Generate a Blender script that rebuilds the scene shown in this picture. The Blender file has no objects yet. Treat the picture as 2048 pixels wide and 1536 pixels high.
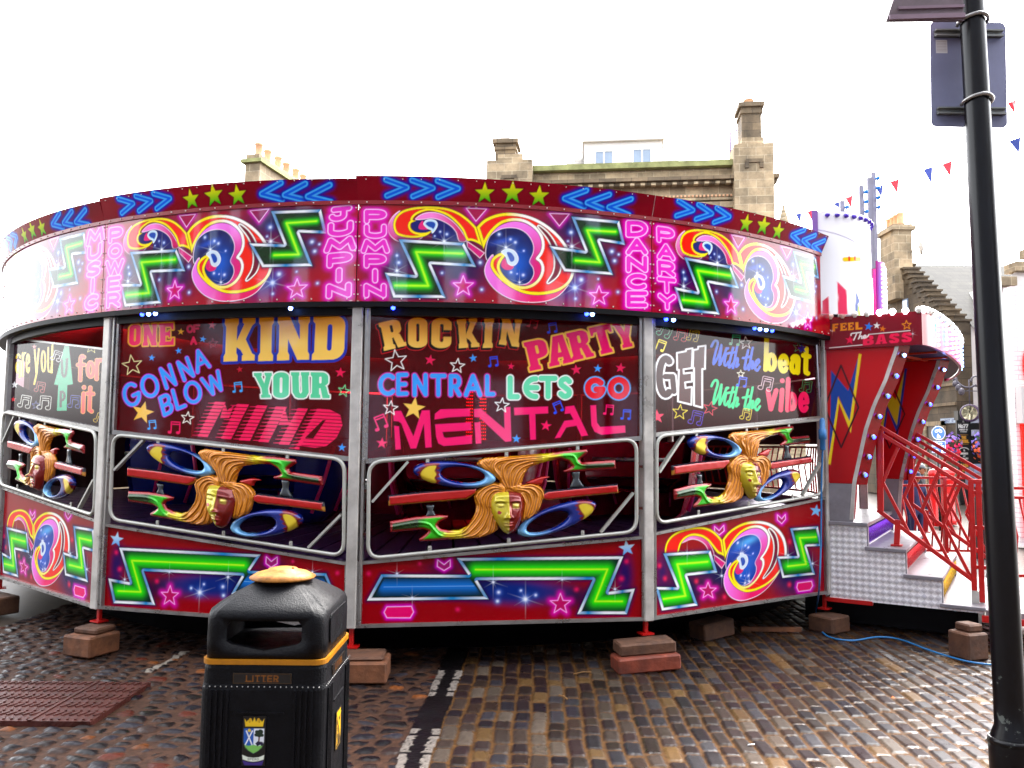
import bpy, math, random
import numpy as np
from math import sin, cos, pi, radians

S = bpy.context.scene
COL = S.collection
random.seed(7)
RNG = np.random.default_rng(11)

# ------------------------------------------------------------------ camera
F, PIT, ROL, CAMZ = 1600.0, 0.0771, 0.0095, 1.6


def _cam_axes():
    cp, sp = cos(PIT), sin(PIT)
    fwd = np.array([0, cp, sp]); up = np.array([0, -sp, cp]); rt = np.array([1.0, 0, 0])
    c, s = cos(ROL), sin(ROL)
    return np.array([c * rt + s * up, -s * rt + c * up, fwd])


CM = _cam_axes()
cd = bpy.data.cameras.new('camera')
cam = bpy.data.objects.new('camera', cd)
COL.objects.link(cam)
cd.sensor_width = 36.0
cd.lens = F / 2048 * 36
cd.clip_start = 0.05
cd.clip_end = 600
from mathutils import Matrix, Vector
mw = Matrix.Identity(4)
for i in range(3):
    mw[i][0] = CM[0][i]; mw[i][1] = CM[1][i]; mw[i][2] = -CM[2][i]
mw[2][3] = CAMZ
cam.matrix_world = mw
S.camera = cam

# ------------------------------------------------------------------ light
SUN_EL, SUN_AZ = radians(48), radians(28)
W = bpy.data.worlds.new('World'); S.world = W
W.use_nodes = True
nt = W.node_tree
bg = nt.nodes['Background']
sky = nt.nodes.new('ShaderNodeTexSky')
sky.sky_type = 'NISHITA'; sky.sun_disc = False
sky.sun_elevation = SUN_EL; sky.sun_rotation = SUN_AZ
sky.dust_density = 4.0; sky.air_density = 1.0; sky.ozone_density = 0.6
hs = nt.nodes.new('ShaderNodeHueSaturation'); hs.inputs['Saturation'].default_value = 0.18
nt.links.new(sky.outputs[0], hs.inputs['Color'])
nt.links.new(hs.outputs[0], bg.inputs['Color'])
bg.inputs['Strength'].default_value = 0.15
sl = bpy.data.lights.new('sun', 'SUN'); sl.energy = 0.8; sl.angle = radians(30); sl.color = (1, .96, .9)
so = bpy.data.objects.new('sun', sl); COL.objects.link(so)
sd = Vector((sin(SUN_AZ) * cos(SUN_EL), cos(SUN_AZ) * cos(SUN_EL), sin(SUN_EL)))
so.rotation_euler = sd.to_track_quat('Z', 'Y').to_euler()
sky.sun_rotation = math.atan2(sd.x, sd.y)

vs = S.view_settings
vs.view_transform = 'Standard'; vs.look = 'None'; vs.gamma = 1.0; vs.use_curve_mapping = False
vs.exposure = 3.35
S.cycles.max_bounces = 8
S.cycles.use_denoising = True


# ------------------------------------------------------------------ pixel helpers (turn a point of the photo into a point of the place)
def proj(P):
    q = (np.asarray(P, float) - [0, 0, CAMZ]) @ CM.T
    return 1024 + F * q[..., 0] / q[..., 2], 768 - F * q[..., 1] / q[..., 2]


def hit(x, y, p0, n):
    d = np.array([(x - 1024) / F, (768 - y) / F, 1.0]) @ CM
    c = np.array([0, 0, CAMZ])
    t = ((np.array(p0, float) - c) @ np.array(n, float)) / (d @ np.array(n, float))
    return c + t * d


def at(x, y, Y):
    return hit(x, y, (0, Y, 0), (0, 1, 0))


def gnd(x, y, z=0.0):
    return hit(x, y, (0, 0, z), (0, 0, 1))


# ------------------------------------------------------------------ colours and materials
def lin(c):
    c = np.asarray(c, float) / 255.0
    return np.where(c <= 0.04045, c / 12.92, ((c + 0.055) / 1.055) ** 2.4)


def rgb(*c):
    return tuple(lin(c)) + (1.0,)


def new_mat(name):
    m = bpy.data.materials.new(name); m.use_nodes = True
    return m, m.node_tree, m.node_tree.nodes['Principled BSDF']


def mat(name, color, rough=0.5, metal=0.0, var=0.12, scale=6.0, bump=0.0, bscale=40.0, spec=0.5, rvar=0.0, coat=0.0):
    """plain painted / stone / metal surface with uneven tone, uneven gloss and a little relief"""
    m, t, b = new_mat(name)
    N, L = t.nodes, t.links
    b.inputs['Roughness'].default_value = rough
    b.inputs['Metallic'].default_value = metal
    b.inputs['Specular IOR Level'].default_value = spec
    if coat:
        b.inputs['Coat Weight'].default_value = coat; b.inputs['Coat Roughness'].default_value = 0.05
    tc = N.new('ShaderNodeTexCoord')
    n1 = N.new('ShaderNodeTexNoise'); n1.inputs['Scale'].default_value = scale; n1.inputs['Detail'].default_value = 6
    n1.inputs['Roughness'].default_value = 0.65
    L.new(tc.outputs['Object'], n1.inputs['Vector'])
    r = N.new('ShaderNodeMapRange')
    r.inputs['From Min'].default_value = 0.3; r.inputs['From Max'].default_value = 0.7
    r.inputs['To Min'].default_value = 1 - var; r.inputs['To Max'].default_value = 1 + var
    L.new(n1.outputs[0], r.inputs['Value'])
    mx = N.new('ShaderNodeVectorMath'); mx.operation = 'SCALE'
    mx.inputs[0].default_value = tuple(color[:3])
    L.new(r.outputs[0], mx.inputs['Scale'])
    L.new(mx.outputs[0], b.inputs['Base Color'])
    if rvar:
        r2 = N.new('ShaderNodeMapRange')
        r2.inputs['From Min'].default_value = 0.3; r2.inputs['From Max'].default_value = 0.7
        r2.inputs['To Min'].default_value = max(0.02, rough - rvar); r2.inputs['To Max'].default_value = rough + rvar
        L.new(n1.outputs[0], r2.inputs['Value']); L.new(r2.outputs[0], b.inputs['Roughness'])
    if bump:
        n2 = N.new('ShaderNodeTexNoise'); n2.inputs['Scale'].default_value = bscale; n2.inputs['Detail'].default_value = 4
        L.new(tc.outputs['Object'], n2.inputs['Vector'])
        bp = N.new('ShaderNodeBump'); bp.inputs['Strength'].default_value = bump; bp.inputs['Distance'].default_value = 0.01
        L.new(n2.outputs[0], bp.inputs['Height']); L.new(bp.outputs[0], b.inputs['Normal'])
    return m


def paint_mat(name, rough=0.14, wobble=0.02, wscale=3.0, metal=0.0, coat=0.0, spec=0.5):
    """sign-writer's paint: the colour is stored in the mesh (attribute Col)"""
    m, t, b = new_mat(name)
    N, L = t.nodes, t.links
    a = N.new('ShaderNodeAttribute'); a.attribute_name = 'Col'
    L.new(a.outputs['Color'], b.inputs['Base Color'])
    b.inputs['Roughness'].default_value = rough
    b.inputs['Metallic'].default_value = metal
    b.inputs['Specular IOR Level'].default_value = spec
    if coat:
        b.inputs['Coat Weight'].default_value = coat; b.inputs['Coat Roughness'].default_value = 0.06
    if wobble:
        tc = N.new('ShaderNodeTexCoord')
        n = N.new('ShaderNodeTexNoise'); n.inputs['Scale'].default_value = wscale; n.inputs['Detail'].default_value = 1.5
        L.new(tc.outputs['Object'], n.inputs['Vector'])
        bp = N.new('ShaderNodeBump'); bp.inputs['Strength'].default_value = 1.0; bp.inputs['Distance'].default_value = wobble
        L.new(n.outputs[0], bp.inputs['Height']); L.new(bp.outputs[0], b.inputs['Normal'])
    return m


def acrylic_mat(name, tint, base, see):
    """tinted acrylic sheet; alpha of Col = 1 where it is lettered"""
    m, t, b = new_mat(name)
    N, L = t.nodes, t.links
    out = N['Material Output']
    a = N.new('ShaderNodeAttribute'); a.attribute_name = 'Col'
    L.new(a.outputs['Color'], b.inputs['Base Color'])
    b.inputs['Roughness'].default_value = 0.06
    tr = N.new('ShaderNodeBsdfTransparent'); tr.inputs[0].default_value = tuple(tint) + (1,)
    mul = N.new('ShaderNodeMath'); mul.operation = 'MULTIPLY_ADD'
    L.new(a.outputs['Alpha'], mul.inputs[0]); mul.inputs[1].default_value = see; mul.inputs[2].default_value = 1 - see
    mix = N.new('ShaderNodeMixShader')
    L.new(mul.outputs[0], mix.inputs[0]); L.new(tr.outputs[0], mix.inputs[1]); L.new(b.outputs[0], mix.inputs[2])
    L.new(mix.outputs[0], out.inputs['Surface'])
    return m


def lamp_mat(name, color, strength):
    m, t, b = new_mat(name)
    b.inputs['Base Color'].default_value = tuple(color[:3]) + (1,)
    b.inputs['Roughness'].default_value = 0.15
    b.inputs['Emission Color'].default_value = tuple(color[:3]) + (1,)
    b.inputs['Emission Strength'].default_value = strength
    return m


# ------------------------------------------------------------------ objects
def tag(o, label=None, cat=None, group=None, kind=None):
    for k, v in (('label', label), ('category', cat), ('group', group), ('kind', kind)):
        if v: o[k] = v
    return o


def empty(name, loc, label, cat, group=None):
    o = bpy.data.objects.new(name, None); COL.objects.link(o)
    o.location = [float(v) for v in loc]; o.empty_display_size = 0.1
    return tag(o, label, cat, group)


class MB:
    """collects shapes into one mesh"""
    def __init__(self):
        self.v = []; self.f = []; self.mi = []; self.cur = 0; self.smooth = []; self.sm = False; self.n = 0

    def add(self, vs_, fs, sm=None):
        o = self.n
        self.v.extend([tuple(map(float, p)) for p in vs_]); self.n = len(self.v)
        for f in fs:
            self.f.append(tuple(o + i for i in f)); self.mi.append(self.cur); self.smooth.append(self.sm if sm is None else sm)
        return self

    def box(self, c, size, ax=None, bev=0.0):
        """c centre, size full; ax 3x3 rows = local axes; bev chamfers the four long edges and ends"""
        ax = np.eye(3) if ax is None else np.asarray(ax, float)
        h = np.asarray(size, float) / 2
        c = np.asarray(c, float)
        if bev <= 0:
            P = []
            for sx in (-1, 1):
                for sy in (-1, 1):
                    for sz in (-1, 1):
                        P.append(c + (np.array([sx, sy, sz]) * h) @ ax)
            return self.add(P, [(0, 1, 3, 2), (4, 6, 7, 5), (0, 4, 5, 1), (2, 3, 7, 6), (0, 2, 6, 4), (1, 5, 7, 3)], False)
        P = {}; V = []
        def g(k, s):
            key = (k, s)
            if key not in P:
                q = np.array(s, float) * h
                for i in range(3):
                    if i != k: q[i] -= s[i] * bev
                P[key] = len(V); V.append(c + q @ ax)
            return P[key]
        Fc = []
        for k in range(3):
            i, j = (k + 1) % 3, (k + 2) % 3
            for s in (-1, 1):
                q = []
                for a, b in ((-1, -1), (1, -1), (1, 1), (-1, 1)):
                    t = [0, 0, 0]; t[k] = s; t[i] = a; t[j] = b
                    q.append(g(k, tuple(t)))
                Fc.append(tuple(q) if s > 0 else tuple(q[::-1]))
        for k in range(3):
            i, j = (k + 1) % 3, (k + 2) % 3
            for a in (-1, 1):
                for b in (-1, 1):
                    e = []
                    for s in (-1, 1):
                        t = [0, 0, 0]; t[k] = s; t[i] = a; t[j] = b
                        e.append((g(i, tuple(t)), g(j, tuple(t))))
                    q = (e[0][0], e[0][1], e[1][1], e[1][0])
                    Fc.append(q if a * b < 0 else q[::-1])
        for a in (-1, 1):
            for b in (-1, 1):
                for d in (-1, 1):
                    t = (a, b, d)
                    q = (g(0, t), g(1, t), g(2, t))
                    Fc.append(q if a * b * d > 0 else q[::-1])
        return self.add(V, Fc, False)

    def bar(self, a, b, w, h, up=(0, 0, 1), bev=0.0):
        a = np.asarray(a, float); b = np.asarray(b, float); d = b - a; L = np.linalg.norm(d); d /= L
        u = np.asarray(up, float); s = np.cross(d, u)
        if np.linalg.norm(s) < 1e-6: s = np.cross(d, (1, 0, 0))
        s /= np.linalg.norm(s); u = np.cross(s, d)
        return self.box((a + b) / 2, (L, w, h), [d, s, u], bev)

    def tube(self, pts, r, n=10, closed=False, caps=True, sm=True):
        P = [np.asarray(p, float) for p in pts]; m = len(P)
        rr = [r] * m if np.isscalar(r) else list(r)
        V = []; prev = None
        for i in range(m):
            a = P[(i - 1) % m] if (closed or i > 0) else P[i]
            b = P[(i + 1) % m] if (closed or i < m - 1) else P[i]
            t = b - a; t /= (np.linalg.norm(t) + 1e-12)
            if prev is None:
                s = np.cross(t, (0, 0, 1))
                if np.linalg.norm(s) < 1e-3: s = np.cross(t, (0, 1, 0))
            else:
                s = prev - t * (prev @ t)
            s /= np.linalg.norm(s); prev = s; u = np.cross(t, s)
            for k in range(n):
                q = 2 * pi * k / n
                V.append(P[i] + rr[i] * (cos(q) * s + sin(q) * u))
        Fc = []
        for i in range(m if closed else m - 1):
            i2 = (i + 1) % m
            for k in range(n):
                k2 = (k + 1) % n
                Fc.append((i * n + k, i2 * n + k, i2 * n + k2, i * n + k2))
        self.add(V, Fc, sm)
        if caps and not closed:
            o = self.n - len(V)
            self.f.append(tuple(o + k for k in range(n))); self.mi.append(self.cur); self.smooth.append(False)
            self.f.append(tuple(o + (m - 1) * n + k for k in reversed(range(n)))); self.mi.append(self.cur); self.smooth.append(False)
        return self

    def lathe(self, prof, c, n=24, ax=None, sm=True, a0=0.0, a1=2 * pi):
        """prof (r, h) list turned about the local z axis (third row of ax)"""
        ax = np.eye(3) if ax is None else np.asarray(ax, float); c = np.asarray(c, float)
        full = abs(a1 - a0 - 2 * pi) < 1e-6
        k = n if full else n + 1
        V = []
        for r, h in prof:
            for i in range(k):
                q = a0 + (a1 - a0) * i / n
                V.append(c + np.array([r * cos(q), r * sin(q), h]) @ ax)
        Fc = []
        for j in range(len(prof) - 1):
            for i in range(n):
                i2 = (i + 1) % k
                Fc.append((j * k + i, j * k + i2, (j + 1) * k + i2, (j + 1) * k + i))
        if full and prof[0][0] > 1e-6: Fc.append(tuple(reversed(range(k))))
        if full and prof[-1][0] > 1e-6: Fc.append(tuple((len(prof) - 1) * k + i for i in range(k)))
        return self.add(V, Fc, sm)

    def prism(self, poly, o, eu, ev, en, t):
        """polygon (u, v) in the plane o + u eu + v ev, thickness t along en (from 0 to t)"""
        o, eu, ev, en = [np.asarray(q, float) for q in (o, eu, ev, en)]
        ar = sum(poly[i][0] * poly[(i + 1) % len(poly)][1] - poly[(i + 1) % len(poly)][0] * poly[i][1] for i in range(len(poly)))
        if (ar > 0) != (np.cross(eu, ev) @ en * (1 if t > 0 else -1) > 0): poly = poly[::-1]
        n = len(poly)
        V = [o + u * eu + v * ev for u, v in poly] + [o + u * eu + v * ev + t * en for u, v in poly]
        Fc = [tuple(reversed(range(n))), tuple(range(n, 2 * n))]
        for i in range(n):
            j = (i + 1) % n
            Fc.append((i, j, n + j, n + i))
        return self.add(V, Fc, False)

    def ball(self, c, r, n=10, sc=(1, 1, 1), ax=None):
        pr = []
        m = max(5, n // 2 + 1)
        for i in range(m + 1):
            q = -pi / 2 + pi * i / m
            pr.append((max(r * cos(q), 1e-7) * sc[0], r * sin(q) * sc[2]))
        return self.lathe(pr, c, n, ax)

    def build(self, name, mats, parent=None, bevel=0.0):
        me = bpy.data.meshes.new(name)
        V = np.array(self.v, float)
        o = bpy.data.objects.new(name, me)
        if parent is not None:
            V = V - np.array(world_loc(parent))
        me.from_pydata(V.tolist(), [], self.f)
        mats = mats if isinstance(mats, (list, tuple)) else [mats]
        for m in mats: me.materials.append(m)
        me.polygons.foreach_set('material_index', np.array(self.mi, dtype=np.int32))
        me.polygons.foreach_set('use_smooth', np.array(self.smooth, dtype=bool))
        me.update()
        COL.objects.link(o)
        if parent is not None:
            o.parent = parent
        if bevel:
            b = o.modifiers.new('bevel', 'BEVEL'); b.width = bevel; b.segments = 2; b.limit_method = 'ANGLE'; b.angle_limit = radians(40)
        return o


def world_loc(o):
    p = np.array(o.location, float)
    while o.parent is not None:
        o = o.parent; p = p + np.array(o.location, float)
    return p


def rebase(o):
    """move a free mesh's origin to the bottom middle of its shape"""
    me = o.data; n = len(me.vertices)
    a = np.empty(n * 3); me.vertices.foreach_get('co', a); a = a.reshape(-1, 3)
    c = np.array([(a[:, 0].min() + a[:, 0].max()) / 2, (a[:, 1].min() + a[:, 1].max()) / 2, a[:, 2].min()])
    me.vertices.foreach_set('co', (a - c).ravel()); me.update()
    o.location = c.tolist()
    return o


def raw_mesh(name, V, Q, mats, parent=None, col=None, smooth=True, tris=None):
    """fast mesh from numpy: V (n,3), Q (m,4), optional per-vertex colour (n,4)"""
    V = np.asarray(V, np.float64)
    if parent is not None: V = V - world_loc(parent)
    me = bpy.data.meshes.new(name)
    nq = len(Q)
    me.vertices.add(len(V)); me.vertices.foreach_set('co', V.astype(np.float32).ravel())
    me.loops.add(nq * 4); me.loops.foreach_set('vertex_index', np.asarray(Q, np.int32).ravel())
    me.polygons.add(nq)
    me.polygons.foreach_set('loop_start', np.arange(0, nq * 4, 4, dtype=np.int32))
    me.polygons.foreach_set('use_smooth', np.full(nq, smooth, dtype=bool))
    for m in (mats if isinstance(mats, (list, tuple)) else [mats]): me.materials.append(m)
    me.update(calc_edges=True)
    if col is not None:
        a = me.color_attributes.new('Col', 'FLOAT_COLOR', 'POINT')
        a.data.foreach_set('color', np.asarray(col, np.float32).ravel())
    o = bpy.data.objects.new(name, me); COL.objects.link(o)
    if parent is not None: o.parent = parent
    return o


def grid_quads(nu, nv):
    i = np.arange(nu - 1)[None, :]; j = np.arange(nv - 1)[:, None]
    a = j * nu + i
    return np.stack([a, a + 1, a + nu + 1, a + nu], -1).reshape(-1, 4)


# ------------------------------------------------------------------ sign-writing: flat shapes, outlines and airbrush glows worked out as distances on the panel
def cr(pts, closed=False, n=7):
    """smooth curve through points"""
    P = np.array(pts, float); m = len(P); out = []
    rng = range(m) if closed else range(m - 1)
    for i in rng:
        p1, p2 = P[i], P[(i + 1) % m]
        p0 = P[(i - 1) % m] if closed or i > 0 else p1
        p3 = P[(i + 2) % m] if closed or i < m - 2 else p2
        for k in range(n):
            t = k / n
            out.append(0.5 * (2 * p1 + (p2 - p0) * t + (2 * p0 - 5 * p1 + 4 * p2 - p3) * t * t + (3 * p1 - p0 - 3 * p2 + p3) * t ** 3))
    if not closed: out.append(P[-1])
    return np.array(out)


def arc(cx, cy, rx, ry, a0, a1, n=14):
    return [(cx + rx * cos(radians(a0 + (a1 - a0) * i / n)), cy + ry * sin(radians(a0 + (a1 - a0) * i / n))) for i in range(n + 1)]


def _segd(x, y, P, closed):
    P = np.asarray(P, float); d = np.full(x.shape, 1e9)
    m = len(P)
    for i in range(m if closed else m - 1):
        ax, ay = P[i]; bx, by = P[(i + 1) % m]
        ex, ey = bx - ax, by - ay; L = ex * ex + ey * ey
        if L < 1e-9: L = 1e-9
        t = np.clip(((x - ax) * ex + (y - ay) * ey) / L, 0, 1)
        d = np.minimum(d, (x - ax - t * ex) ** 2 + (y - ay - t * ey) ** 2)
    return np.sqrt(d)


def _inside(x, y, P):
    P = np.asarray(P, float); m = len(P); c = np.zeros(x.shape, bool)
    for i in range(m):
        ax, ay = P[i]; bx, by = P[(i + 1) % m]
        if ay == by: continue
        k = (ay > y) != (by > y)
        c ^= k & (x < (bx - ax) * (y - ay) / (by - ay) + ax)
    return c


def _bb(P):
    P = np.asarray(P, float)
    return (P[:, 0].min(), P[:, 1].min(), P[:, 0].max(), P[:, 1].max())


def _bu(bs):
    b = np.array(bs)
    return (b[:, 0].min(), b[:, 1].min(), b[:, 2].max(), b[:, 3].max())


class Sh:
    def __init__(self, fn, bb): self.fn = fn; self.bb = bb


def poly(P, holes=()):
    P = np.asarray(P, float)
    def fn(x, y):
        d = _segd(x, y, P, True); d = np.where(_inside(x, y, P), -d, d)
        for h in holes:
            e = _segd(x, y, h, True); e = np.where(_inside(x, y, h), -e, e)
            d = np.maximum(d, -e)
        return d
    return Sh(fn, _bb(P))


def stroke(lines, r, closed=False):
    lines = [np.asarray(l, float) for l in lines]
    def fn(x, y):
        d = np.full(x.shape, 1e9)
        for l in lines: d = np.minimum(d, _segd(x, y, l, closed))
        return d - r
    b = _bu([_bb(l) for l in lines])
    return Sh(fn, (b[0] - r, b[1] - r, b[2] + r, b[3] + r))


def union(shs):
    def fn(x, y):
        d = shs[0].fn(x, y)
        for s in shs[1:]: d = np.minimum(d, s.fn(x, y))
        return d
    return Sh(fn, _bu([s.bb for s in shs]))


def star_pts(cx, cy, R, rot=0.0, k=0.42, sx=1.0):
    return [(cx + sx * (R if i % 2 == 0 else R * k) * sin(radians(rot) + pi * i / 5), cy - (R if i % 2 == 0 else R * k) * cos(radians(rot) + pi * i / 5)) for i in range(10)]


class Art:
    def __init__(self, X, Y):
        self.X = X.ravel(); self.Y = Y.ravel(); n = self.X.size
        self.C = np.zeros((n, 3)); self.A = np.zeros(n); self.space(1, 0, 0)

    def space(self, s, ox, oy, step=1.15):
        self.x = (self.X - ox) * s; self.y = (self.Y - oy) * s; self.aa = s * step
        return self

    def base(self, col): self.C[:] = lin(col); return self

    def _sel(self, bb, pad):
        return np.nonzero((self.x > bb[0] - pad) & (self.x < bb[2] + pad) & (self.y > bb[1] - pad) & (self.y < bb[3] + pad))[0]

    def _mix(self, i, a, col, alpha=True):
        c = col(self.x[i], self.y[i]) if callable(col) else lin(col)[None]
        self.C[i] = self.C[i] * (1 - a[:, None]) + c * a[:, None]
        if alpha: self.A[i] = np.maximum(self.A[i], a)

    def fill(self, sh, col, off=0.0):
        i = self._sel(sh.bb, max(off, 0) + self.aa)
        if i.size: self._mix(i, np.clip((off - sh.fn(self.x[i], self.y[i])) / self.aa + 0.5, 0, 1), col)
        return self

    def line(self, sh, col, w, off=0.0):
        i = self._sel(sh.bb, w + max(off, 0) + self.aa)
        if i.size: self._mix(i, np.clip((w / 2 - np.abs(sh.fn(self.x[i], self.y[i]) - off)) / self.aa + 0.5, 0, 1), col)
        return self

    def glow(self, sh, col, r, k=1.0, inner=True, alpha=True):
        i = self._sel(sh.bb, r * 2.6)
        if i.size:
            d = sh.fn(self.x[i], self.y[i])
            a = k * np.exp(-(np.maximum(d, 0) / r) ** 2)
            if not inner: a = np.where(d < 0, 0, a)
            self._mix(i, a, col, alpha)
        return self

    def inglow(self, sh, col, r, k=1.0):
        """airbrush just inside an outline"""
        i = self._sel(sh.bb, 2)
        if i.size:
            d = sh.fn(self.x[i], self.y[i])
            self._mix(i, np.where(d < 0, k * np.exp(-(d / r) ** 2), 0), col)
        return self

    def blob(self, cx, cy, rx, ry, col, k=1.0, rot=0.0, p=2.0):
        i = self._sel((cx, cy, cx, cy), max(rx, ry) * 2.4)
        if i.size:
            c, s = cos(radians(rot)), sin(radians(rot))
            dx, dy = self.x[i] - cx, self.y[i] - cy
            u = (dx * c + dy * s) / rx; v = (-dx * s + dy * c) / ry
            self._mix(i, k * np.exp(-((u * u + v * v) ** (p / 2))), col, False)
        return self

    def dot(self, cx, cy, r, col=(230, 240, 255)):
        self.blob(cx, cy, r * 2.2, r * 2.2, (90, 140, 255), 0.5)
        return self.blob(cx, cy, r, r, col, 1.0)

    def glint(self, cx, cy, r, col=(235, 245, 255), rot=18, k=0.9):
        for a, f in ((90, 1.0), (0 + rot, 0.85), (-rot - 12, 0.55), (45 + rot, 0.35)):
            self.blob(cx, cy, r * f * .62, max(r * 0.02, self.aa * 0.3), col, k * 0.6, a, 1.2)
        self.blob(cx, cy, r * .16, r * .16, (120, 170, 255), 0.4)
        return self.blob(cx, cy, r * 0.1, r * 0.1, (255, 255, 255), 1.0)


# ------------------------------------------------------------------ lettering
SK = {
    'A': [[(0, 1), (.5, 0), (1, 1)], [(.19, .66), (.81, .66)]],
    'B': [[(0, 0), (0, 1)], [(0, 0)] + arc(.55, .25, .4, .25, -90, 90, 8) + [(0, .5)], [(.3, .5)] + arc(.58, .75, .42, .25, -90, 90, 8) + [(0, 1)]],
    'C': [arc(.55, .5, .55, .5, -48, -312, 18)],
    'D': [[(0, 0), (0, 1)], [(0, 0), (.4, 0)] + arc(.4, .5, .6, .5, -90, 90, 12) + [(0, 1)]],
    'E': [[(1, 0), (0, 0), (0, 1), (1, 1)], [(0, .5), (.85, .5)]],
    'G': [arc(.5, .5, .5, .5, -42, -350, 20) + [(1, .58), (.58, .58)]],
    'I': [[(.5, 0), (.5, 1)]],
    'J': [[(.15, 0), (.9, 0)], [(.65, 0), (.65, .7)] + arc(.35, .7, .3, .3, 0, 170, 8)],
    'L': [[(0, 0), (0, 1), (1, 1)]],
    'M': [[(0, 1), (.14, 0), (.5, .75), (.86, 0), (1, 1)]],
    'N': [[(0, 1), (0, 0), (1, 1), (1, 0)]],
    'O': [arc(.5, .5, .5, .5, 0, 360, 24)],
    'P': [[(0, 1), (0, 0)] + arc(.55, .28, .45, .28, -90, 90, 10) + [(0, .56)]],
    'R': [[(0, 1), (0, 0)] + arc(.55, .28, .42, .28, -90, 90, 10) + [(0, .56)], [(.45, .56), (1, 1)]],
    'S': [cr([(.95, .15), (.6, 0), (.15, .1), (.1, .32), (.5, .5), (.9, .68), (.88, .9), (.45, 1), (.05, .85)], n=4)],
    'T': [[(0, 0), (1, 0)], [(.5, 0), (.5, 1)]],
    'U': [[(0, 0), (0, .6)] + arc(.5, .62, .5, .38, 180, 0, 12) + [(1, 0)]],
    'V': [[(0, 0), (.5, 1), (1, 0)]],
    'W': [[(0, 0), (.25, 1), (.5, .1), (.75, 1), (1, 0)]],
    'Y': [[(0, 0), (.5, .48), (1, 0)], [(.5, .48), (.5, 1)]],
    'F': [[(1, 0), (0, 0), (0, 1)], [(0, .5), (.8, .5)]],
    'H': [[(0, 0), (0, 1)], [(1, 0), (1, 1)], [(0, .5), (1, .5)]],
    'K': [[(0, 0), (0, 1)], [(1, 0), (.05, .55)], [(.35, .4), (1, 1)]],
    'X': [[(0, 0), (1, 1)], [(1, 0), (0, 1)]],
    'Q': [arc(.5, .5, .5, .5, 0, 360, 24), [(.6, .7), (1, 1)]],
    '7': [[(0, 0), (1, 0), (.35, 1)]],
    '2': [arc(.5, .28, .48, .28, 190, 380, 10) + [(0, 1), (1, 1)]],
    '&': [cr([(1, 1), (.2, .3), (.35, 0), (.6, .2), (.1, .65), (.3, 1), (.9, .6)], n=4)],
    'a': [arc(.5, .68, .42, .32, 0, 360, 14), [(.92, .36), (.92, 1)]],
    'b': [[(.05, 0), (.05, 1)], arc(.48, .68, .43, .32, 0, 360, 14)],
    'c': [arc(.5, .68, .45, .32, -50, -310, 12)],
    'e': [[(.07, .68), (.92, .68)] + arc(.5, .68, .43, .32, 0, -310, 14)],
    'f': [arc(.7, .22, .3, .22, -60, -180, 6) + [(.4, 1)], [(.08, .4), (.8, .4)]],
    'h': [[(.08, 0), (.08, 1)], [(.08, .62)] + arc(.5, .6, .42, .25, 180, 360, 8) + [(.92, 1)]],
    'i': [[(.5, .38), (.5, 1)], [(.5, .1), (.5, .12)]],
    'k': [[(.08, 0), (.08, 1)], [(.9, .38), (.1, .72)], [(.4, .6), (.95, 1)]],
    'l': [[(.5, 0), (.5, 1)]],
    'n': [[(.08, .38), (.08, 1)], [(.08, .62)] + arc(.5, .6, .42, .24, 180, 360, 8) + [(.92, 1)]],
    'o': [arc(.5, .68, .45, .32, 0, 360, 16)],
    'r': [[(.2, .38), (.2, 1)], [(.2, .65)] + arc(.65, .62, .45, .26, 180, 300, 6)],
    's': [cr([(.9, .45), (.5, .36), (.15, .5), (.5, .67), (.88, .83), (.5, 1), (.08, .9)], n=4)],
    't': [[(.45, .1), (.45, .85), (.6, 1), (.85, .96)], [(.1, .38), (.85, .38)]],
    'u': [[(.08, .38), (.08, .7)] + arc(.5, .72, .42, .28, 180, 0, 8) + [(.92, .38)], [(.92, .6), (.92, 1)]],
    'v': [[(.05, .38), (.5, 1), (.95, .38)]],
    'w': [[(0, .38), (.25, 1), (.5, .45), (.75, 1), (1, .38)]],
    'y': [[(.05, .38), (.5, .95)], [(.95, .38), (.3, 1.3)]],
    '.': [[(.5, 1), (.5, 1.0001)]],
}


def sk(ch, tl, tr, bl, r):
    tl, tr, bl = [np.array(q, float) for q in (tl, tr, bl)]
    ex, ey = tr - tl, bl - tl
    return stroke([[tl + a * ex + b * ey for a, b in l] for l in SK[ch]], r)


def sk_word(word, p0, p1, h, r, gap=0.35):
    """stroke lettering from p0 to p1 (top line), h = down vector"""
    wd = {'I': .12, 'i': .12, 'l': .12, '.': .1, ' ': .45, 'M': 1.25, 'W': 1.35, 'w': 1.2, 'f': .6, 't': .6, 'r': .65, 'J': .7}
    ws = [wd.get(c, 1.0) for c in word]; tot = sum(ws) + gap * (len(word) - 1)
    p0, p1, h = [np.array(q, float) for q in (p0, p1, h)]
    ex = (p1 - p0) / tot; out = []; t = 0
    for c, w in zip(word, ws):
        if c != ' ':
            tl = p0 + ex * t; out.append(sk(c, tl, tl + ex * w, tl + h, r))
        t += w + gap
    return union(out)


def rrect(x0, y0, x1, y1, rx, ry):
    return arc(x1 - rx, y0 + ry, rx, ry, -90, 0, 5) + arc(x1 - rx, y1 - ry, rx, ry, 0, 90, 5) + arc(x0 + rx, y1 - ry, rx, ry, 90, 180, 5) + arc(x0 + rx, y0 + ry, rx, ry, 180, 270, 5)


def _stem(a, b, e=.05):
    return [(a - e, 0), (b + e, 0), (b + e, .12), (b, .19), (b, .81), (b + e, .88), (b + e, 1), (a - e, 1), (a - e, .88), (a, .81), (a, .19), (a - e, .12)]


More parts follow.
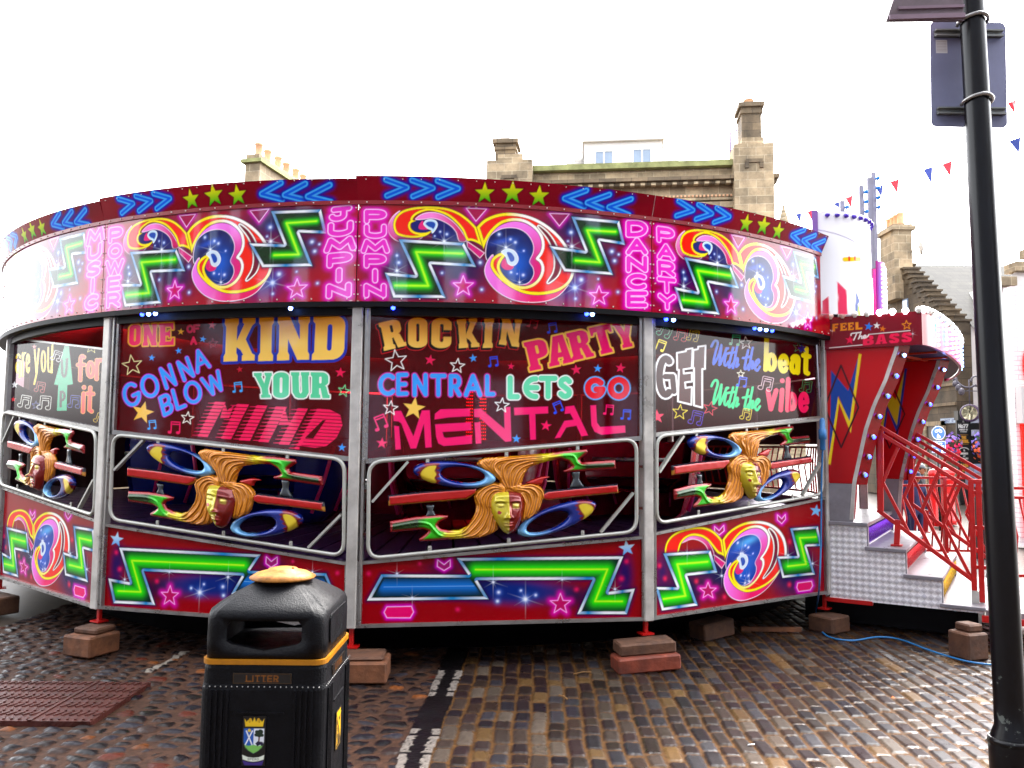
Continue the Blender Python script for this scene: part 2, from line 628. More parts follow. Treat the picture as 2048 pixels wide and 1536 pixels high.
BK = {
    'I': [(_stem(.12, .88, .12), [])],
    'K': [(_stem(.06, .42), []), ([(.36, .64), (.66, .14), (.6, .1), (.6, 0), (1.02, 0), (1.02, .12), (.92, .18), (.56, .74)], []), ([(.42, .56), (.62, .36), (.95, .84), (1.04, .88), (1.04, 1), (.62, 1), (.62, .88), (.66, .86)], [])],
    'N': [(_stem(.06, .33), []), (_stem(.7, .95), []), ([(.02, 0), (.38, 0), (.97, 1), (.64, 1)], [])],
    'D': [([(-.02, 0), (.62, 0)] + arc(.62, .24, .38, .24, -80, 0, 5) + arc(.62, .76, .38, .24, 0, 80, 5) + [(.62, 1), (-.02, 1), (-.02, .88), (.05, .82), (.05, .18), (-.02, .12)], [rrect(.44, .2, .6, .8, .07, .07)])],
    'O': [(rrect(0, 0, 1, 1, .46, .2), [rrect(.42, .2, .58, .8, .07, .06)])],
    'C': [(rrect(0, 0, 1, 1, .46, .2), [rrect(.42, .2, .6, .8, .07, .06), [(.58, .4), (1.1, .4), (1.1, .62), (.58, .62)]])],
    'P': [([(-.03, 0), (.6, 0)] + arc(.6, .2, .38, .2, -80, 0, 5) + arc(.6, .42, .38, .2, 0, 80, 5) + [(.45, .64), (.45, .84), (.52, .88), (.52, 1), (-.03, 1), (-.03, .88), (.05, .82), (.05, .18), (-.03, .12)], [rrect(.45, .18, .58, .46, .05, .05)])],
    'R': [([(-.03, 0), (.6, 0)] + arc(.6, .2, .36, .2, -80, 0, 5) + arc(.6, .36, .36, .18, 0, 60, 5) + [(.85, .56), (.96, .86), (1.04, .88), (1.04, 1), (.64, 1), (.52, .62), (.45, .62), (.45, .84), (.52, .88), (.52, 1), (-.03, 1), (-.03, .88), (.05, .82), (.05, .18), (-.03, .12)], [rrect(.45, .17, .58, .43, .05, .05)])],
    'A': [([(-.04, 1), (-.04, .88), (.03, .86), (.27, .0), (.74, 0), (.97, .86), (1.04, .88), (1.04, 1), (.58, 1), (.58, .88), (.63, .86), (.61, .76), (.4, .76), (.37, .86), (.43, .88), (.43, 1)], [[(.5, .24), (.57, .58), (.44, .58)]])],
    'T': [([(0, 0), (1, 0), (1, .3), (.9, .3), (.84, .2), (.7, .2), (.7, .84), (.78, .88), (.78, 1), (.22, 1), (.22, .88), (.3, .84), (.3, .2), (.16, .2), (.1, .3), (0, .3)], [])],
    'Y': [([(-.02, 0), (.44, 0), (.44, .1), (.38, .14), (.52, .42), (.66, .14), (.6, .1), (.6, 0), (1.02, 0), (1.02, .12), (.96, .14), (.7, .62), (.7, .86), (.78, .88), (.78, 1), (.24, 1), (.24, .88), (.32, .86), (.32, .62), (.05, .14), (-.02, .12)], [])],
    'U': [([(-.02, 0), (.46, 0), (.46, .12), (.42, .15), (.42, .76), (.5, .83), (.58, .76), (.58, .15), (.54, .12), (.54, 0), (1.02, 0), (1.02, .12), (.96, .15), (.96, .78), (.8, .96), (.65, 1), (.35, 1), (.2, .96), (.04, .78), (.04, .15), (-.02, .12)], [])],
    'E': [([(-.02, 0), (1, 0), (1, .3), (.88, .3), (.8, .17), (.42, .17), (.42, .4), (.62, .4), (.66, .33), (.76, .33), (.76, .65), (.66, .65), (.62, .57), (.42, .57), (.42, .83), (.8, .83), (.9, .68), (1.02, .68), (1, 1), (-.02, 1), (-.02, .88), (.04, .84), (.04, .16), (-.02, .12)], [])],
    'B': [([(0, 0), (.68, 0), (.95, .1), (.98, .34), (.84, .47), (1, .58), (1, .88), (.75, 1), (0, 1)], [rrect(.4, .2, .6, .38, .04, .04), rrect(.4, .6, .6, .8, .04, .04)])],
    'S': [([(.05, .2), (.2, 0), (.8, 0), (.97, .16), (.97, .32), (.62, .32), (.5, .22), (.4, .3), (.95, .6), (.97, .85), (.8, 1), (.2, 1), (.03, .84), (.03, .68), (.38, .68), (.5, .79), (.6, .7), (.05, .42)], [])],
    'F': [([(0, 0), (1, 0), (1, .24), (.42, .24), (.42, .4), (.85, .4), (.85, .62), (.42, .62), (.42, 1), (0, 1)], [])],
    'L': [([(0, 0), (.42, 0), (.42, .76), (1, .76), (1, 1), (0, 1)], [])],
}
BK['e'] = [([(0, 0), (1, 0), (1, .24), (.42, .24), (.42, .39), (.85, .39), (.85, .61), (.42, .61), (.42, .76), (1, .76), (1, 1), (0, 1)], [])]


def bk(ch, tl, tr, bl):
    tl, tr, bl = [np.array(q, float) for q in (tl, tr, bl)]
    ex, ey = tr - tl, bl - tl
    f = lambda P: [tl + a * ex + b * ey for a, b in P]
    return union([poly(f(o), [f(h) for h in hs]) for o, hs in BK[ch]])


def note(cx, cy, s, rot=0, kind=2):
    """two tied quavers"""
    c, q = cos(radians(rot)), sin(radians(rot))
    f = lambda P: [(cx + s * (a * c - b * q), cy + s * (a * q + b * c)) for a, b in P]
    L = [f([(-.35, .42), (-.35, -.5), (.4, -.5), (.4, .42)]), f([(-.35, -.3), (.4, -.3)])] if kind == 2 else [f([(-.35, .42), (-.35, -.42), (.35, -.5), (.35, .42)])]
    return union([stroke(L, s * .058), stroke([f([(-.52, .42), (-.42, .42)]), f([(.22, .42), (.32, .42)])], s * .13)])


# ------------------------------------------------------------------ motifs
WHITE = (250, 250, 255)
NEON_P = (238, 30, 190)


def neon(a, sh, w=5, core=(255, 190, 250), mid=NEON_P, r=16, k=.95, body=True):
    a.glow(sh, (235, 0, 205), r, k)
    if body: a.fill(sh, mid)
    return a.line(sh, core, w)


def chrome_zig(a, P, bev, line, glow_c=(40, 235, 10), core=(190, 255, 30), inner=(8, 46, 22), gr=24, cw=7):
    """dark inset panel in a chrome bevel with a neon bar down its middle"""
    P = np.asarray(P, float); m = len(P)
    sh = poly(P)
    a.glow(sh, (20, 0, 70), bev * .9, .75)
    i = a._sel(sh.bb, a.aa)
    x, y = a.x[i], a.y[i]
    d = sh.fn(x, y)
    best = np.full(x.shape, 1e9); tt = np.zeros(x.shape); ei = np.zeros(x.shape, int)
    for k in range(m):
        q0, q1 = P[k], P[(k + 1) % m]; e = q1 - q0; L = e @ e
        t = np.clip(((x - q0[0]) * e[0] + (y - q0[1]) * e[1]) / L, 0, 1)
        dd = (x - q0[0] - t * e[0]) ** 2 + (y - q0[1] - t * e[1]) ** 2
        u = dd < best; best = np.where(u, dd, best); tt = np.where(u, t, tt); ei = np.where(u, k, ei)
    ed = np.array([P[(k + 1) % m] - P[k] for k in range(m)])
    horiz = np.abs(ed[:, 0]) > np.abs(ed[:, 1])
    h = horiz[ei]
    ph = (ei * 0.37) % 1
    w = np.where(h, np.clip(np.abs(((tt * 1.0 + ph) % 1) - .5) * 3.2 - .55, 0, 1), np.clip(1.25 - 2.2 * tt, 0, 1) * .85)
    w = np.where(h, w, np.where((ei % 2) == 0, w, .85 - w))
    s = np.sqrt(best) / bev
    base = lin((248, 252, 255))[None] * (1 - w[:, None]) + lin((38, 140, 205))[None] * w[:, None]
    base = base * (1 - .25 * np.clip(s, 0, 1)[:, None])
    al = np.clip(-d / a.aa + .5, 0, 1)
    a.C[i] = a.C[i] * (1 - al[:, None]) + base * al[:, None]; a.A[i] = np.maximum(a.A[i], al)
    al = np.clip((-d - bev) / a.aa + .5, 0, 1)
    a.C[i] = a.C[i] * (1 - al[:, None]) + lin(inner)[None] * al[:, None]
    ln = stroke([line], 0)
    dl = ln.fn(x, y)
    g = al * .97 * np.exp(-(dl / gr) ** 2)
    a.C[i] = a.C[i] * (1 - g[:, None]) + lin(glow_c)[None] * g[:, None]
    g = al * np.exp(-(dl / cw) ** 2)
    a.C[i] = a.C[i] * (1 - g[:, None]) + lin(core)[None] * g[:, None]
    a.line(sh, (6, 8, 30), 2.5, 2)
    a.line(sh, (10, 14, 50), 3, -bev)


def ribbon(a, P, w, wt=None, outer=(255, 232, 12), inner=(243, 28, 8), fade=None):
    """red ribbon edged yellow, thin black keylines; fade(x, y) -> 0..1 turns the yellow to white"""
    sh = poly(P)
    def oc(x, y):
        f = np.clip(fade(x, y), 0, 1)[:, None] if fade else 0
        return lin(outer)[None] * (1 - f) + lin((255, 250, 244))[None] * f
    a.fill(sh, oc)
    a.fill(sh, inner, -w)
    a.line(sh, (40, 8, 20), 3.2)
    a.line(sh, (120, 20, 10), 2.2, -w)
    return sh


def swirl(a, skirt=False):
    """the curling ribbon motif, in the coordinates of the middle board"""
    red = (238, 26, 8)
    if not skirt:
        # pink underside of the left curl
        p = poly(cr([(330, 270), (280, 310), (252, 370), (262, 425), (300, 462), (345, 475), (430, 470), (480, 440), (400, 447), (320, 430), (288, 385), (290, 335)], True, 5))
        a.fill(p, lambda x, y: lin((250, 150, 225))[None] + (lin((215, 40, 120)) - lin((250, 150, 225)))[None] * np.clip((y - 290) / 180, 0, 1)[:, None]); a.line(p, (255, 225, 245), 4)
    # dark eye of the left curl
    if not skirt:
        e = poly(cr([(405, 360), (440, 325), (500, 310), (580, 318), (650, 350), (700, 410), (718, 468), (560, 480), (540, 420), (470, 430), (420, 400)], True, 5))
        a.fill(e, (18, 22, 105)); a.glow(e, (8, 10, 60), 10, .5, False)
        for q in ((596, 408, 5), (640, 424, 7), (560, 436, 4), (470, 372, 4)): a.dot(*q)
    pk = poly(cr([(432, 325), (480, 290), (545, 280), (612, 296), (682, 342), (735, 402), (768, 466), (722, 470), (702, 412), (664, 368), (602, 333), (540, 319), (480, 326)], True, 5))
    a.fill(pk, lambda x, y: lin((252, 130, 215))[None] + (lin((205, 10, 95)) - lin((252, 130, 215)))[None] * np.clip((x - 540) / 190, 0, 1)[:, None])
    a.line(pk, (255, 230, 245), 4); 
    v = poly([(772, 470), (888, 548), (858, 582), (776, 508)])
    a.fill(v, (214, 24, 120)); a.line(v, (255, 220, 240), 4)
    # dark starry disc inside the ring
    bl = poly(cr([(900, 520), (925, 440), (990, 395), (1060, 383), (1125, 395), (1176, 432), (1208, 490), (1208, 545), (1184, 605), (1208, 650), (1210, 695), (1178, 742), (1120, 757), (1060, 738), (1000, 690), (960, 640), (905, 590)], True, 5))
    pink = poly(cr([(905, 470), (950, 400), (1010, 360), (1080, 342), (1150, 352), (1212, 388), (1252, 436), (1266, 495), (1255, 545), (1226, 585), (1252, 612), (1264, 655), (1250, 705), (1210, 748), (1150, 762), (1060, 740), (1000, 690), (960, 640), (905, 590)], True, 5))
    a.fill(pink, lambda x, y: lin((246, 120, 232))[None] + (lin((228, 16, 110)) - lin((246, 120, 232)))[None] * np.clip((x - 1060) / 150, 0, 1)[:, None] * np.clip((y - 340) / 260, 0, 1)[:, None])
    a.line(bl, (255, 235, 250), 8)
    a.fill(bl, (14, 18, 84) if not skirt else (6, 50, 150))
    a.blob(1110, 620, 75, 110, (12, 90, 205), .9, 10); a.blob(1010, 470, 80, 20, (30, 90, 220), .6, -12)
    if skirt: a.blob(1080, 430, 90, 30, (90, 190, 255), .75, -10)
    for q in ((985, 425, 8), (1060, 458, 7), (1092, 478, 8), (1148, 534, 5), (1064, 676, 7), (1144, 694, 8), (1104, 686, 4), (1010, 560, 4)): a.dot(*q)
    # pink underside of the ring
    un = poly(cr([(945, 560), (912, 595), (890, 650), (898, 705), (935, 765), (990, 815), (1065, 853), (1145, 872), (1235, 874), (1312, 862), (1385, 825), (1445, 755), (1400, 780), (1300, 815), (1180, 815), (1060, 770), (980, 700), (945, 630)], True, 5))
    a.fill(un, lambda x, y: lin((244, 120, 235))[None] + (lin((236, 20, 100)) - lin((244, 120, 235)))[None] * np.clip((x - 900) / 300, 0, 1)[:, None]); a.line(un, (255, 225, 245), 5); a.line(un, (20, 5, 30), 3, 5)
    # the ring ribbon
    ring_o = cr([(835, 377), (880, 332), (940, 301), (1010, 284), (1080, 283), (1160, 296), (1240, 326), (1320, 376), (1390, 441), (1440, 511), (1476, 590), (1485, 650), (1470, 718), (1432, 768), (1372, 804), (1300, 822), (1220, 826), (1140, 813), (1060, 776), (1000, 733), (952, 682), (928, 635), (934, 592), (962, 562), (1000, 546), (1030, 556)], n=5)
    ring_i = cr([(1024, 572), (1002, 602), (990, 640), (1010, 688), (1055, 732), (1105, 760), (1160, 766), (1214, 744), (1250, 702), (1264, 652), (1252, 612), (1226, 586), (1255, 542), (1266, 492), (1250, 432), (1210, 384), (1150, 348), (1080, 338), (1010, 354), (955, 396), (910, 458), (882, 526)], n=5)
    ribbon(a, np.vstack([ring_o, ring_i]), 21, fade=lambda x, y: np.clip((x - 1030) / 120, 0, 1) * np.clip((800 - y) / 130, 0, 1))
    # leaf openings on the far side of the ring
    lf = poly(cr([(1246, 372), (1300, 412), (1348, 478), (1380, 560), (1388, 640), (1366, 700), (1308, 744), (1345, 682), (1357, 610), (1344, 530), (1308, 452)], True, 5))
    a.fill(lf, (255, 248, 240), 12); a.fill(lf, (120, 6, 40)); a.line(lf, (60, 8, 20), 3, 12); a.line(lf, (60, 8, 20), 2.5)
    st = stroke([cr([(1175, 330), (1270, 380), (1350, 470), (1400, 580), (1410, 680), (1340, 770)], n=5)], 4)
    # left curl ribbon
    if not skirt:
        lo = cr([(882, 526), (868, 500), (835, 480), (800, 468), (770, 464), (742, 402), (700, 350), (640, 302), (562, 274), (500, 272), (438, 298), (415, 328), (438, 335), (404, 352), (402, 382), (424, 404), (462, 414), (502, 412), (536, 402), (532, 414), (500, 436), (450, 448), (400, 450), (350, 443), (308, 426), (288, 390), (286, 345), (306, 300), (350, 266), (420, 246), (500, 239), (580, 241), (660, 256), (730, 286), (790, 331), (835, 377)], n=5)
    else:
        lo = cr([(882, 526), (868, 500), (835, 480), (800, 462), (742, 402), (700, 360), (640, 322), (562, 300), (500, 305), (450, 335), (420, 390), (370, 420), (310, 420), (288, 390), (290, 345), (312, 300), (356, 266), (420, 246), (500, 239), (580, 241), (660, 256), (730, 286), (790, 331), (835, 377)], n=5)
    ribbon(a, lo, 17)
    if not skirt:
        d = poly(cr([(487, 358), (500, 335), (530, 327), (562, 334), (577, 356), (570, 384), (545, 416), (536, 396), (510, 384)], True, 5))
        a.fill(poly(cr([(480, 335), (458, 360), (456, 388), (490, 394), (520, 388), (492, 366)], True, 5)), (226, 30, 120))
        a.fill(d, (190, 225, 245)); a.fill(d, (18, 70, 170), -13); a.line(d, (250, 252, 255), 4)
    # curled tip in the disc
    q = poly(cr([(1000, 540), (1040, 521), (1085, 535), (1110, 575), (1106, 610), (1078, 632), (1045, 618), (1032, 580), (1020, 560)], True, 5))
    a.fill(poly(cr([(1005, 600), (1000, 635), (1030, 660), (1070, 655), (1080, 630), (1040, 620), (1025, 585)], True, 5)), (226, 22, 110))
    a.fill(q, (205, 222, 236)); a.line(q, (250, 252, 255), 4)
    q2 = poly(cr([(1036, 545), (1062, 545), (1085, 575), (1082, 600), (1062, 606), (1048, 580)], True, 4)); a.fill(q2, (16, 66, 170))
    a.glint(1030, 512, 85); a.glint(1120, 742, 60)


ZL = [(322, 457), (752, 482), (833, 640), (535, 622), (632, 845), (287, 842), (230, 678), (432, 695)]
ZLl = [(742, 552), (437, 542), (517, 765), (300, 763)]
ZR = [(1463, 308), (1778, 337), (1817, 495), (1650, 468), (1738, 693), (1415, 668), (1318, 502), (1555, 535)]
ZRl = [(1752, 408), (1567, 398), (1650, 610), (1492, 598)]


def art_board(a, left, right):
    a.base((176, 2, 30)); a.space(3.3032, 700, 340)
    a.blob(1000, 620, 900, 330, (140, 2, 30), .8)
    for q in ((300, 600, 190, 140, (26, 4, 92), 1), (330, 800, 240, 60, (30, 6, 84), .9), (640, 560, 260, 160, (18, 4, 66), 1), (760, 690, 170, 120, (18, 6, 78), .9),
              (1480, 380, 230, 150, (22, 6, 84), 1), (1430, 760, 150, 120, (14, 14, 130), .95), (1700, 560, 120, 130, (26, 4, 52), .8), (1100, 250, 500, 60, (150, 10, 50), .5), (860, 420, 90, 60, (60, 6, 60), .4), (620, 330, 160, 90, (24, 10, 90), .5)):
        a.blob(*q)
    for q in ((310, 565, 7), (322, 612, 9), (860, 612, 9), (608, 680, 7), (870, 790, 8), (1460, 412, 10), (1440, 470, 5), (1730, 538, 10), (1775, 558, 6), (1528, 725, 12), (1770, 806, 7), (1490, 850, 7), (1748, 600, 9), (1640, 720, 5)): a.dot(*q)
    for t in ([(768, 252), (902, 258), (832, 338)], [(1318, 287), (1448, 291), (1383, 370)]):
        s = poly(t); a.glow(s, (225, 10, 200), 16, .8, False); a.glow(s, (170, 4, 90), 10, .5); a.line(s, (255, 190, 250), 5)
    for c in ((748, 768, 70), (1645, 832, 66)):
        s = poly(star_pts(*c)); a.glow(s, (225, 10, 200), 18, .9, False); a.fill(s, (196, 6, 80)); a.inglow(s, (232, 20, 190), 12, .8); a.line(s, (255, 190, 250), 5)
    swirl(a)
    chrome_zig(a, ZL, 19, ZLl); chrome_zig(a, ZR, 18, ZRl, gr=19, cw=6)
    a.glint(622, 470, 95); a.glint(310, 665, 90); a.glint(1466, 505, 100); a.glint(1486, 778, 110); a.dot(1486, 778, 12)
    rr = random.Random(left + right)                 # chipped paint along the edges
    for k in range(26):
        e = rr.random()
        cx, cy = (rr.uniform(40, 2000), rr.choice((238, 905)) + rr.uniform(-14, 14)) if e < .6 else (rr.choice((60, 1985)) + rr.uniform(-14, 14), rr.uniform(240, 900))
        cy += (cx - 1000) * .03
        P = [(cx + rr.uniform(2, 9) * cos(q) * 1.4, cy + rr.uniform(2, 7) * sin(q)) for q in np.linspace(0, 2 * pi, 7)[:-1]]
        a.fill(poly(P), (214, 200, 190))
    for word, x0, x1, y0, y1, w in ((left, 168, 165, 258, 846, 62), (right, 1895, 1895, 330, 912, 60)):
        n = len(word)
        if not n: continue
        H = (y1 - y0) / n; shs = []
        for k, ch in enumerate(word):
            xc = x0 + (x1 - x0) * (k + .5) / n
            ww = w * {'I': .3, 'M': 1.25, 'W': 1.3, 'T': 1.0}.get(ch, .92)
            yt = y0 + H * k + 19; yb = y0 + H * (k + 1) - 19
            shs.append(sk(ch, (xc - ww, yt), (xc + ww, yt), (xc - ww, yb), 17))
        for s in shs: a.glow(s, (232, 0, 190), 22, .95)
        for s in shs: a.fill(s, (236, 40, 196)); a.line(s, (255, 196, 252), 6.5)


def art_crest(a):
    a.base((132, 0, 24)); a.space(3.3032, 700, 340)
    a.blob(700, 120, 500, 50, (150, 2, 28), .7); a.blob(1700, 200, 300, 60, (84, 0, 18), .6)
    for x0, y0, d in ((245, 72, 1), (415, 76, 1), (580, 80, 1), (1545, 142, -1), (1695, 168, -1), (1838, 196, -1)):
        tip = (x0 + d * 135, y0 + 54)
        s = stroke([[(x0, y0 + 8), tip, (x0 + d * 2, y0 + 104)]], 20)
        a.glow(s, (6, 24, 170), 15, .95); a.fill(s, (12, 96, 240)); a.line(s, (70, 180, 255), 9, -8)
    for c in ((888, 162, 66), (1068, 160, 72), (1242, 182, 66)):
        s = poly(star_pts(*c, 0, .42)); a.glow(s, (50, 0, 10), 8, .6)
        a.fill(s, lambda x, y, c=c: lin((245, 235, 20))[None] + (lin((40, 190, 20)) - lin((245, 235, 20)))[None] * np.clip((y - c[1] + 45) / 90, 0, 1)[:, None])


def put(a, sh, fill, *outs):
    for w, c in sorted(outs, key=lambda q: -q[0]): a.fill(sh, c, w)
    a.fill(sh, fill)


GOLD = (252, 178, 44)
def gold(y0, y1):
    return lambda x, y: lin((250, 150, 10))[None] + (lin((255, 206, 92)) - lin((250, 150, 10)))[None] * np.clip((y - y0) / (y1 - y0), 0, 1)[:, None]


PK = (255, 14, 108); BLU = (52, 158, 252); MINT = (92, 224, 172)


def stars(a, L, w=6):
    for cx, cy, R, rot, col, solid in L:
        s = poly(star_pts(cx, cy, R, rot, .42))
        if solid: a.fill(s, col)
        else: a.line(s, col, w)


def art_sign0(a):
    a.base((110, 0, 14)); a.space(3.9385, 200, 600)
    for ch, q in zip('KIND', (((968, 145), (1205, 135), (955, 482)), ((1240, 134), (1355, 131), (1232, 478)), ((1385, 131), (1640, 124), (1378, 473)), ((1675, 120), (1922, 113), (1660, 470)))):
        put(a, bk(ch, *q), gold(120, 330), (24, (22, 44, 170)))
    for ch, q in zip('KIND', (((968, 145), (1205, 135), (955, 482)), ((1240, 134), (1355, 131), (1232, 478)), ((1385, 131), (1640, 124), (1378, 473)), ((1675, 120), (1922, 113), (1660, 470)))):
        a.fill(bk(ch, *q), gold(120, 330))
    put(a, union([bk('O', (214, 192), (306, 186), (209, 358)), bk('N', (322, 186), (432, 183), (318, 358)), bk('E', (450, 182), (562, 176), (452, 356))]), (255, 20, 96), (11, GOLD))
    put(a, union([bk('Y', (1198, 572), (1335, 570), (1222, 770)), bk('O', (1350, 568), (1475, 566), (1348, 772)), bk('U', (1492, 566), (1632, 565), (1498, 772)), bk('R', (1650, 566), (1792, 568), (1648, 770))]), (88, 212, 156), (11, (246, 248, 240)))
    r = 13.5
    g = union([sk('G', (155, 690), (262, 640), (200, 845), r), sk('O', (296, 620), (408, 578), (340, 772), r), sk('N', (460, 542), (530, 512), (508, 690), r), sk('N', (598, 490), (668, 455), (648, 628), r), sk('A', (709, 422), (802, 377), (752, 565), r),
               sk('B', (456, 770), (520, 738), (490, 905), r), sk('L', (556, 712), (615, 688), (594, 855), r), sk('O', (640, 672), (748, 632), (680, 820), r), sk('W', (786, 622), (912, 560), (842, 752), r)])
    put(a, g, BLU, (7.5, (190, 50, 205)))
    # MIND in speed stripes, every stripe drawn out to a point on its left
    MC = (250, 12, 88); pit = 27.3
    ST = [(845, 975, 797, 705, 830, 1078), (1020, 1160, 815, 890, 1015, 1095), (1175, 1305, 825, 1030, 1165, 1108), (1325, 1460, 835, 1185, 1310, 1120), (1500, 1625, 848, 1345, 1475, 1140)]
    for xl, xr, y0, xm, xs, y1 in ST:
        n = 10
        for k in range(n):
            f0, f1 = (k + .08) / n, (k + .90) / n; ya, yb = y0 + (y1 - y0) * f0, y0 + (y1 - y0) * f1
            L0, L1 = xl + (xm - xl) * f0, xl + (xm - xl) * f1; R0, R1 = xr + (xs - xr) * f0, xr + (xs - xr) * f1; ym = (ya + yb) / 2
            a.fill(poly([(L0 - 8, ym - 2), (L0 + 34, ym - 3), (L0 + 50, ya), (R0, ya + 4), (R1, yb + 4), (L1 + 50, yb), (L0 + 34, ym + 4), (L0 - 8, ym + 2)]), MC)
    for P in ([(965, 800), (985, 868), (1040, 828), (1000, 930), (930, 930)], [(1440, 838), (1470, 960), (1500, 965), (1450, 1010), (1390, 985)]):
        for k in range(6):
            y = 808 + k * pit + (28 if P[0][0] > 1200 else 0); b_ = poly(P)
            a.fill(Sh(lambda x, yy, y=y, b_=b_: np.maximum(b_.fn(x, yy), np.abs(yy - y) - 11), b_.bb), MC)
    D_ = poly([(1700, 855), (1800, 862), (1880, 905), (1898, 985), (1850, 1085), (1770, 1150), (1680, 1165), (1540, 1145)], [[(1742, 945), (1765, 945), (1665, 1092), (1600, 1086)]])
    for k in range(12):
        yc = 866 + k * pit
        a.fill(Sh(lambda x, y, yc=yc: np.maximum(D_.fn(x, y), np.abs(y - yc - (x - 1700) * .06) - 11.5), D_.bb), MC)
        xl = 1650 - (yc - 860) * .56
        a.fill(poly([(xl - 5, yc - 2), (xl + 36, yc - 4), (xl + 52, yc - 10), (xl + 80, yc - 10), (xl + 80, yc + 10), (xl + 52, yc + 10), (xl + 36, yc + 4), (xl - 5, yc + 2)]), MC)
    CR = (246, 240, 170)
    stars(a, [(235, 512, 82, -8, CR, 0), (672, 930, 52, 8, (250, 250, 235), 0), (1908, 714, 48, 12, (120, 225, 150), 0), (318, 885, 92, 14, (252, 196, 60), 1), (390, 452, 28, 5, BLU, 1), (602, 397, 28, -8, BLU, 1), (794, 305, 28, 12, BLU, 1),
              (620, 246, 28, 5, (252, 180, 40), 1), (868, 195, 34, 10, (214, 8, 56), 1), (1085, 545, 28, -10, (190, 6, 40), 1), (1880, 570, 44, 6, (236, 10, 76), 1), (1893, 1162, 34, 4, BLU, 1), (874, 340, 40, -5, (120, 8, 30), 0)], 7)
    put(a, sk_word('OF', (672, 200), (765, 195), (0, 50), 9), (214, 8, 76)); put(a, sk_word('A', (700, 292), (738, 291), (2, 50), 9), (232, 8, 76))
    for q, c in (((1072, 685, 74, -6), (50, 170, 250)), ((395, 982, 66, -6), (50, 170, 250)), ((575, 1005, 90, 3), (236, 10, 90))): a.fill(note(*q), c)


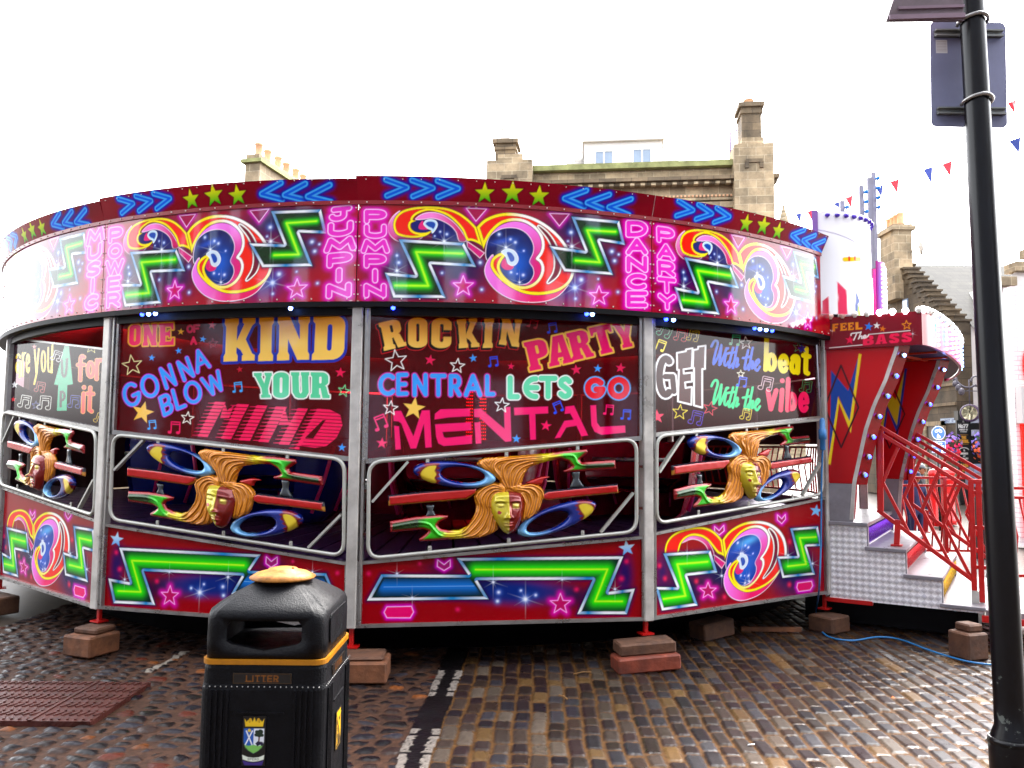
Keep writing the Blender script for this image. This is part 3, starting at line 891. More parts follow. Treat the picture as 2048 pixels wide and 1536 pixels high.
def art_sign1(a):
    a.base((104, 0, 14)); a.space(3.4712, 720, 600)
    rk = [('R', (132, 156), (278, 120), (172, 350)), ('O', (335, 118), (470, 118), (334, 328)), ('C', (500, 120), (640, 122), (495, 330)), ('K', (672, 132), (812, 122), (688, 332)), ('I', (866, 126), (934, 124), (856, 330)), ('N', (988, 108), (1130, 128), (966, 304))]
    sh = lambda dx, dy: union([bk(c, (p[0] + dx, p[1] + dy), (q[0] + dx, q[1] + dy), (b[0] + dx, b[1] + dy)) for c, p, q, b in rk])
    s = sh(-14, 14); a.fill(s, (196, 8, 26), 9); a.fill(s, (22, 2, 8), 3); a.fill(sh(0, 0), gold(120, 330))
    put(a, union([bk('P', (1142, 292), (1290, 262), (1188, 492)), bk('A', (1298, 260), (1452, 226), (1326, 462)), bk('R', (1438, 228), (1580, 196), (1486, 420)), bk('T', (1592, 192), (1740, 158), (1648, 384)), bk('Y', (1756, 152), (1886, 124), (1800, 340))]), (244, 16, 104), (12, (253, 196, 70)))
    r = 15.5
    c = union([sk('C', (142, 522), (238, 520), (142, 650), r), sk('E', (266, 518), (322, 516), (266, 650), r), sk('N', (380, 522), (456, 520), (380, 656), r), sk('T', (502, 524), (588, 524), (502, 656), r), sk('R', (632, 526), (692, 526), (632, 655), r), sk('A', (738, 526), (836, 526), (738, 656), r), sk('L', (886, 528), (928, 528), (886, 652), r)])
    put(a, c, BLU, (8.5, (200, 36, 150)))
    r = 19
    e = union([stroke([arc(1222, 607, 66, 62, -88, -272, 14), [(1165, 607), (1232, 607)]], r)])
    put(a, union([sk('L', (1046, 540), (1096, 540), (1046, 670), r), e, sk('T', (1262, 542), (1358, 542), (1262, 668), r), sk('S', (1396, 545), (1462, 545), (1396, 668), r)]), (104, 230, 178), (9, (248, 250, 245)))
    put(a, union([sk('G', (1588, 556), (1690, 556), (1588, 664), 21), sk('O', (1748, 552), (1858, 552), (1748, 668), 21)]), (238, 4, 32), (10, (90, 165, 235)))
    M = [[(230, 770), (286, 768), (372, 945), (430, 765), (486, 763), (500, 1022), (455, 1026), (444, 860), (392, 1030), (352, 1032), (288, 858), (268, 842), (234, 840)], [(237, 872), (272, 876), (285, 1036), (246, 1040)],
         [(518, 830), (522, 788), (560, 757), (765, 752), (768, 806), (620, 814)], [(522, 862), (773, 848), (776, 904), (575, 916), (584, 950), (600, 957), (778, 938), (781, 998), (582, 1014), (545, 996), (530, 950)],
         [(797, 850), (838, 846), (845, 996), (806, 999)], [(793, 756), (840, 752), (1006, 892), (1003, 743), (1048, 740), (1055, 980), (1012, 985), (832, 815), (795, 812)],
         [(1072, 746), (1310, 738), (1312, 786), (1222, 790), (1226, 968), (1186, 971), (1178, 793), (1075, 800)],
         [(1425, 790), (1432, 738), (1492, 732), (1590, 940), (1542, 946), (1508, 872), (1438, 884), (1396, 955), (1357, 960), (1424, 838), (1488, 830), (1464, 786)],
         [(1605, 730), (1645, 728), (1652, 850), (1674, 880), (1848, 870), (1850, 920), (1682, 936), (1634, 914), (1612, 870)]]
    for m in M: a.fill(poly(m), (253, 14, 112))
    stars(a, [(252, 420, 78, -8, (250, 250, 245), 0), (678, 455, 52, 6, (250, 250, 245), 0), (212, 750, 52, 6, (250, 250, 245), 0), (988, 730, 52, 6, (250, 250, 245), 0), (375, 752, 82, 8, (252, 206, 90), 1), (488, 415, 40, 10, (236, 14, 84), 1), (788, 402, 30, -8, BLU, 1), (1052, 458, 26, 6, (236, 14, 84), 1),
              (1506, 482, 40, -6, (236, 14, 84), 1), (1656, 474, 30, 5, BLU, 1), (1815, 470, 38, 8, (236, 14, 84), 1), (152, 994, 42, 5, (253, 14, 100), 1), (1296, 872, 40, 8, (253, 14, 100), 1), (1090, 964, 32, 4, BLU, 1)], 7)
    for q, col in (((932, 425, 66, -6), (14, 70, 230)), ((1342, 190, 66, -8), (14, 70, 230)), ((1380, 742, 70, -22), (14, 80, 240)), ((1858, 795, 66, 3), (14, 80, 240)), ((1210, 158, 66, 14), (170, 8, 40)), ((145, 848, 92, -22), (253, 14, 110)), ((1738, 762, 66, 4), (253, 14, 110))): a.fill(note(*q), col)


def art_sign2(a):
    a.base((74, 4, 18)); a.space(5.535, 1290, 620)
    a.blob(450, 350, 330, 420, (92, 40, 50), .45)
    WH = (252, 252, 252)
    G = union([stroke([arc(255, 735, 70, 200, -58, -300, 22)], 48), stroke([[(250, 735), (330, 735)], [(330, 735), (345, 900)]], 40)])
    a.fill(G, (60, 8, 22)); a.line(G, WH, 20)
    E = poly([(378, 472), (478, 452), (480, 432), (552, 420), (545, 640), (452, 655), (455, 700), (545, 690), (545, 790), (470, 800), (475, 860), (545, 850), (540, 1048), (390, 1010), (400, 660), (382, 660)]); a.fill(E, (78, 22, 30)); a.line(E, WH, 20)
    T = poly([(560, 440), (612, 430), (614, 402), (696, 390), (690, 650), (660, 650), (660, 1080), (568, 1055), (568, 640), (555, 640)]); a.fill(T, (78, 22, 30)); a.line(T, WH, 20)
    def script(dy, col):
        L = [cr([(762, 400), (790, 345), (822, 338), (830, 380), (800, 490), (785, 595), (840, 500), (872, 385), (862, 480), (850, 605), (892, 520), (930, 420)], n=5), cr([(922, 490), (905, 590), (925, 610), (950, 570)], n=4), [(940, 425), (945, 420)],
             cr([(1002, 415), (955, 610), (972, 625), (1000, 590)], n=4), [(935, 478), (1015, 465)], cr([(1050, 385), (1000, 635), (1020, 560), (1048, 530), (1052, 560), (1035, 625), (1062, 600)], n=5),
             cr([(1168, 440), (1130, 630), (1150, 645), (1175, 600)], n=4), [(1110, 530), (1195, 512)], cr([(1218, 415), (1175, 655), (1195, 590), (1220, 565), (1222, 590), (1210, 645), (1240, 620)], n=5), cr([(1250, 620), (1290, 570), (1280, 545), (1255, 575), (1246, 640), (1268, 668), (1298, 625)], n=5)]
        a.fill(stroke([np.asarray(l) + (0, dy) for l in L], 14), col)
    script(0, (28, 88, 226)); script(440, (22, 226, 142))
    def bold(L, col, r): a.fill(stroke(L, r), col)
    bold([[(1374, 300), (1362, 655)], arc(1425, 575, 38, 82, 0, 360, 16), arc(1560, 590, 38, 85, 40, 360, 16) + [(1522, 596)], arc(1682, 620, 34, 66, 0, 360, 14), [(1724, 545), (1716, 690)], arc(1690, 545, 32, 36, 200, 360, 8), cr([(1812, 425), (1806, 660), (1815, 690), (1828, 700)], n=4), [(1780, 500), (1842, 512)]], (254, 230, 14), 27)
    bold([[(1388, 895), (1420, 1095), (1478, 890)], [(1545, 885), (1530, 1105)], [(1546, 780), (1547, 782)], [(1612, 765), (1604, 1105)], arc(1652, 1012, 34, 82, 0, 360, 16), arc(1784, 1020, 36, 92, 40, 360, 16) + [(1750, 1024)]], (250, 26, 92), 27)
    GR = (78, 186, 120)
    stars(a, [(1142, 362, 72, -4, (236, 230, 225), 0), (1086, 705, 42, 0, (236, 230, 200), 0), (412, 1130, 86, 5, (244, 222, 50), 0), (160, 1180, 82, -3, (250, 50, 96), 1), (745, 1090, 80, 14, (220, 40, 70), 0), (1725, 410, 60, 5, (30, 120, 80), 0), (1765, 425, 56, -8, (18, 30, 130), 1)], 9)
    for q, c, ol in (((200, 390, 115, 20), (250, 228, 20), 0), ((255, 225, 130, 24), GR, 1), ((430, 270, 120, 10), (220, 30, 50), 1), ((565, 280, 105, 12), (220, 190, 30), 1), ((1030, 330, 110, 6), (60, 170, 120), 0), ((1106, 795, 105, 8), (20, 70, 230), 0), ((1375, 815, 130, 12), (240, 200, 210), 1), ((1815, 845, 110, 8), (26, 120, 70), 1), ((600, 1195, 130, 12), (70, 40, 190), 1), ((1150, 1155, 100, 10), (236, 210, 40), 1)):
        if ol: a.line(note(*q), c, 8, 4)
        else: a.fill(note(*q), c)


def art_sign3(a):
    """are you UP for it"""
    a.base((50, 22, 34)); a.space(2.4, 0, 620)
    a.blob(220, 300, 200, 160, (84, 50, 62), .6)
    Y = (252, 214, 20)
    a.fill(stroke([arc(72, 275, 9, 26, 0, 360, 12), [(83, 245), (80, 322)], arc(74, 232, 9, 20, 190, 350, 6), [(95, 205), (94, 318)], cr([(95, 240), (100, 212), (108, 205)], n=4), arc(120, 255, 7, 44, 30, 350, 12) + [(114, 262)]], 4.4), Y)
    a.fill(stroke([[(152, 190), (160, 300)], [(172, 185), (162, 300), (150, 355)], arc(194, 245, 9, 50, 0, 360, 14), cr([(217, 180), (217, 280), (224, 295), (232, 285), (236, 170)], n=4), [(238, 165), (234, 300)]], 4.4), Y)
    s = poly([(310, 110), (335, 355), (308, 360), (305, 483), (258, 483), (265, 360), (245, 357)]); a.fill(s, (32, 176, 128))
    a.fill(stroke([cr([(282, 240), (284, 300), (292, 318), (302, 300), (307, 235)], n=4)], 6), (26, 30, 34)); a.fill(stroke([[(276, 462), (277, 392)] + arc(283, 412, 12, 20, -90, 90, 8) + [(277, 434)]], 6), (26, 30, 34))
    R = (232, 40, 28)
    put(a, stroke([cr([(388, 225), (376, 222), (372, 245), (370, 335)], n=4), [(360, 262), (388, 262)], arc(420, 285, 14, 34, 0, 360, 14), [(450, 240), (448, 330)], cr([(450, 262), (458, 242), (474, 240)], n=4)], 8), R, (3.5, (226, 140, 24)))
    put(a, stroke([[(386, 400), (383, 488)], [(388, 370), (388, 371)], [(418, 372), (414, 478), (424, 486)], [(404, 400), (432, 402)]], 8), R, (3.5, (226, 140, 24)))
    stars(a, [(424, 178, 30, 4, (240, 220, 60), 0), (446, 152, 20, 10, (230, 210, 60), 0), (56, 358, 18, 0, (235, 235, 235), 1), (158, 456, 20, 0, (26, 50, 150), 0), (50, 428, 14, 0, (220, 30, 40), 1), (150, 175, 14, 0, (220, 20, 30), 1)], 3)
    for q, c in (((260, 220, 40, 18), (240, 240, 240)), ((108, 440, 50, 10), (236, 236, 226)), ((202, 445, 55, 5), (236, 236, 226)), ((345, 440, 50, 5), (30, 50, 170)), ((465, 520, 40, 20), (220, 180, 30)), ((180, 370, 40, 10), (190, 20, 40)), ((375, 150, 40, 20), (190, 210, 160))): a.line(note(*q), c, 3, 2)


def art_skirt_zig(a, mirror):
    """long zigzag skirting; traced on the middle bay (crop I)"""
    a.base((146, 0, 12)); a.space(3.4712, 710, 860)
    if mirror: a.x = 2010 - a.x
    a.blob(900, 1100, 300, 100, (8, 10, 60), 1, 0, 4); a.blob(1500, 1160, 180, 90, (16, 6, 50), .9, 0, 3); a.blob(1150, 1130, 330, 90, (4, 36, 120), 1, 0, 4); a.blob(1880, 1010, 60, 160, (14, 8, 90), .95, 0, 3); a.blob(620, 960, 150, 50, (24, 6, 56), .9)
    for q in ((1000, 1130, 10), (992, 1192, 10), (1155, 1118, 7), (1258, 1150, 8), (1185, 1178, 16)): a.dot(*q)
    for q in ((1890, 915, 10), (1855, 1035, 11), (1542, 1110, 10), (715, 1250, 10), (95, 1000, 10), (450, 930, 8)): a.blob(q[0], q[1], q[2] * 1.6, q[2] * 1.6, (230, 20, 90), .9)
    chrome_zig(a, [(183, 1006), (790, 1010), (708, 892), (1868, 880), (1765, 1128), (1948, 1105), (1893, 1282), (1548, 1282), (1655, 1042), (850, 1045), (930, 1178), (83, 1188)], 20,
               [(840, 972), (1758, 970), (1672, 1193), (1860, 1193)], gr=40, cw=6, inner=(8, 36, 34))
    b = stroke([[(200, 1093), (830, 1086)]], 0)
    box = poly([(200, 1030), (800, 1030), (890, 1155), (130, 1165)])
    i = a._sel(box.bb, 0); d = b.fn(a.x[i], a.y[i]); ins = np.clip(-box.fn(a.x[i], a.y[i]) / 10, 0, 1)
    a._mix(i, ins * np.exp(-(d / 42) ** 2) * .95, (18, 110, 205)); a.line(b, (120, 190, 235), 3)
    neon(a, poly([(575, 905), (620, 938), (662, 905), (662, 952), (620, 978), (573, 950)]), 5, mid=(160, 20, 110))
    neon(a, poly([(222, 1232), (392, 1228), (407, 1268), (384, 1308), (222, 1308), (202, 1270)]), 5, mid=(232, 4, 104))
    s = poly(star_pts(1430, 1212, 74)); a.glow(s, (230, 10, 170), 24, .9, False); a.fill(s, (190, 10, 90)); a.line(s, (255, 160, 240), 6)
    s = poly(star_pts(1893, 822, 58, -8)); a.fill(s, lambda x, y: lin((190, 225, 250))[None] + (lin((60, 150, 235)) - lin((190, 225, 250)))[None] * np.clip((y - 800) / 70, 0, 1)[:, None])
    a.glint(292, 1000, 60); a.glint(398, 1168, 60); a.glint(962, 1060, 80); a.glint(1810, 1108, 60); a.glint(1187, 1178, 100); a.glint(1442, 1042, 50)


def art_skirt_swirl(a):
    """swirl skirting; traced on the right-hand bay (crop J), the ribbon reuses the board's"""
    a.base((150, 0, 12)); a.space(3.6564, 1290, 820)
    a.blob(560, 1190, 150, 160, (10, 10, 76), 1, 0, 3); a.blob(350, 1300, 260, 110, (18, 6, 64), .95, 0, 3); a.blob(1100, 1180, 180, 200, (14, 6, 80), 1, 0, 4); a.blob(140, 1180, 60, 140, (18, 8, 90), .9)
    for q in ((120, 1140), (160, 1235), (390, 1255), (1072, 965), (1070, 1280), (595, 1370)): a.blob(q[0], q[1], 14, 18, (232, 30, 80), .9)
    neon(a, poly([(522, 852), (556, 885), (590, 845), (592, 885), (556, 915), (524, 890)]), 5, mid=(170, 20, 100))
    neon(a, poly([(982, 768), (1015, 798), (1040, 765), (1042, 800), (1014, 832), (984, 806)]), 5, mid=(170, 20, 100))
    neon(a, poly([(1132, 1268), (1232, 1255), (1240, 1288), (1222, 1318), (1138, 1330), (1125, 1300)]), 5, mid=(232, 4, 104))
    s = poly(star_pts(475, 1325, 62)); a.glow(s, (230, 10, 170), 20, .9, False); a.fill(s, (180, 10, 90)); a.line(s, (255, 160, 240), 5)
    s = poly(star_pts(1265, 738, 46, 8)); a.fill(s, (120, 190, 245))
    # map this space onto the board's ribbon coordinates
    x, y, aa = a.x, a.y, a.aa
    src = np.array([(140, 1050), (570, 1165), (1060, 1080), (795, 822), (800, 1385), (565, 965)], float)
    dst = np.array([(250, 370), (858, 582), (1485, 650), (1080, 283), (1235, 874), (835, 377)], float)
    B = np.c_[src, np.ones(6), src[:, 0] * src[:, 1] / 1000]
    K, *_ = np.linalg.lstsq(B, dst, rcond=None)
    G = np.c_[x, y, np.ones(x.size), x * y / 1000] @ K
    a.x, a.y = G[:, 0], G[:, 1]; a.aa = aa * 1.3
    swirl(a, True)
    a.x, a.y, a.aa = x, y, aa
    chrome_zig(a, [(148, 1052), (492, 1030), (543, 1190), (322, 1215), (400, 1432), (138, 1470), (90, 1298), (248, 1300)], 20, [(470, 1112), (250, 1130), (310, 1362), (150, 1385)], gr=42, cw=7)
    chrome_zig(a, [(1076, 868), (1278, 852), (1308, 995), (1195, 1000), (1258, 1205), (1020, 1230), (980, 1075), (1130, 1070)], 17, [(1262, 930), (1145, 938), (1192, 1130), (1060, 1145)], gr=34, cw=6)
    a.glint(322, 1050, 60); a.glint(575, 1215, 60); a.glint(776, 1255, 60); a.glint(1060, 1065, 60); a.glint(730, 1050, 50); a.glint(1240, 1125, 60)


# ------------------------------------------------------------------ ground
def ground_mat(name, bump=0.25):
    m, t, b = new_mat(name)
    N, L = t.nodes, t.links
    a = N.new('ShaderNodeAttribute'); a.attribute_name = 'Col'
    tc = N.new('ShaderNodeTexCoord')
    n = N.new('ShaderNodeTexNoise'); n.inputs['Scale'].default_value = 38; n.inputs['Detail'].default_value = 8; n.inputs['Roughness'].default_value = .7
    L.new(tc.outputs['Object'], n.inputs['Vector'])
    r = N.new('ShaderNodeMapRange'); r.inputs[1].default_value = .3; r.inputs[2].default_value = .7; r.inputs[3].default_value = .6; r.inputs[4].default_value = 1.4
    L.new(n.outputs[0], r.inputs[0])
    v = N.new('ShaderNodeVectorMath'); v.operation = 'SCALE'
    L.new(a.outputs['Color'], v.inputs[0]); L.new(r.outputs[0], v.inputs['Scale']); L.new(v.outputs[0], b.inputs['Base Color'])
    # damp: gloss comes from the attribute alpha broken up by noise
    n2 = N.new('ShaderNodeTexNoise'); n2.inputs['Scale'].default_value = 7; n2.inputs['Detail'].default_value = 5
    L.new(tc.outputs['Object'], n2.inputs['Vector'])
    q = N.new('ShaderNodeMath'); q.operation = 'MULTIPLY_ADD'; L.new(n2.outputs[0], q.inputs[0]); q.inputs[1].default_value = .5; 
    L.new(a.outputs['Alpha'], q.inputs[2]); L.new(q.outputs[0], b.inputs['Roughness'])
    b.inputs['Specular IOR Level'].default_value = .17
    bp = N.new('ShaderNodeBump'); bp.inputs['Strength'].default_value = bump; bp.inputs['Distance'].default_value = .006
    L.new(n.outputs[0], bp.inputs['Height']); L.new(bp.outputs[0], b.inputs['Normal'])
    return m


def build_ground():
    step = 0.0085
    xs = np.arange(-4.4, 4.5, step); ys = np.concatenate([np.arange(3.55, 7.0, step), np.arange(7.0, 8.6, .016)])
    X, Y = np.meshgrid(xs, ys); sh = X.shape; x = X.ravel(); y = Y.ravel()
    th = radians(1.9)
    u = (x + .62) * cos(th) - y * sin(th) ; v = (x + .62) * sin(th) + y * cos(th)     # u across the rows, v along them
    n = x.size
    H = np.zeros(n); C = np.zeros((n, 3)); R = np.zeros(n)
    u = u + .006 * np.sin(v * 3.1) + .004 * np.sin(v * 11 + x * 5)
    strip0, strip1 = -.085, .085
    # --- setts on the right
    rw = .101
    wob = RNG.normal(0, 1, 4000)
    iu = np.floor((u - strip1) / rw).astype(int)
    fu = (u - strip1) / rw - iu
    hl = lambda a, b, s: np.abs(np.sin((a * 127.1 + b * 311.7 + s * 74.7)) * 43758.5453) % 1.0
    lrow = .155 + .045 * hl(iu, 3, 1)
    vv = v / lrow + hl(iu, 0, 2) * 7
    vv = vv + .16 * np.sin(vv * 2.3 + iu)
    iv = np.floor(vv).astype(int); fv = vv - iv
    r1, r2, r3, r4 = hl(iu, iv, 3), hl(iu, iv, 4), hl(iu, iv, 5), hl(iu, iv, 6)
    gx = .062 + .055 * r1; gy = .03 + .035 * r2
    a = (np.abs(fu - .5 + .05 * (r3 - .5)) - (.5 - gx)) * rw; b = (np.abs(fv - .5) - (.5 - gy)) * lrow
    rad = .016
    d = np.where((a > -rad) & (b > -rad), np.hypot(np.maximum(a + rad, 0), np.maximum(b + rad, 0)) - rad, np.maximum(a, b))
    d = d + .0035 * np.sin(x * 173 + y * 91) * np.sin(y * 201 - x * 53)
    top = 1 - np.clip((d + .013) / .013, 0, 1) ** 2
    h = -.009 + .009 * np.where(d < 0, top, 0) + (r3 - .5) * .006 * (d < 0) + (fu - .5) * (r1 - .5) * .011 * (d < 0) + (fv - .5) * (r4 - .5) * .007 * (d < 0)
    pal = lin(np.array([(70, 52, 54), (62, 48, 52), (78, 62, 60), (56, 50, 58), (84, 68, 60), (96, 82, 74), (74, 72, 82), (66, 54, 50), (128, 116, 104), (150, 118, 76), (92, 92, 100), (60, 44, 46)]))
    k = (r2 * 7.999).astype(int); k = np.where(r4 > .86, 8, k); k = np.where(r4 > .955, 9, k); k = np.where((r4 > .74) & (r4 < .82), 10, k)
    c = pal[k] * (.75 + .5 * r1)[:, None]
    jc = lin((150, 104, 48))[None] * (.55 + .5 * hl(np.floor(x * 60), np.floor(y * 60), 9))[:, None]
    w = np.clip(d / .006 + .5, 0, 1)[:, None]
    C[:] = c * (1 - w) + jc * w; H[:] = h; R[:] = np.where(d < 0, .16 + .2 * r3, .6)
    # --- whin cobbles left of the strip
    s = u < strip0
    if s.any():
        us, vs_ = u[s] / .135, v[s] / .098
        us = us + .25 * np.sin(vs_ * .9) ; bu = np.floor(us).astype(int); bv = np.floor(vs_).astype(int)
        d1 = np.full(us.shape, 9.0); d2 = np.full(us.shape, 9.0); ci = np.zeros(us.shape, int); cj = np.zeros(us.shape, int)
        for i in (-1, 0, 1):
            for j in (-1, 0, 1):
                a_, b_ = bu + i, bv + j
                px = a_ + .15 + .7 * hl(a_, b_, 11); py = b_ + .15 + .7 * hl(a_, b_, 12)
                dd = np.hypot(us - px, vs_ - py)
                m1 = dd < d1
                d2 = np.where(m1, d1, np.minimum(d2, dd)); ci = np.where(m1, a_, ci); cj = np.where(m1, b_, cj); d1 = np.where(m1, dd, d1)
        e = (d2 - d1) * .055 - .012 - .012 * hl(ci, cj, 17)                      # >0 inside a stone
        e = e + .004 * np.sin(x[s] * 140 + y[s] * 60) * np.sin(y[s] * 150)
        q1, q2, q3 = hl(ci, cj, 13), hl(ci, cj, 14), hl(ci, cj, 15)
        hh = -.012 + np.where(e > 0, .015 * np.sqrt(np.clip(e / .03, 0, 1)) + (q1 - .5) * .006, 0)
        pal2 = lin(np.array([(44, 38, 44), (54, 44, 46), (38, 36, 44), (66, 54, 54), (60, 58, 70), (80, 62, 58), (46, 40, 40), (132, 60, 40), (176, 104, 50), (70, 70, 84)]))
        kk = (q2 * 6.999).astype(int); kk = np.where(q3 > .93, 7, kk); kk = np.where(q3 > .975, 8, kk); kk = np.where((q3 > .7) & (q3 < .8), 9, kk)
        cc = pal2[kk] * (.75 + .5 * q1)[:, None]
        jj = lin((122, 86, 66))[None] * (.55 + .6 * hl(np.floor(x[s] * 55), np.floor(y[s] * 55), 8))[:, None]
        w = np.clip(-e / .005 + .5, 0, 1)[:, None]
        C[s] = cc * (1 - w) + jj * w; H[s] = hh; R[s] = np.where(e > 0, .16 + .2 * q3, .6)
    # --- tar strip with worn white dashes
    s = (u >= strip0) & (u <= strip1)
    rough = .5 + .5 * np.sin(x * 90 + 3 * np.sin(y * 60)) * np.sin(y * 75 + 2 * np.sin(x * 50))
    C[s] = lin((34, 30, 33)); H[s] = -.006 + .002 * rough[s]; R[s] = .25
    dash = ((y > 4.02) & (y < 4.68)) | ((y > 5.27) & (y < 5.86))
    for c0 in (-.066, .064):
        edge = np.abs(u - c0) - .026 - .006 * np.sin(y * 57 + c0 * 99) - .004 * np.sin(y * 131)
        p = s & dash & (edge < 0) & (np.sin(y * 83 + 5 * np.sin(u * 120)) * np.sin(u * 260 + y * 31) < .86)
        p &= (np.sin(y * 23.7 + c0 * 50) > -.93)
        C[p] = lin((214, 206, 198)) * (.72 + .3 * rough[p])[:, None]; R[p] = .45; H[p] += .002
    # short worn dash near the left blocks
    p = (np.abs(x + 2.52 - .07 * (y - 6)) < .024) & (y > 5.76) & (y < 6.34) & (rough > .18)
    C[p] = lin((206, 198, 186)); R[p] = .45
    # grit and moss in places
    g = np.clip(np.sin(x * 1.7 + 2) * np.sin(y * 2.3 + x), 0, 1)[:, None]
    C *= .86 + .2 * g
    V = np.stack([x, y, H], 1)
    A = np.clip(R - .1, 0, 1)
    o = raw_mesh('road', V, grid_quads(sh[1], sh[0]), ground_mat('wet_setts'), None, np.c_[C * .29 * [1.05, .97, .91], A])
    tag(o, kind='structure')
    # the rest of the street to the far distance, a little below
    m, t, b = new_mat('street_setts')
    N, L = t.nodes, t.links
    tc = N.new('ShaderNodeTexCoord'); br = N.new('ShaderNodeTexBrick')
    br.inputs['Scale'].default_value = 1.0; br.inputs['Brick Width'].default_value = .2; br.inputs['Row Height'].default_value = .1
    br.inputs['Mortar Size'].default_value = .012
    br.inputs['Color1'].default_value = rgb(44, 37, 34); br.inputs['Color2'].default_value = rgb(56, 48, 44); br.inputs['Mortar'].default_value = rgb(60, 49, 34)
    L.new(tc.outputs['Object'], br.inputs['Vector']); L.new(br.outputs[0], b.inputs['Base Color']); b.inputs['Roughness'].default_value = .5; b.inputs['Specular IOR Level'].default_value = .2
    mb = MB()
    x0, x1, y0, y1 = -4.4, xs[-1], 3.55, ys[-1]; B = 260
    zz = -.03
    mb.add([(-B, -B, zz), (B, -B, zz), (B, y0 + .02, zz), (-B, y0 + .02, zz)], [(0, 1, 2, 3)])
    mb.add([(-B, y1 - .02, zz), (B, y1 - .02, zz), (B, B, zz), (-B, B, zz)], [(0, 1, 2, 3)])
    mb.add([(-B, y0 + .02, zz), (x0 + .02, y0 + .02, zz), (x0 + .02, y1 - .02, zz), (-B, y1 - .02, zz)], [(0, 1, 2, 3)])
    mb.add([(x1 - .02, y0 + .02, zz), (B, y0 + .02, zz), (B, y1 - .02, zz), (x1 - .02, y1 - .02, zz)], [(0, 1, 2, 3)])
    tag(mb.build('ground', m), kind='structure')


build_ground()
rust = mat('rusty_iron', rgb(74, 32, 25), .5, .3, .45, 14, .5, 60, rvar=.15)
timber = mat('weathered_timber', rgb(104, 62, 36), .75, 0, .6, 9, .6, 26)
timber_red = mat('old_red_timber', rgb(112, 46, 26), .7, 0, .6, 7, .5, 30)
timber_dark = mat('dark_timber', rgb(82, 52, 34), .75, 0, .5, 9, .6, 26)

# iron drain cover: herringbone treads on two plates
mb = MB()
gx0, gx1, gy0, gy1 = -3.75, -2.37, 4.67, 5.43
mb.box(((gx0 + gx1) / 2, (gy0 + gy1) / 2, .004), (gx1 - gx0, gy1 - gy0, .03))
for k in range(30):
    for r in range(10):
        xx = gx0 + .04 + k * .0455; yy = gy0 + .045 + r * .074
        if abs(xx - (-2.72)) < .03: continue
        s = 1 if r % 2 else -1
        mb.bar((xx - .014, yy - s * .026, .022), (xx + .014, yy + s * .026, .022), .013, .009)
mb.box((-2.72, (gy0 + gy1) / 2, .021), (.022, gy1 - gy0, .008))
tag(rebase(mb.build('drain_cover', rust)), 'rusty iron drain cover with herringbone treads set in the cobbles', 'drain cover')


# ------------------------------------------------------------------ the ride: a ring of bays around a centre
KS = 0.84
RR = 6.136 * KS; RCX = -.9784 * KS; RCY = 12.948 * KS; RPH = -.4844; RDL = .4265
Z_BB, Z_BT, Z_CT, Z_SK, Z_PT = 2.6227, 3.3553, 3.509, .313, 2.6026
BACK = 10                                     # back half: evenly spaced posts
ANG = {j: RPH + RDL * j for j in range(-2, 5)}
_a0, _a1 = ANG[4], ANG[-2] + 2 * pi
for k in range(1, BACK): ANG[4 + k] = _a0 + (_a1 - _a0) * k / BACK


def joint(j, r=RR, z=0.0):
    a = ANG[j]
    return np.array([RCX + r * sin(a), RCY - r * cos(a), z])


class Bay:
    """the flat plane between two posts"""
    def __init__(self, j, r=RR, jn=None):
        self.A = joint(j, r); self.B = joint(j + 1 if jn is None else jn, r)
        d = self.B - self.A; self.L = np.linalg.norm(d); self.eu = d / self.L
        self.en = np.array([self.eu[1], -self.eu[0], 0.0])
    def P(self, u, z, n=0.0):
        return self.A + self.eu * (u * self.L) + self.en * n + np.array([0, 0, z])
    def px(self, x, y, n=0.0):
        q = hit(x, y, self.A + self.en * n, self.en) - self.A
        return float(q @ self.eu) / self.L, float(q[2])


RB = RR + .06


class Arc:
    """a bent board between two posts: part of the cylinder"""
    def __init__(self, j, r=RB, jn=None):
        self.a0 = ANG[j]; self.a1 = ANG[j + 1 if jn is None else jn]
        if self.a1 < self.a0: self.a1 += 2 * pi
        self.r = r; self.L = r * (self.a1 - self.a0)
    def pts(self, U, Z, N):
        U, Z, N = np.broadcast_arrays(U, Z, N)
        a = self.a0 + (self.a1 - self.a0) * U; r = self.r + N
        return np.stack([RCX + r * np.sin(a), RCY - r * np.cos(a), Z + 0 * r], -1)
    def P(self, u, z, n=0.0): return self.pts(np.float64(u), np.float64(z), np.float64(n))
    def nrm(self, u): a = self.a0 + (self.a1 - self.a0) * u; return np.array([sin(a), -cos(a), 0])
    def rail(self, mb, z, n, w, h, k=14):
        U = np.linspace(0, 1, k + 1)
        R = [self.pts(U, z + dz, n + dn) for dn, dz in ((w / 2, -h / 2), (w / 2, h / 2), (-w / 2, h / 2), (-w / 2, -h / 2))]
        V = np.stack(R, 1).reshape(-1, 3); Fc = []
        for i in range(k):
            for c in range(4): Fc.append((i * 4 + c, i * 4 + (c + 1) % 4, i * 4 + 4 + (c + 1) % 4, i * 4 + 4 + c)[::-1])
        Fc += [(0, 1, 2, 3), (k * 4 + 3, k * 4 + 2, k * 4 + 1, k * 4)]
        mb.add(V, Fc, False)


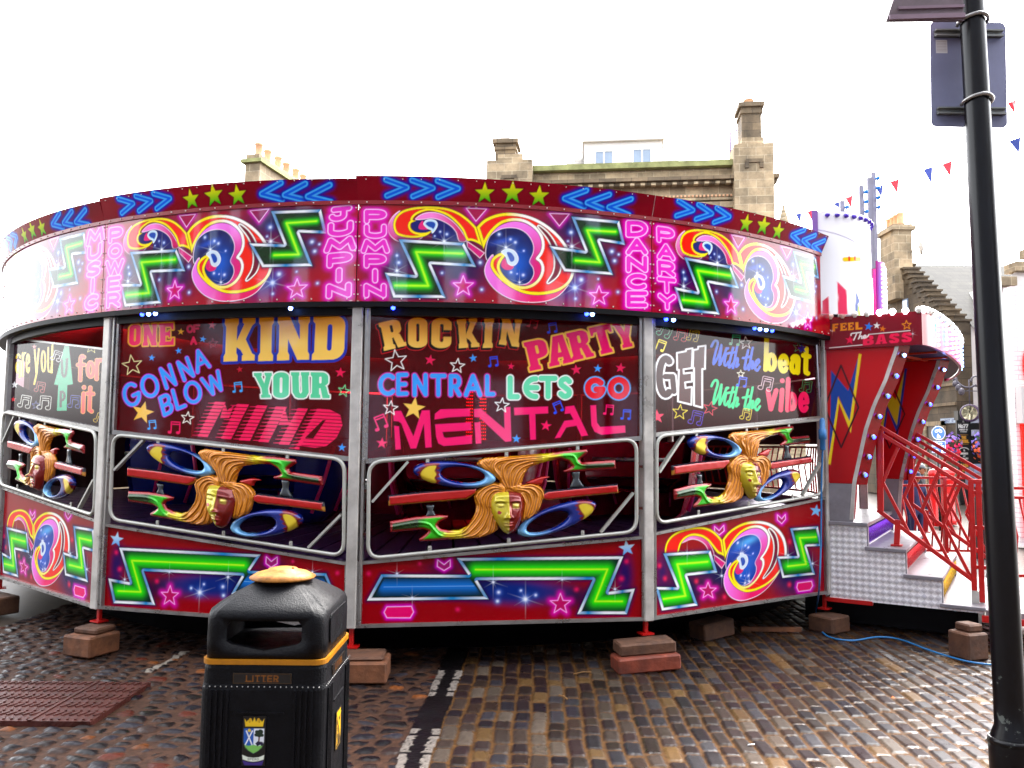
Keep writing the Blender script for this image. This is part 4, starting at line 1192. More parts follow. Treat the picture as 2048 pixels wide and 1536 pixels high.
board_paint = paint_mat('signwritten_board', .06, .006, 1.3, spec=.6)
crest_paint = paint_mat('signwritten_crest', .22, .006, 1.6, spec=.16)
skirt_paint = paint_mat('signwritten_skirting', .2, .004, 1.6, spec=.16)
sign_red = acrylic_mat('red_acrylic', (.55, .012, .02), None, .5)
sign_smoke = acrylic_mat('smoked_acrylic', (.30, .20, .24), None, .5)
alu = mat('aluminium', rgb(150, 148, 146), .32, .75, .22, 5, .15, 30, rvar=.12)
alu_worn = mat('worn_aluminium', rgb(184, 180, 174), .36, .3, .4, 3, .2, 18, rvar=.14)
steel_grey = mat('grey_painted_tube', rgb(176, 176, 168), .3, .35, .1, 6)
red_steel = mat('red_painted_steel', rgb(178, 10, 8), .35, .0, .18, 9, .2, 40)
red_gloss = mat('red_gloss_panel', rgb(140, 4, 12), .25, 0, .1, 3, .03, 4)
dark_red = mat('maroon_lining', rgb(52, 4, 12), .5, 0, .2, 4)
black = mat('black_trim', rgb(10, 8, 12), .5, spec=.15)
black_old = mat('black_trim_old', rgb(22, 20, 24), .45, 0, .2, 8)
deck_m = mat('deck_boards', rgb(50, 30, 72), .38, .1, .35, 7, .3, 30)
roof_m = mat('roof_canvas', rgb(52, 26, 44), .8, 0, .3, 3)
led_blue = lamp_mat('blue_led', rgb(30, 50, 255), 2.5)
led_white = lamp_mat('white_led', rgb(110, 150, 255), 4.0)
led_red = lamp_mat('red_led', rgb(255, 30, 20), 1.2)
rivet_m = mat('rivet_heads', rgb(225, 215, 205), .3, .6, .1)

ride = empty('waltzer_ride', joint(1, RR, Z_SK), 'round red fairground waltzer with painted boards, lettered panels and gilded face guards', 'fairground ride')


def panel_grid(bay, u0, u1, zb, zt, n=0.0, step=.0042, tilt=0.0, thick=.02):
    """dense rectangle on a bay: zb and zt are (left, right) heights; returns V, quads, U, Z for the front, with a rolled-back rim"""
    nu = max(2, int((u1 - u0) * bay.L / step)); h = max(zt[0] - zb[0], zt[1] - zb[1]); nv = max(2, int(h / step))
    U, Tt = np.meshgrid(np.linspace(u0, u1, nu), np.linspace(0, 1, nv))
    f = (U - u0) / (u1 - u0)
    lo = zb[0] + (zb[1] - zb[0]) * f; hi = zt[0] + (zt[1] - zt[0]) * f
    Z = lo + (hi - lo) * Tt
    nn = n + tilt * Tt
    if isinstance(bay, Arc): V = bay.pts(U, Z, nn)
    else: V = bay.A + (U * bay.L)[..., None] * bay.eu + nn[..., None] * bay.en + Z[..., None] * np.array([0, 0, 1.0])
    # rim: copy of the border pushed back
    idx = np.arange(nu * nv).reshape(nv, nu)
    rim = np.concatenate([idx[0, :], idx[1:, -1], idx[-1, -2::-1], idx[-2:0:-1, 0]])
    Vf = V.reshape(-1, 3)
    Vr = Vf[rim] - (np.array([[sin(q), -cos(q), 0] for q in bay.a0 + (bay.a1 - bay.a0) * U.ravel()[rim]]) if isinstance(bay, Arc) else bay.en) * thick
    o = len(Vf); m = len(rim); k = np.arange(m); k2 = (k + 1) % m
    Q = np.vstack([grid_quads(nu, nv), np.stack([rim[k2], rim[k], o + k, o + k2], 1)])
    return np.vstack([Vf, Vr]), Q, U, Z, rim


def painted(name, bay, u0, u1, zb, zt, fn, ref, material, n=0.0, tilt=0.0, flip=False, step=.0042, label=None, nref=0.0, edge=(70, 60, 60)):
    V, Q, U, Z, rim = panel_grid(bay, u0, u1, zb, zt, n, step, tilt)
    UU = (1 - U) if flip else U
    Pm = ref.pts(UU, Z, 0 * UU) if isinstance(ref, Arc) else ref.A + (UU * ref.L)[..., None] * ref.eu + ref.en * nref + Z[..., None] * np.array([0, 0, 1.0])
    X, Y = proj(Pm)
    a = Art(X, Y); fn(a)
    C = np.c_[np.clip(a.C, 0, 1) * .95, a.A]
    C = np.vstack([C, np.tile(np.r_[lin(edge), 1], (len(rim), 1))])
    o = raw_mesh(name, V, Q, material, ride, C, smooth=False)
    if label: o['label'] = label
    return o


def rivets(mb, pts, en, r=.0055):
    for p in pts: mb.box(np.asarray(p) + np.asarray(en) * .002, (r * 1.5, r * 1.5, r * 1.5))


BOARD = {-1: ('SOUND', 'MUSIC'), 0: ('POWER', 'JUMPIN'), 1: ('PUMPIN', 'DANCE'), 2: ('PARTY', None)}
ref1b = Arc(1)
for j in (-2, -1, 0, 1, 2):
    b = Arc(j)
    st = .0042 if j in (0, 1) else (.0055 if j != -2 else .03)
    lw, rw = BOARD.get(j, (None, None))
    if j == -1: lw = None
    words = ' '.join(w for w in (lw, rw) if w)
    painted('rounding_board', b, 0.0015, .9985, (Z_BB, Z_BB), (Z_BT - .004, Z_BT - .004), lambda a: art_board(a, lw or '', rw or ''), ref1b, board_paint, 0, 0, False, st,
            ('red airbrushed rounding board lettered ' + words) if words else None)
    lift = .014 if j in (0, 1) else 0
    painted('cresting_board', b, -.004 if j in (0, 1) else 0.0015, .9985, (Z_BT + .002, Z_BT + .002), (Z_CT + lift, Z_CT + (-.006 if j < 1 else 0)), art_crest, ref1b, crest_paint, .012, .05, False, st)
    # folded red lip between board and cresting, and the dark lip under the board
    mb = MB(); b.rail(mb, Z_BT - .012, .004, .016, .03)
    mb.build('board_lip', mat('lip_red', rgb(130, 2, 18), .3), ride)
    mb = MB()
    b.rail(mb, Z_BB - .02, -.03, .06, .036)
    b.rail(mb, Z_BB - .06, -.10, .05, .06)
    mb.build('soffit_rail', black, ride)
    mb = MB()
    for k in range(17):
        u = (k + .5) / 17
        rivets(mb, [b.P(u, Z_BB + .018, .002), b.P(u, Z_BT - .012, .013)], b.nrm(u))
        rivets(mb, [b.P(u, Z_CT - .012, .058)], b.nrm(u), .004)
    for z in np.linspace(Z_BB + .05, Z_BT - .05, 7): rivets(mb, [b.P(.006, z, .002), b.P(.994, z, .002)], b.nrm(.5))
    o = mb.build('rivets', rivet_m, ride); o['kind'] = 'stuff'
    # blue lamps under the board
    for u in ((.2, .23, .26, .78) if j == 0 else (.12, .76, .78) if j == 1 else (.06, .09, .47, .50, .535, .57) if j == 2 else ()):
        q = MB(); q.cur = 0
        q.ball(b.P(u, Z_BB - .045, -.012), .016, 8)
        q.build('led_lamp', led_blue if u not in (.23, .26, .78, .09, .535, .50) else led_white, ride)

# back of the boards all round (lining), roof, deck
mb = MB()
for j in range(3, 14):
    jn = j + 1 if j + 1 in ANG else -2
    if j == 3: continue
    Arc(j, RB, jn).rail(mb, (Z_BB + Z_CT) / 2, 0, .03, Z_CT - Z_BB, 8)
mb.build('board_lining', red_gloss, ride)
mb = MB()
rj = sorted(ANG)
top = np.array([RCX, RCY, 3.46])
for i, j in enumerate(rj):
    k = rj[(i + 1) % len(rj)]
    p, q = joint(j, RB - .03, 3.30), joint(k, RB - .03, 3.30)
    mb.add([p, q, top], [(0, 1, 2)], False)
mb.build('canvas_roof', roof_m, ride)
WAVE = {-2: 1.12, -1: 1.14, 0: .94, 1: .74, 2: .92, 3: .955, 4: .955}
def wave(j): return WAVE.get(j, .85 + .1 * sin(j * 2.1))
mb = MB()
for i, j in enumerate(rj):
    k = rj[(i + 1) % len(rj)]
    for t in range(9):
        f0, f1 = t / 9 + .006, (t + 1) / 9 - .006
        Ao, Bo = joint(j, RR - .05), joint(k, RR - .05); Ai, Bi = joint(j, 2.2), joint(k, 2.2)
        z = lambda f: wave(j) + (wave(k) - wave(j)) * f - .03
        pts = []
        for f, o_, i_ in ((f0, 0, 1), (f1, 0, 1)):
            po = Ao + (Bo - Ao) * f; pi_ = Ai + (Bi - Ai) * f
            pts.append((po, pi_, z(f)))
        (po, pa, z0), (qo, qa, z1) = pts
        V = [po + [0, 0, z0], qo + [0, 0, z1], qa + [0, 0, .86], pa + [0, 0, .86]]
        V += [v - np.array([0, 0, .04]) for v in V]
        mb.add(V, [(0, 1, 2, 3), (7, 6, 5, 4), (0, 4, 5, 1), (1, 5, 6, 2), (2, 6, 7, 3), (3, 7, 4, 0)], False)
mb.build('deck', deck_m, ride)
mb = MB()
mb.lathe([(2.25, .3), (2.25, .86), (1.1, .9), (1.1, 1.5), (.75, 1.6), (.55, 2.6), (.8, 3.3)], (RCX, RCY, 0), 28)
mb.build('centre_truck', mat('centre_panels', rgb(110, 12, 40), .3, 0, .6, 3), ride)
mb = MB()
for k in range(2):
    for z in range(24):
        for x in range(4):
            mb.box((RCX + .28 + k * .16 + x * .022, RCY - 1.22 + .0, 1.32 + z * .04), (.010, .01, .012))
o = mb.build('led_matrix', led_red, ride); o['kind'] = 'stuff'
# black cylinder added under the deck, standing in for the shade there
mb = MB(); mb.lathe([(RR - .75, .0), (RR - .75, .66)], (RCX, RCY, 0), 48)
mb.build('underside_shade', black, ride)

# ------------------------------------------------------------------ posts with jacks
def post(j, w=.078, name='post', z0=Z_SK - .004, z1=Z_PT + .012, d=.09):
    a = ANG[j]; er = np.array([sin(a), -cos(a), 0]); et = np.array([cos(a), sin(a), 0])
    mb = MB()
    c = joint(j, RR - d / 2 + .012, (z0 + z1) / 2)
    mb.box(c, (w, d, z1 - z0), [et, er, (0, 0, 1)], .006)
    return mb.build(name, alu_worn, ride), er, et


for j in rj:
    o, er, et = post(j)
    if j in (-1, 0, 1, 2):
        m2 = MB()
        s = 1
        m2.box(joint(j, RR - .03, (Z_SK + Z_PT) / 2) + et * .062, (.022, .05, Z_PT - Z_SK - .02), [et, er, (0, 0, 1)], .003)
        m2.build('post_channel', alu, ride)
JACK = {-1: .2, 0: .205, 1: .17, 2: .205, 3: .17}
for j, zt in JACK.items():
    a = ANG[j]; er = np.array([sin(a), -cos(a), 0]); et = np.array([cos(a), sin(a), 0])
    c = joint(j, RR - .05)
    mb = MB()
    mb.box(c + [0, 0, (zt + .45) / 2 + .01], (.03, .03, .45 - zt), [et, er, (0, 0, 1)], .003)
    mb.box(c + [0, 0, zt + .006], (.10, .09, .012), [et, er, (0, 0, 1)])
    m3 = mb
    for z in (.26, .29): m3.ball(c + [0, 0, zt + (z - .22)] + er * .0155, .004, 6)
    mb.build('jack', red_steel, ride)

# ------------------------------------------------------------------ acrylic signs in aluminium frames
SIGN = {  # bay: bottom-left px, bottom-right px, top-left px, top-right px
    0: ((226, 861), (703, 915), (228, 628), (706, 612)),
    1: ((732, 919), (1282, 873), (739, 612), (1281, 634)),
    2: ((1306, 867), (1641, 833), (1308, 637), (1641, 682)),
    -1: ((12, 820), (204, 857), (16, 678), (207, 700)),
}
SIGN_ART = {0: art_sign0, 1: art_sign1, 2: art_sign2, -1: art_sign3}
SIGN_LAB = {0: 'dark red panel lettered ONE OF A KIND GONNA BLOW YOUR MIND', 1: 'dark red panel lettered ROCKIN PARTY CENTRAL LETS GO MENTAL', 2: 'smoky panel lettered GET with the beat, get with the vibe', -1: 'smoky panel lettered are you UP for it'}
for j in (-1, 0, 1, 2):
    b = Bay(j); bl, br_, tl, tr = [b.px(*q) for q in SIGN[j]]
    u0, u1 = bl[0] + .004, br_[0] - .004
    ztl, ztr = (tl[1], tr[1]) if j == -1 else (Z_PT - .015, Z_PT - .015)
    painted('sign_panel', b, u0, u1, (bl[1], br_[1]), (ztl, ztr), SIGN_ART[j], b, sign_red if j in (0, 1) else sign_smoke, -.025, 0, False, .0042 if j != -1 else .005, SIGN_LAB[j])
    mb = MB()
    w = .02
    mb.bar(b.P(u0 - .006, bl[1] - .012, -.012), b.P(u1 + .006, br_[1] - .012, -.012), .03, .034)
    mb.bar(b.P(u0 - .004, bl[1] + .004, -.012), b.P(u0 - .004, ztl, -.012), .03, w, up=b.eu)
    mb.bar(b.P(u1 + .004, br_[1] + .004, -.012), b.P(u1 + .004, ztr, -.012), .03, w, up=b.eu)
    mb.bar(b.P(u0, ztl + .004, -.014), b.P(u1, ztr + .004, -.014), .03, .016)
    mb.build('sign_frame', alu, ride)

# ------------------------------------------------------------------ skirting
SKT = {0: ((208, 1046), (695, 1125)), 1: ((722, 1124), (1283, 1072)), 2: ((1309, 1066), (1650, 994)), -1: ((-6, 972), (190, 1039))}
ref1, ref2 = Bay(1), Bay(2)
for j in (-1, 0, 1, 2):
    b = Bay(j); tl, tr = [b.px(*q) for q in SKT[j]]
    u0, u1 = (.022, .978)
    zl, zr = tl[1] - .018, tr[1] - .018
    if j in (0, 1): painted('skirting_panel', b, u0, u1, (Z_SK + .02,) * 2, (zl, zr), lambda a: art_skirt_zig(a, False), ref1, skirt_paint, -.02, 0, j == 0, .0042, 'red skirting with long green zigzag')
    else: painted('skirting_panel', b, u0, u1, (Z_SK + .02,) * 2, (zl, zr), art_skirt_swirl, ref2, skirt_paint, -.02, 0, False, .0045, 'red skirting with swirl and two green zigzags')
    mb = MB()
    mb.bar(b.P(u0 - .008, Z_SK + .012, -.01), b.P(u1 + .008, Z_SK + .012, -.01), .03, .024)
    mb.bar(b.P(u0 - .008, zl + .008, -.01), b.P(u1 + .008, zr + .008, -.01), .03, .022)
    mb.bar(b.P(u0 - .003, Z_SK + .026, -.01), b.P(u0 - .003, zl - .005, -.01), .03, .018, up=b.eu)
    mb.bar(b.P(u1 + .003, Z_SK + .026, -.01), b.P(u1 + .003, zr - .005, -.01), .03, .018, up=b.eu)
    for k in range(16):
        f = (k + .5) / 16; u = u0 + (u1 - u0) * f
        rivets(mb, [b.P(u, Z_SK + .012, .005), b.P(u, zl + (zr - zl) * f + .008, .005)], b.en, .006)
    for k in range(5):
        z = Z_SK + .06 + .1 * k
        rivets(mb, [b.P(u0 - .003, z, .005), b.P(u1 + .003, z, .005)], b.en, .006)
    mb.build('skirting_frame', alu, ride)
for j in range(4, 14):                           # plain back of the ring
    jn = j + 1 if j + 1 in ANG else -2
    b = Bay(j, RR, jn); mb = MB()
    mb.bar(b.P(.03, .6, 0), b.P(.97, .6, 0), .03, .62); mb.build('back_skirting', dark_red, ride)
    mb = MB(); zb_ = 1.66 if j in (4, 5) else .93; mb.bar(b.P(.03, (2.58 + zb_) / 2, 0), b.P(.97, (2.58 + zb_) / 2, 0), .02, 2.58 - zb_); mb.build('back_panel', dark_red, ride)
for j in (4, 5, 6):                              # red zigzag rails seen through the right-hand opening
    b = Bay(j, RR - .25); mb = MB()
    for z in (1.02, 1.62): mb.bar(b.P(0, z), b.P(1, z), .03, .03)
    mb.build('inner_rail', red_steel, ride)
    for k in range(12):
        u = (k + .5) / 12; mb = MB(); mb.tube([b.P(u - .03, 1.62), b.P(u + .025, 1.34), b.P(u - .02, 1.02)], .012, 6); mb.build('inner_picket', red_steel, ride)
b = Bay(-2); mb = MB(); mb.bar(b.P(.03, 1.6, 0), b.P(.97, 1.6, 0), .02, 1.2); mb.build('back_panel', dark_red, ride); mb = MB(); mb.bar(b.P(.03, .7, 0), b.P(.97, .7, 0), .03, .8); mb.build('back_skirting', red_gloss, ride)  # dark panel added here to block the bright background seen through the left bay


# ------------------------------------------------------------------ guard frames with the gilded face
GUARD = {1: ((738, 924), (1272, 878), (1272, 1063), (736, 1117)), 0: ((229, 869), (691, 919), (689, 1112), (222, 1038)),
         2: ((1311, 872), (1641, 839), (1643, 988), (1311, 1047)), -1: ((10, 824), (196, 864), (192, 1031), (3, 968))}
gilt = paint_mat('gilded_casting', .2, .004, 14, .25, .5, .5)


def guard_geo(j):
    b = Bay(j); q = [b.px(*p) for p in GUARD[j]]
    um = sum(p[0] for p in q) / 4 * b.L; zm = sum(p[1] for p in q) / 4
    sl = ((q[1][1] - q[0][1]) / ((q[1][0] - q[0][0]) * b.L) + (q[2][1] - q[3][1]) / ((q[2][0] - q[3][0]) * b.L)) / 2
    return b, q, um, zm, sl


GG = {j: guard_geo(j) for j in GUARD}
b1, _, um1, zm1, sl1 = GG[1]


def relief(shape, hfn, cfn, step=5.0, back=.35):
    """cast relief: crop-space outline -> (du, dz, n) points, quads, colours. 1 crop px is close to 1 mm"""
    x0, y0, x1, y1 = shape.bb
    xs = np.arange(x0 - step, x1 + step * 2, step); ys = np.arange(y0 - step, y1 + step * 2, step)
    X, Y = np.meshgrid(xs, ys); nv, nu = X.shape
    x, y = X.ravel(), Y.ravel(); d = shape.fn(x, y)
    Q = grid_quads(nu, nv); keep = (d[Q] < 0).any(1); Q = Q[keep]
    used = np.unique(Q)
    out = used[d[used] > 0]
    for _ in range(3):
        e = 1.0; dd = shape.fn(x[out], y[out])
        gx = (shape.fn(x[out] + e, y[out]) - dd) / e; gy = (shape.fn(x[out], y[out] + e) - dd) / e
        g = np.maximum(gx * gx + gy * gy, .3)
        x[out] -= dd * gx / g; y[out] -= dd * gy / g
    d = np.minimum(shape.fn(x, y), 0); d[out] = 0
    h = np.zeros_like(d); h[used] = hfn(x[used], y[used], d[used]); h[out] = 0
    col = np.zeros((x.size, 3)); col[used] = cfn(x[used], y[used], d[used])
    m = -np.ones(x.size, int); m[used] = np.arange(used.size)
    bd = np.zeros(x.size, bool); bd[out] = True
    ins = used[~bd[used]]; mb_ = m.copy(); mb_[ins] = used.size + np.arange(ins.size)
    Q = Q[:, ::-1]                                   # y runs down in the photo
    allq = np.vstack([m[Q], mb_[Q][:, ::-1]])
    px = np.concatenate([x[used], x[ins]]); py = np.concatenate([y[used], y[ins]])
    n = np.concatenate([h[used], -h[ins] * back]) / 1000
    c = np.vstack([col[used], col[ins] * .4])
    # crop I -> bay 1 plane
    X_, Y_ = px / 3.4712 + 710, py / 3.4712 + 860
    D = (np.c_[(X_ - 1024) / F, (768 - Y_) / F, np.ones(X_.size)]) @ CM
    t = ((b1.A - [0, 0, CAMZ]) @ b1.en) / (D @ b1.en)
    P = D * t[:, None] + [0, 0, CAMZ] - b1.A
    return P @ b1.eu - um1, P[:, 2] - zm1, n, allq, np.c_[np.clip(c, 0, 1) ** 1.1 * .9, np.ones(len(c))]


def ell(cx, cy, rx, ry, rot, n=48):
    c, s = cos(radians(rot)), sin(radians(rot))
    return [(cx + rx * cos(q) * c - ry * sin(q) * s, cy + rx * cos(q) * s + ry * sin(q) * c) for q in np.linspace(0, 2 * pi, n, endpoint=False)]


H_top = poly([(1150, 420), (1158, 365), (1175, 305), (1210, 258), (1280, 234), (1330, 219), (1420, 204), (1475, 222), (1500, 252), (1440, 284), (1452, 297), (1500, 293), (1812, 271), (1803, 206), (1572, 222), (1556, 207), (1617, 155), (1606, 131), (1440, 145), (1330, 162), (1120, 178), (900, 192), (856, 212), (840, 238), (895, 280), (955, 312), (1000, 350), (1015, 420)])
H_left = poly([(1050, 375), (960, 362), (890, 388), (845, 418), (822, 462), (838, 520), (830, 580), (805, 625), (780, 662), (720, 692), (650, 694), (592, 682), (572, 658), (585, 640), (640, 612), (648, 592), (590, 586), (420, 600), (240, 632), (243, 711), (470, 690), (507, 700), (482, 725), (440, 755), (450, 773), (540, 768), (700, 756), (860, 749), (945, 723), (992, 690), (1002, 500), (1050, 430)])
H_right = poly([(1030, 430), (1050, 375), (1150, 382), (1215, 368), (1270, 380), (1305, 412), (1318, 455), (1298, 490), (1285, 540), (1260, 580), (1200, 622), (1140, 640), (1100, 520)])
HAIR = union([H_top, H_left, H_right])
STR = [cr(p, n=5) for p in (
    [(1035, 405), (980, 350), (900, 272), (862, 228)], [(1045, 400), (1000, 320), (962, 262), (1000, 215), (1150, 192), (1330, 178)], [(1060, 400), (1030, 320), (1032, 257), (1100, 216), (1330, 192)],
    [(1075, 400), (1070, 320), (1100, 256), (1200, 217), (1330, 206)], [(1090, 400), (1108, 320), (1150, 262), (1225, 232)], [(1110, 400), (1135, 335), (1168, 288)],
    [(1030, 405), (960, 378), (890, 404), (842, 455), (860, 520), (848, 580), (795, 655), (730, 712), (620, 720)], [(1035, 412), (960, 398), (902, 428), (872, 482), (890, 545), (872, 605), (825, 668), (760, 722), (660, 735)],
    [(1035, 420), (962, 418), (922, 455), (908, 510), (925, 560), (905, 620), (875, 678), (815, 728), (720, 744)], [(1030, 428), (968, 440), (940, 480), (938, 530)], [(948, 590), (935, 650), (918, 700), (860, 738)], [(968, 630), (962, 680), (945, 712)],
    [(1075, 400), (1150, 388), (1230, 382), (1290, 420), (1300, 465), (1280, 520), (1262, 560)], [(1085, 408), (1150, 400), (1220, 404), (1262, 450), (1255, 510), (1240, 570), (1200, 610)], [(1100, 415), (1160, 415), (1205, 440), (1222, 500), (1205, 560), (1190, 604)], [(1150, 440), (1178, 500), (1172, 560), (1165, 615)],
    [(1330, 190), (1440, 178), (1510, 182), (1538, 232), (1620, 246), (1800, 238)], [(690, 738), (590, 730), (545, 690), (505, 650), (420, 642), (245, 672)])]


def hair_h(x, y, d):
    ds = np.full(x.shape, 1e9)
    for s in STR: ds = np.minimum(ds, _segd(x, y, s, False))
    hr = np.where(((y < 305) & (x > 1300)) | ((y > 575) & (x < 700)), 0, 1)
    return 22 * np.sqrt(np.clip(-d / 24, 0, 1)) + (10 * (1 - np.clip(ds / 11, 0, 1) ** 2) + hr * 7 * (.5 + .5 * np.cos(ds * 2 * pi / 15))) * np.clip(-d / 10, 0, 1)


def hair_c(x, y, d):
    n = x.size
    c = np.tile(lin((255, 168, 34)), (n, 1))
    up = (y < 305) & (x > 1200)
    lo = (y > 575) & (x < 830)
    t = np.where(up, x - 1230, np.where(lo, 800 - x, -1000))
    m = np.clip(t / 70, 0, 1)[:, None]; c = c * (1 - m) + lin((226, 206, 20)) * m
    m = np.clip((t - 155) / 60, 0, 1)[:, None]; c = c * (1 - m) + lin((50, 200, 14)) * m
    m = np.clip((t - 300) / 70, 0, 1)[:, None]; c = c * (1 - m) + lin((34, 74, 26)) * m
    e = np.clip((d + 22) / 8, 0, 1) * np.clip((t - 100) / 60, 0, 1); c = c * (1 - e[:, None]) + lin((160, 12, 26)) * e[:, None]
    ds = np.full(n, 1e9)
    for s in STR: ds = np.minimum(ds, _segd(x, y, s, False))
    g = (.5 - .5 * np.cos(ds * 2 * pi / 15)) * np.where(t > 60, 0, .7); c = c * (1 - g[:, None]) + lin((120, 48, 4)) * g[:, None]  # grooves between strands darkened in the colour, as crease shade
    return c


FACE = poly(cr([(936, 470), (955, 440), (1005, 428), (1060, 424), (1115, 428), (1160, 445), (1172, 500), (1162, 575), (1140, 640), (1108, 695), (1065, 719), (1028, 706), (990, 662), (955, 600), (938, 530)], True, 5))


def face_h(x, y, d):
    X, Y = (x - 1052) / 112, (y - 572) / 146
    g = lambda cx, cy, rx, ry: np.exp(-((X - cx) / rx) ** 2 - ((Y - cy) / ry) ** 2)
    h = 64 * np.sqrt(np.clip(1 - (X * X * .8 + Y * Y * .55), .02, 1)) * np.clip(-d / 30, 0, 1) ** .5
    h += 30 * np.exp(-(X / .13) ** 2) * np.clip((Y + .52) / .66, 0, 1) * (Y < .2) + 26 * g(0, .17, .17, .08) + 9 * g(-.2, .2, .1, .07) + 9 * g(.2, .2, .1, .07)
    for s in (-1, 1):
        h += -17 * g(s * .46, -.36, .26, .17) + 9 * g(s * .46, -.57, .34, .06) + 20 * g(s * .46, -.36, .17, .10) - 5 * g(s * .46, -.46, .2, .025) - 5 * g(s * .46, -.27, .18, .02)
        h += 7 * g(s * .5, .15, .26, .24)
    h += 13 * g(0, .45, .24, .05) + 14 * g(0, .56, .2, .055) - 13 * g(0, .502, .26, .018) - 5 * g(0, .33, .06, .07) + 11 * g(0, .84, .2, .13)
    return h


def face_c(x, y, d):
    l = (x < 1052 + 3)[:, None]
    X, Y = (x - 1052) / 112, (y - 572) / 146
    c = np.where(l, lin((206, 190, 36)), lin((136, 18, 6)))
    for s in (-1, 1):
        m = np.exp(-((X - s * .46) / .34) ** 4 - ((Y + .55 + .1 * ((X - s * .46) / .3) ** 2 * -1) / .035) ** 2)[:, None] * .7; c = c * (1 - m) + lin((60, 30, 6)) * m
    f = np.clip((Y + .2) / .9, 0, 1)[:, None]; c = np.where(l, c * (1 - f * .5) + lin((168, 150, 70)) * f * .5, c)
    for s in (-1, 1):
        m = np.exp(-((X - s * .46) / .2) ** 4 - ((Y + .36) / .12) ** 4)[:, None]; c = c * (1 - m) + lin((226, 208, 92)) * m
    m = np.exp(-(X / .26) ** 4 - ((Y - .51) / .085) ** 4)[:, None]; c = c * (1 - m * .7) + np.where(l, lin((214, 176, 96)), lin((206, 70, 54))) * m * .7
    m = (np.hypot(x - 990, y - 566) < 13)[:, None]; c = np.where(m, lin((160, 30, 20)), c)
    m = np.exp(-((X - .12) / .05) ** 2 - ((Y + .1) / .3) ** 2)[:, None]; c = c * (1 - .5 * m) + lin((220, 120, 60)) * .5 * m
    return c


def ring_parts(cx, cy, rot, hx, hy, cres, lx, ly):
    sh = poly(ell(cx, cy, 290, 90, rot), [ell(hx, hy, 152, 52, rot - 1)])
    cp = poly(cr(cres, True, 4))
    def hf(x, y, d): return 44 * np.sqrt(np.clip(1 - (1 - np.clip(-d / 32, 0, 1)) ** 2, 0, 1))
    def cf(x, y, d):
        c = np.tile(lin((3, 44, 140)), (x.size, 1))
        m = np.clip(1 - np.hypot((x - lx) / 240, (y - ly) / 130), 0, 1)[:, None] ** .7; c = c * (1 - m) + lin((134, 200, 244)) * m
        e = cp.fn(x, y); m = np.clip(((24 + 9 * np.sin(y * .22)) - e) / 6, 0, 1)[:, None]; c = c * (1 - m) + lin((130, 6, 22)) * m
        m = np.clip(-e / 5 + .5, 0, 1)[:, None]; c = c * (1 - m) + lin((240, 214, 60)) * m
        return c
    return sh, hf, cf


def bar_c(x, y, d):
    yc = np.where(x < 1000, 489 - (x - 228) * .111, 455 - (x - 1296) * .095)
    m = np.clip((d + 13) / 4, 0, 1)[:, None]; up = (y < yc)[:, None]
    return lin((196, 6, 8)) * (1 - m) + np.where(up, lin((54, 56, 70)), lin((214, 150, 50))) * m


def solid(col): return lambda x, y, d: np.tile(lin(col), (x.size, 1))


R1 = ring_parts(690, 310, 6.5, 748, 310, [(560, 248), (505, 252), (466, 280), (455, 312), (476, 350), (520, 368), (562, 362), (548, 332), (562, 306), (550, 280)], 960, 340)
R2 = ring_parts(1398, 612, -20, 1332, 636, [(1545, 518), (1600, 510), (1642, 535), (1636, 582), (1592, 622), (1570, 630), (1582, 592), (1562, 560)], 1130, 715)
PIECES = [
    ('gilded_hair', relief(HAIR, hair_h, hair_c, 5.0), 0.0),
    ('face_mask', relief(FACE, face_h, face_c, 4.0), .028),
    ('ring', relief(*R1, 6.0), -.005), ('ring', relief(*R2, 6.0), -.005),
    ('ribbon_bar', relief(poly([(228, 452), (480, 426), (850, 398), (840, 440), (775, 482), (230, 528)]), lambda x, y, d: 30 * np.clip(-d / 14, 0, 1) ** .6, bar_c, 6.0), -.006),
    ('ribbon_bar', relief(poly([(1296, 440), (1330, 420), (1822, 372), (1828, 438), (1560, 464), (1335, 492), (1290, 478)]), lambda x, y, d: 30 * np.clip(-d / 14, 0, 1) ** .6, bar_c, 6.0), -.006),
    ('horn', relief(poly(cr([(1180, 368), (1230, 342), (1300, 320), (1352, 326), (1308, 345), (1292, 378), (1235, 378)], True, 4)), lambda x, y, d: 22 * np.clip(-d / 10, 0, 1) ** .6, solid((190, 16, 14)), 6.0), .0),
    ('strut', relief(poly([(488, 520), (552, 516), (545, 560), (566, 600), (484, 606), (505, 560)]), lambda x, y, d: 16 * np.clip(-d / 12, 0, 1) ** .6, solid((70, 78, 84)), 7.0), -.004),
    ('strut', relief(poly([(1500, 288), (1562, 284), (1556, 340), (1592, 396), (1486, 404), (1510, 340)]), lambda x, y, d: 16 * np.clip(-d / 12, 0, 1) ** .6, solid((70, 78, 84)), 7.0), -.004),
]

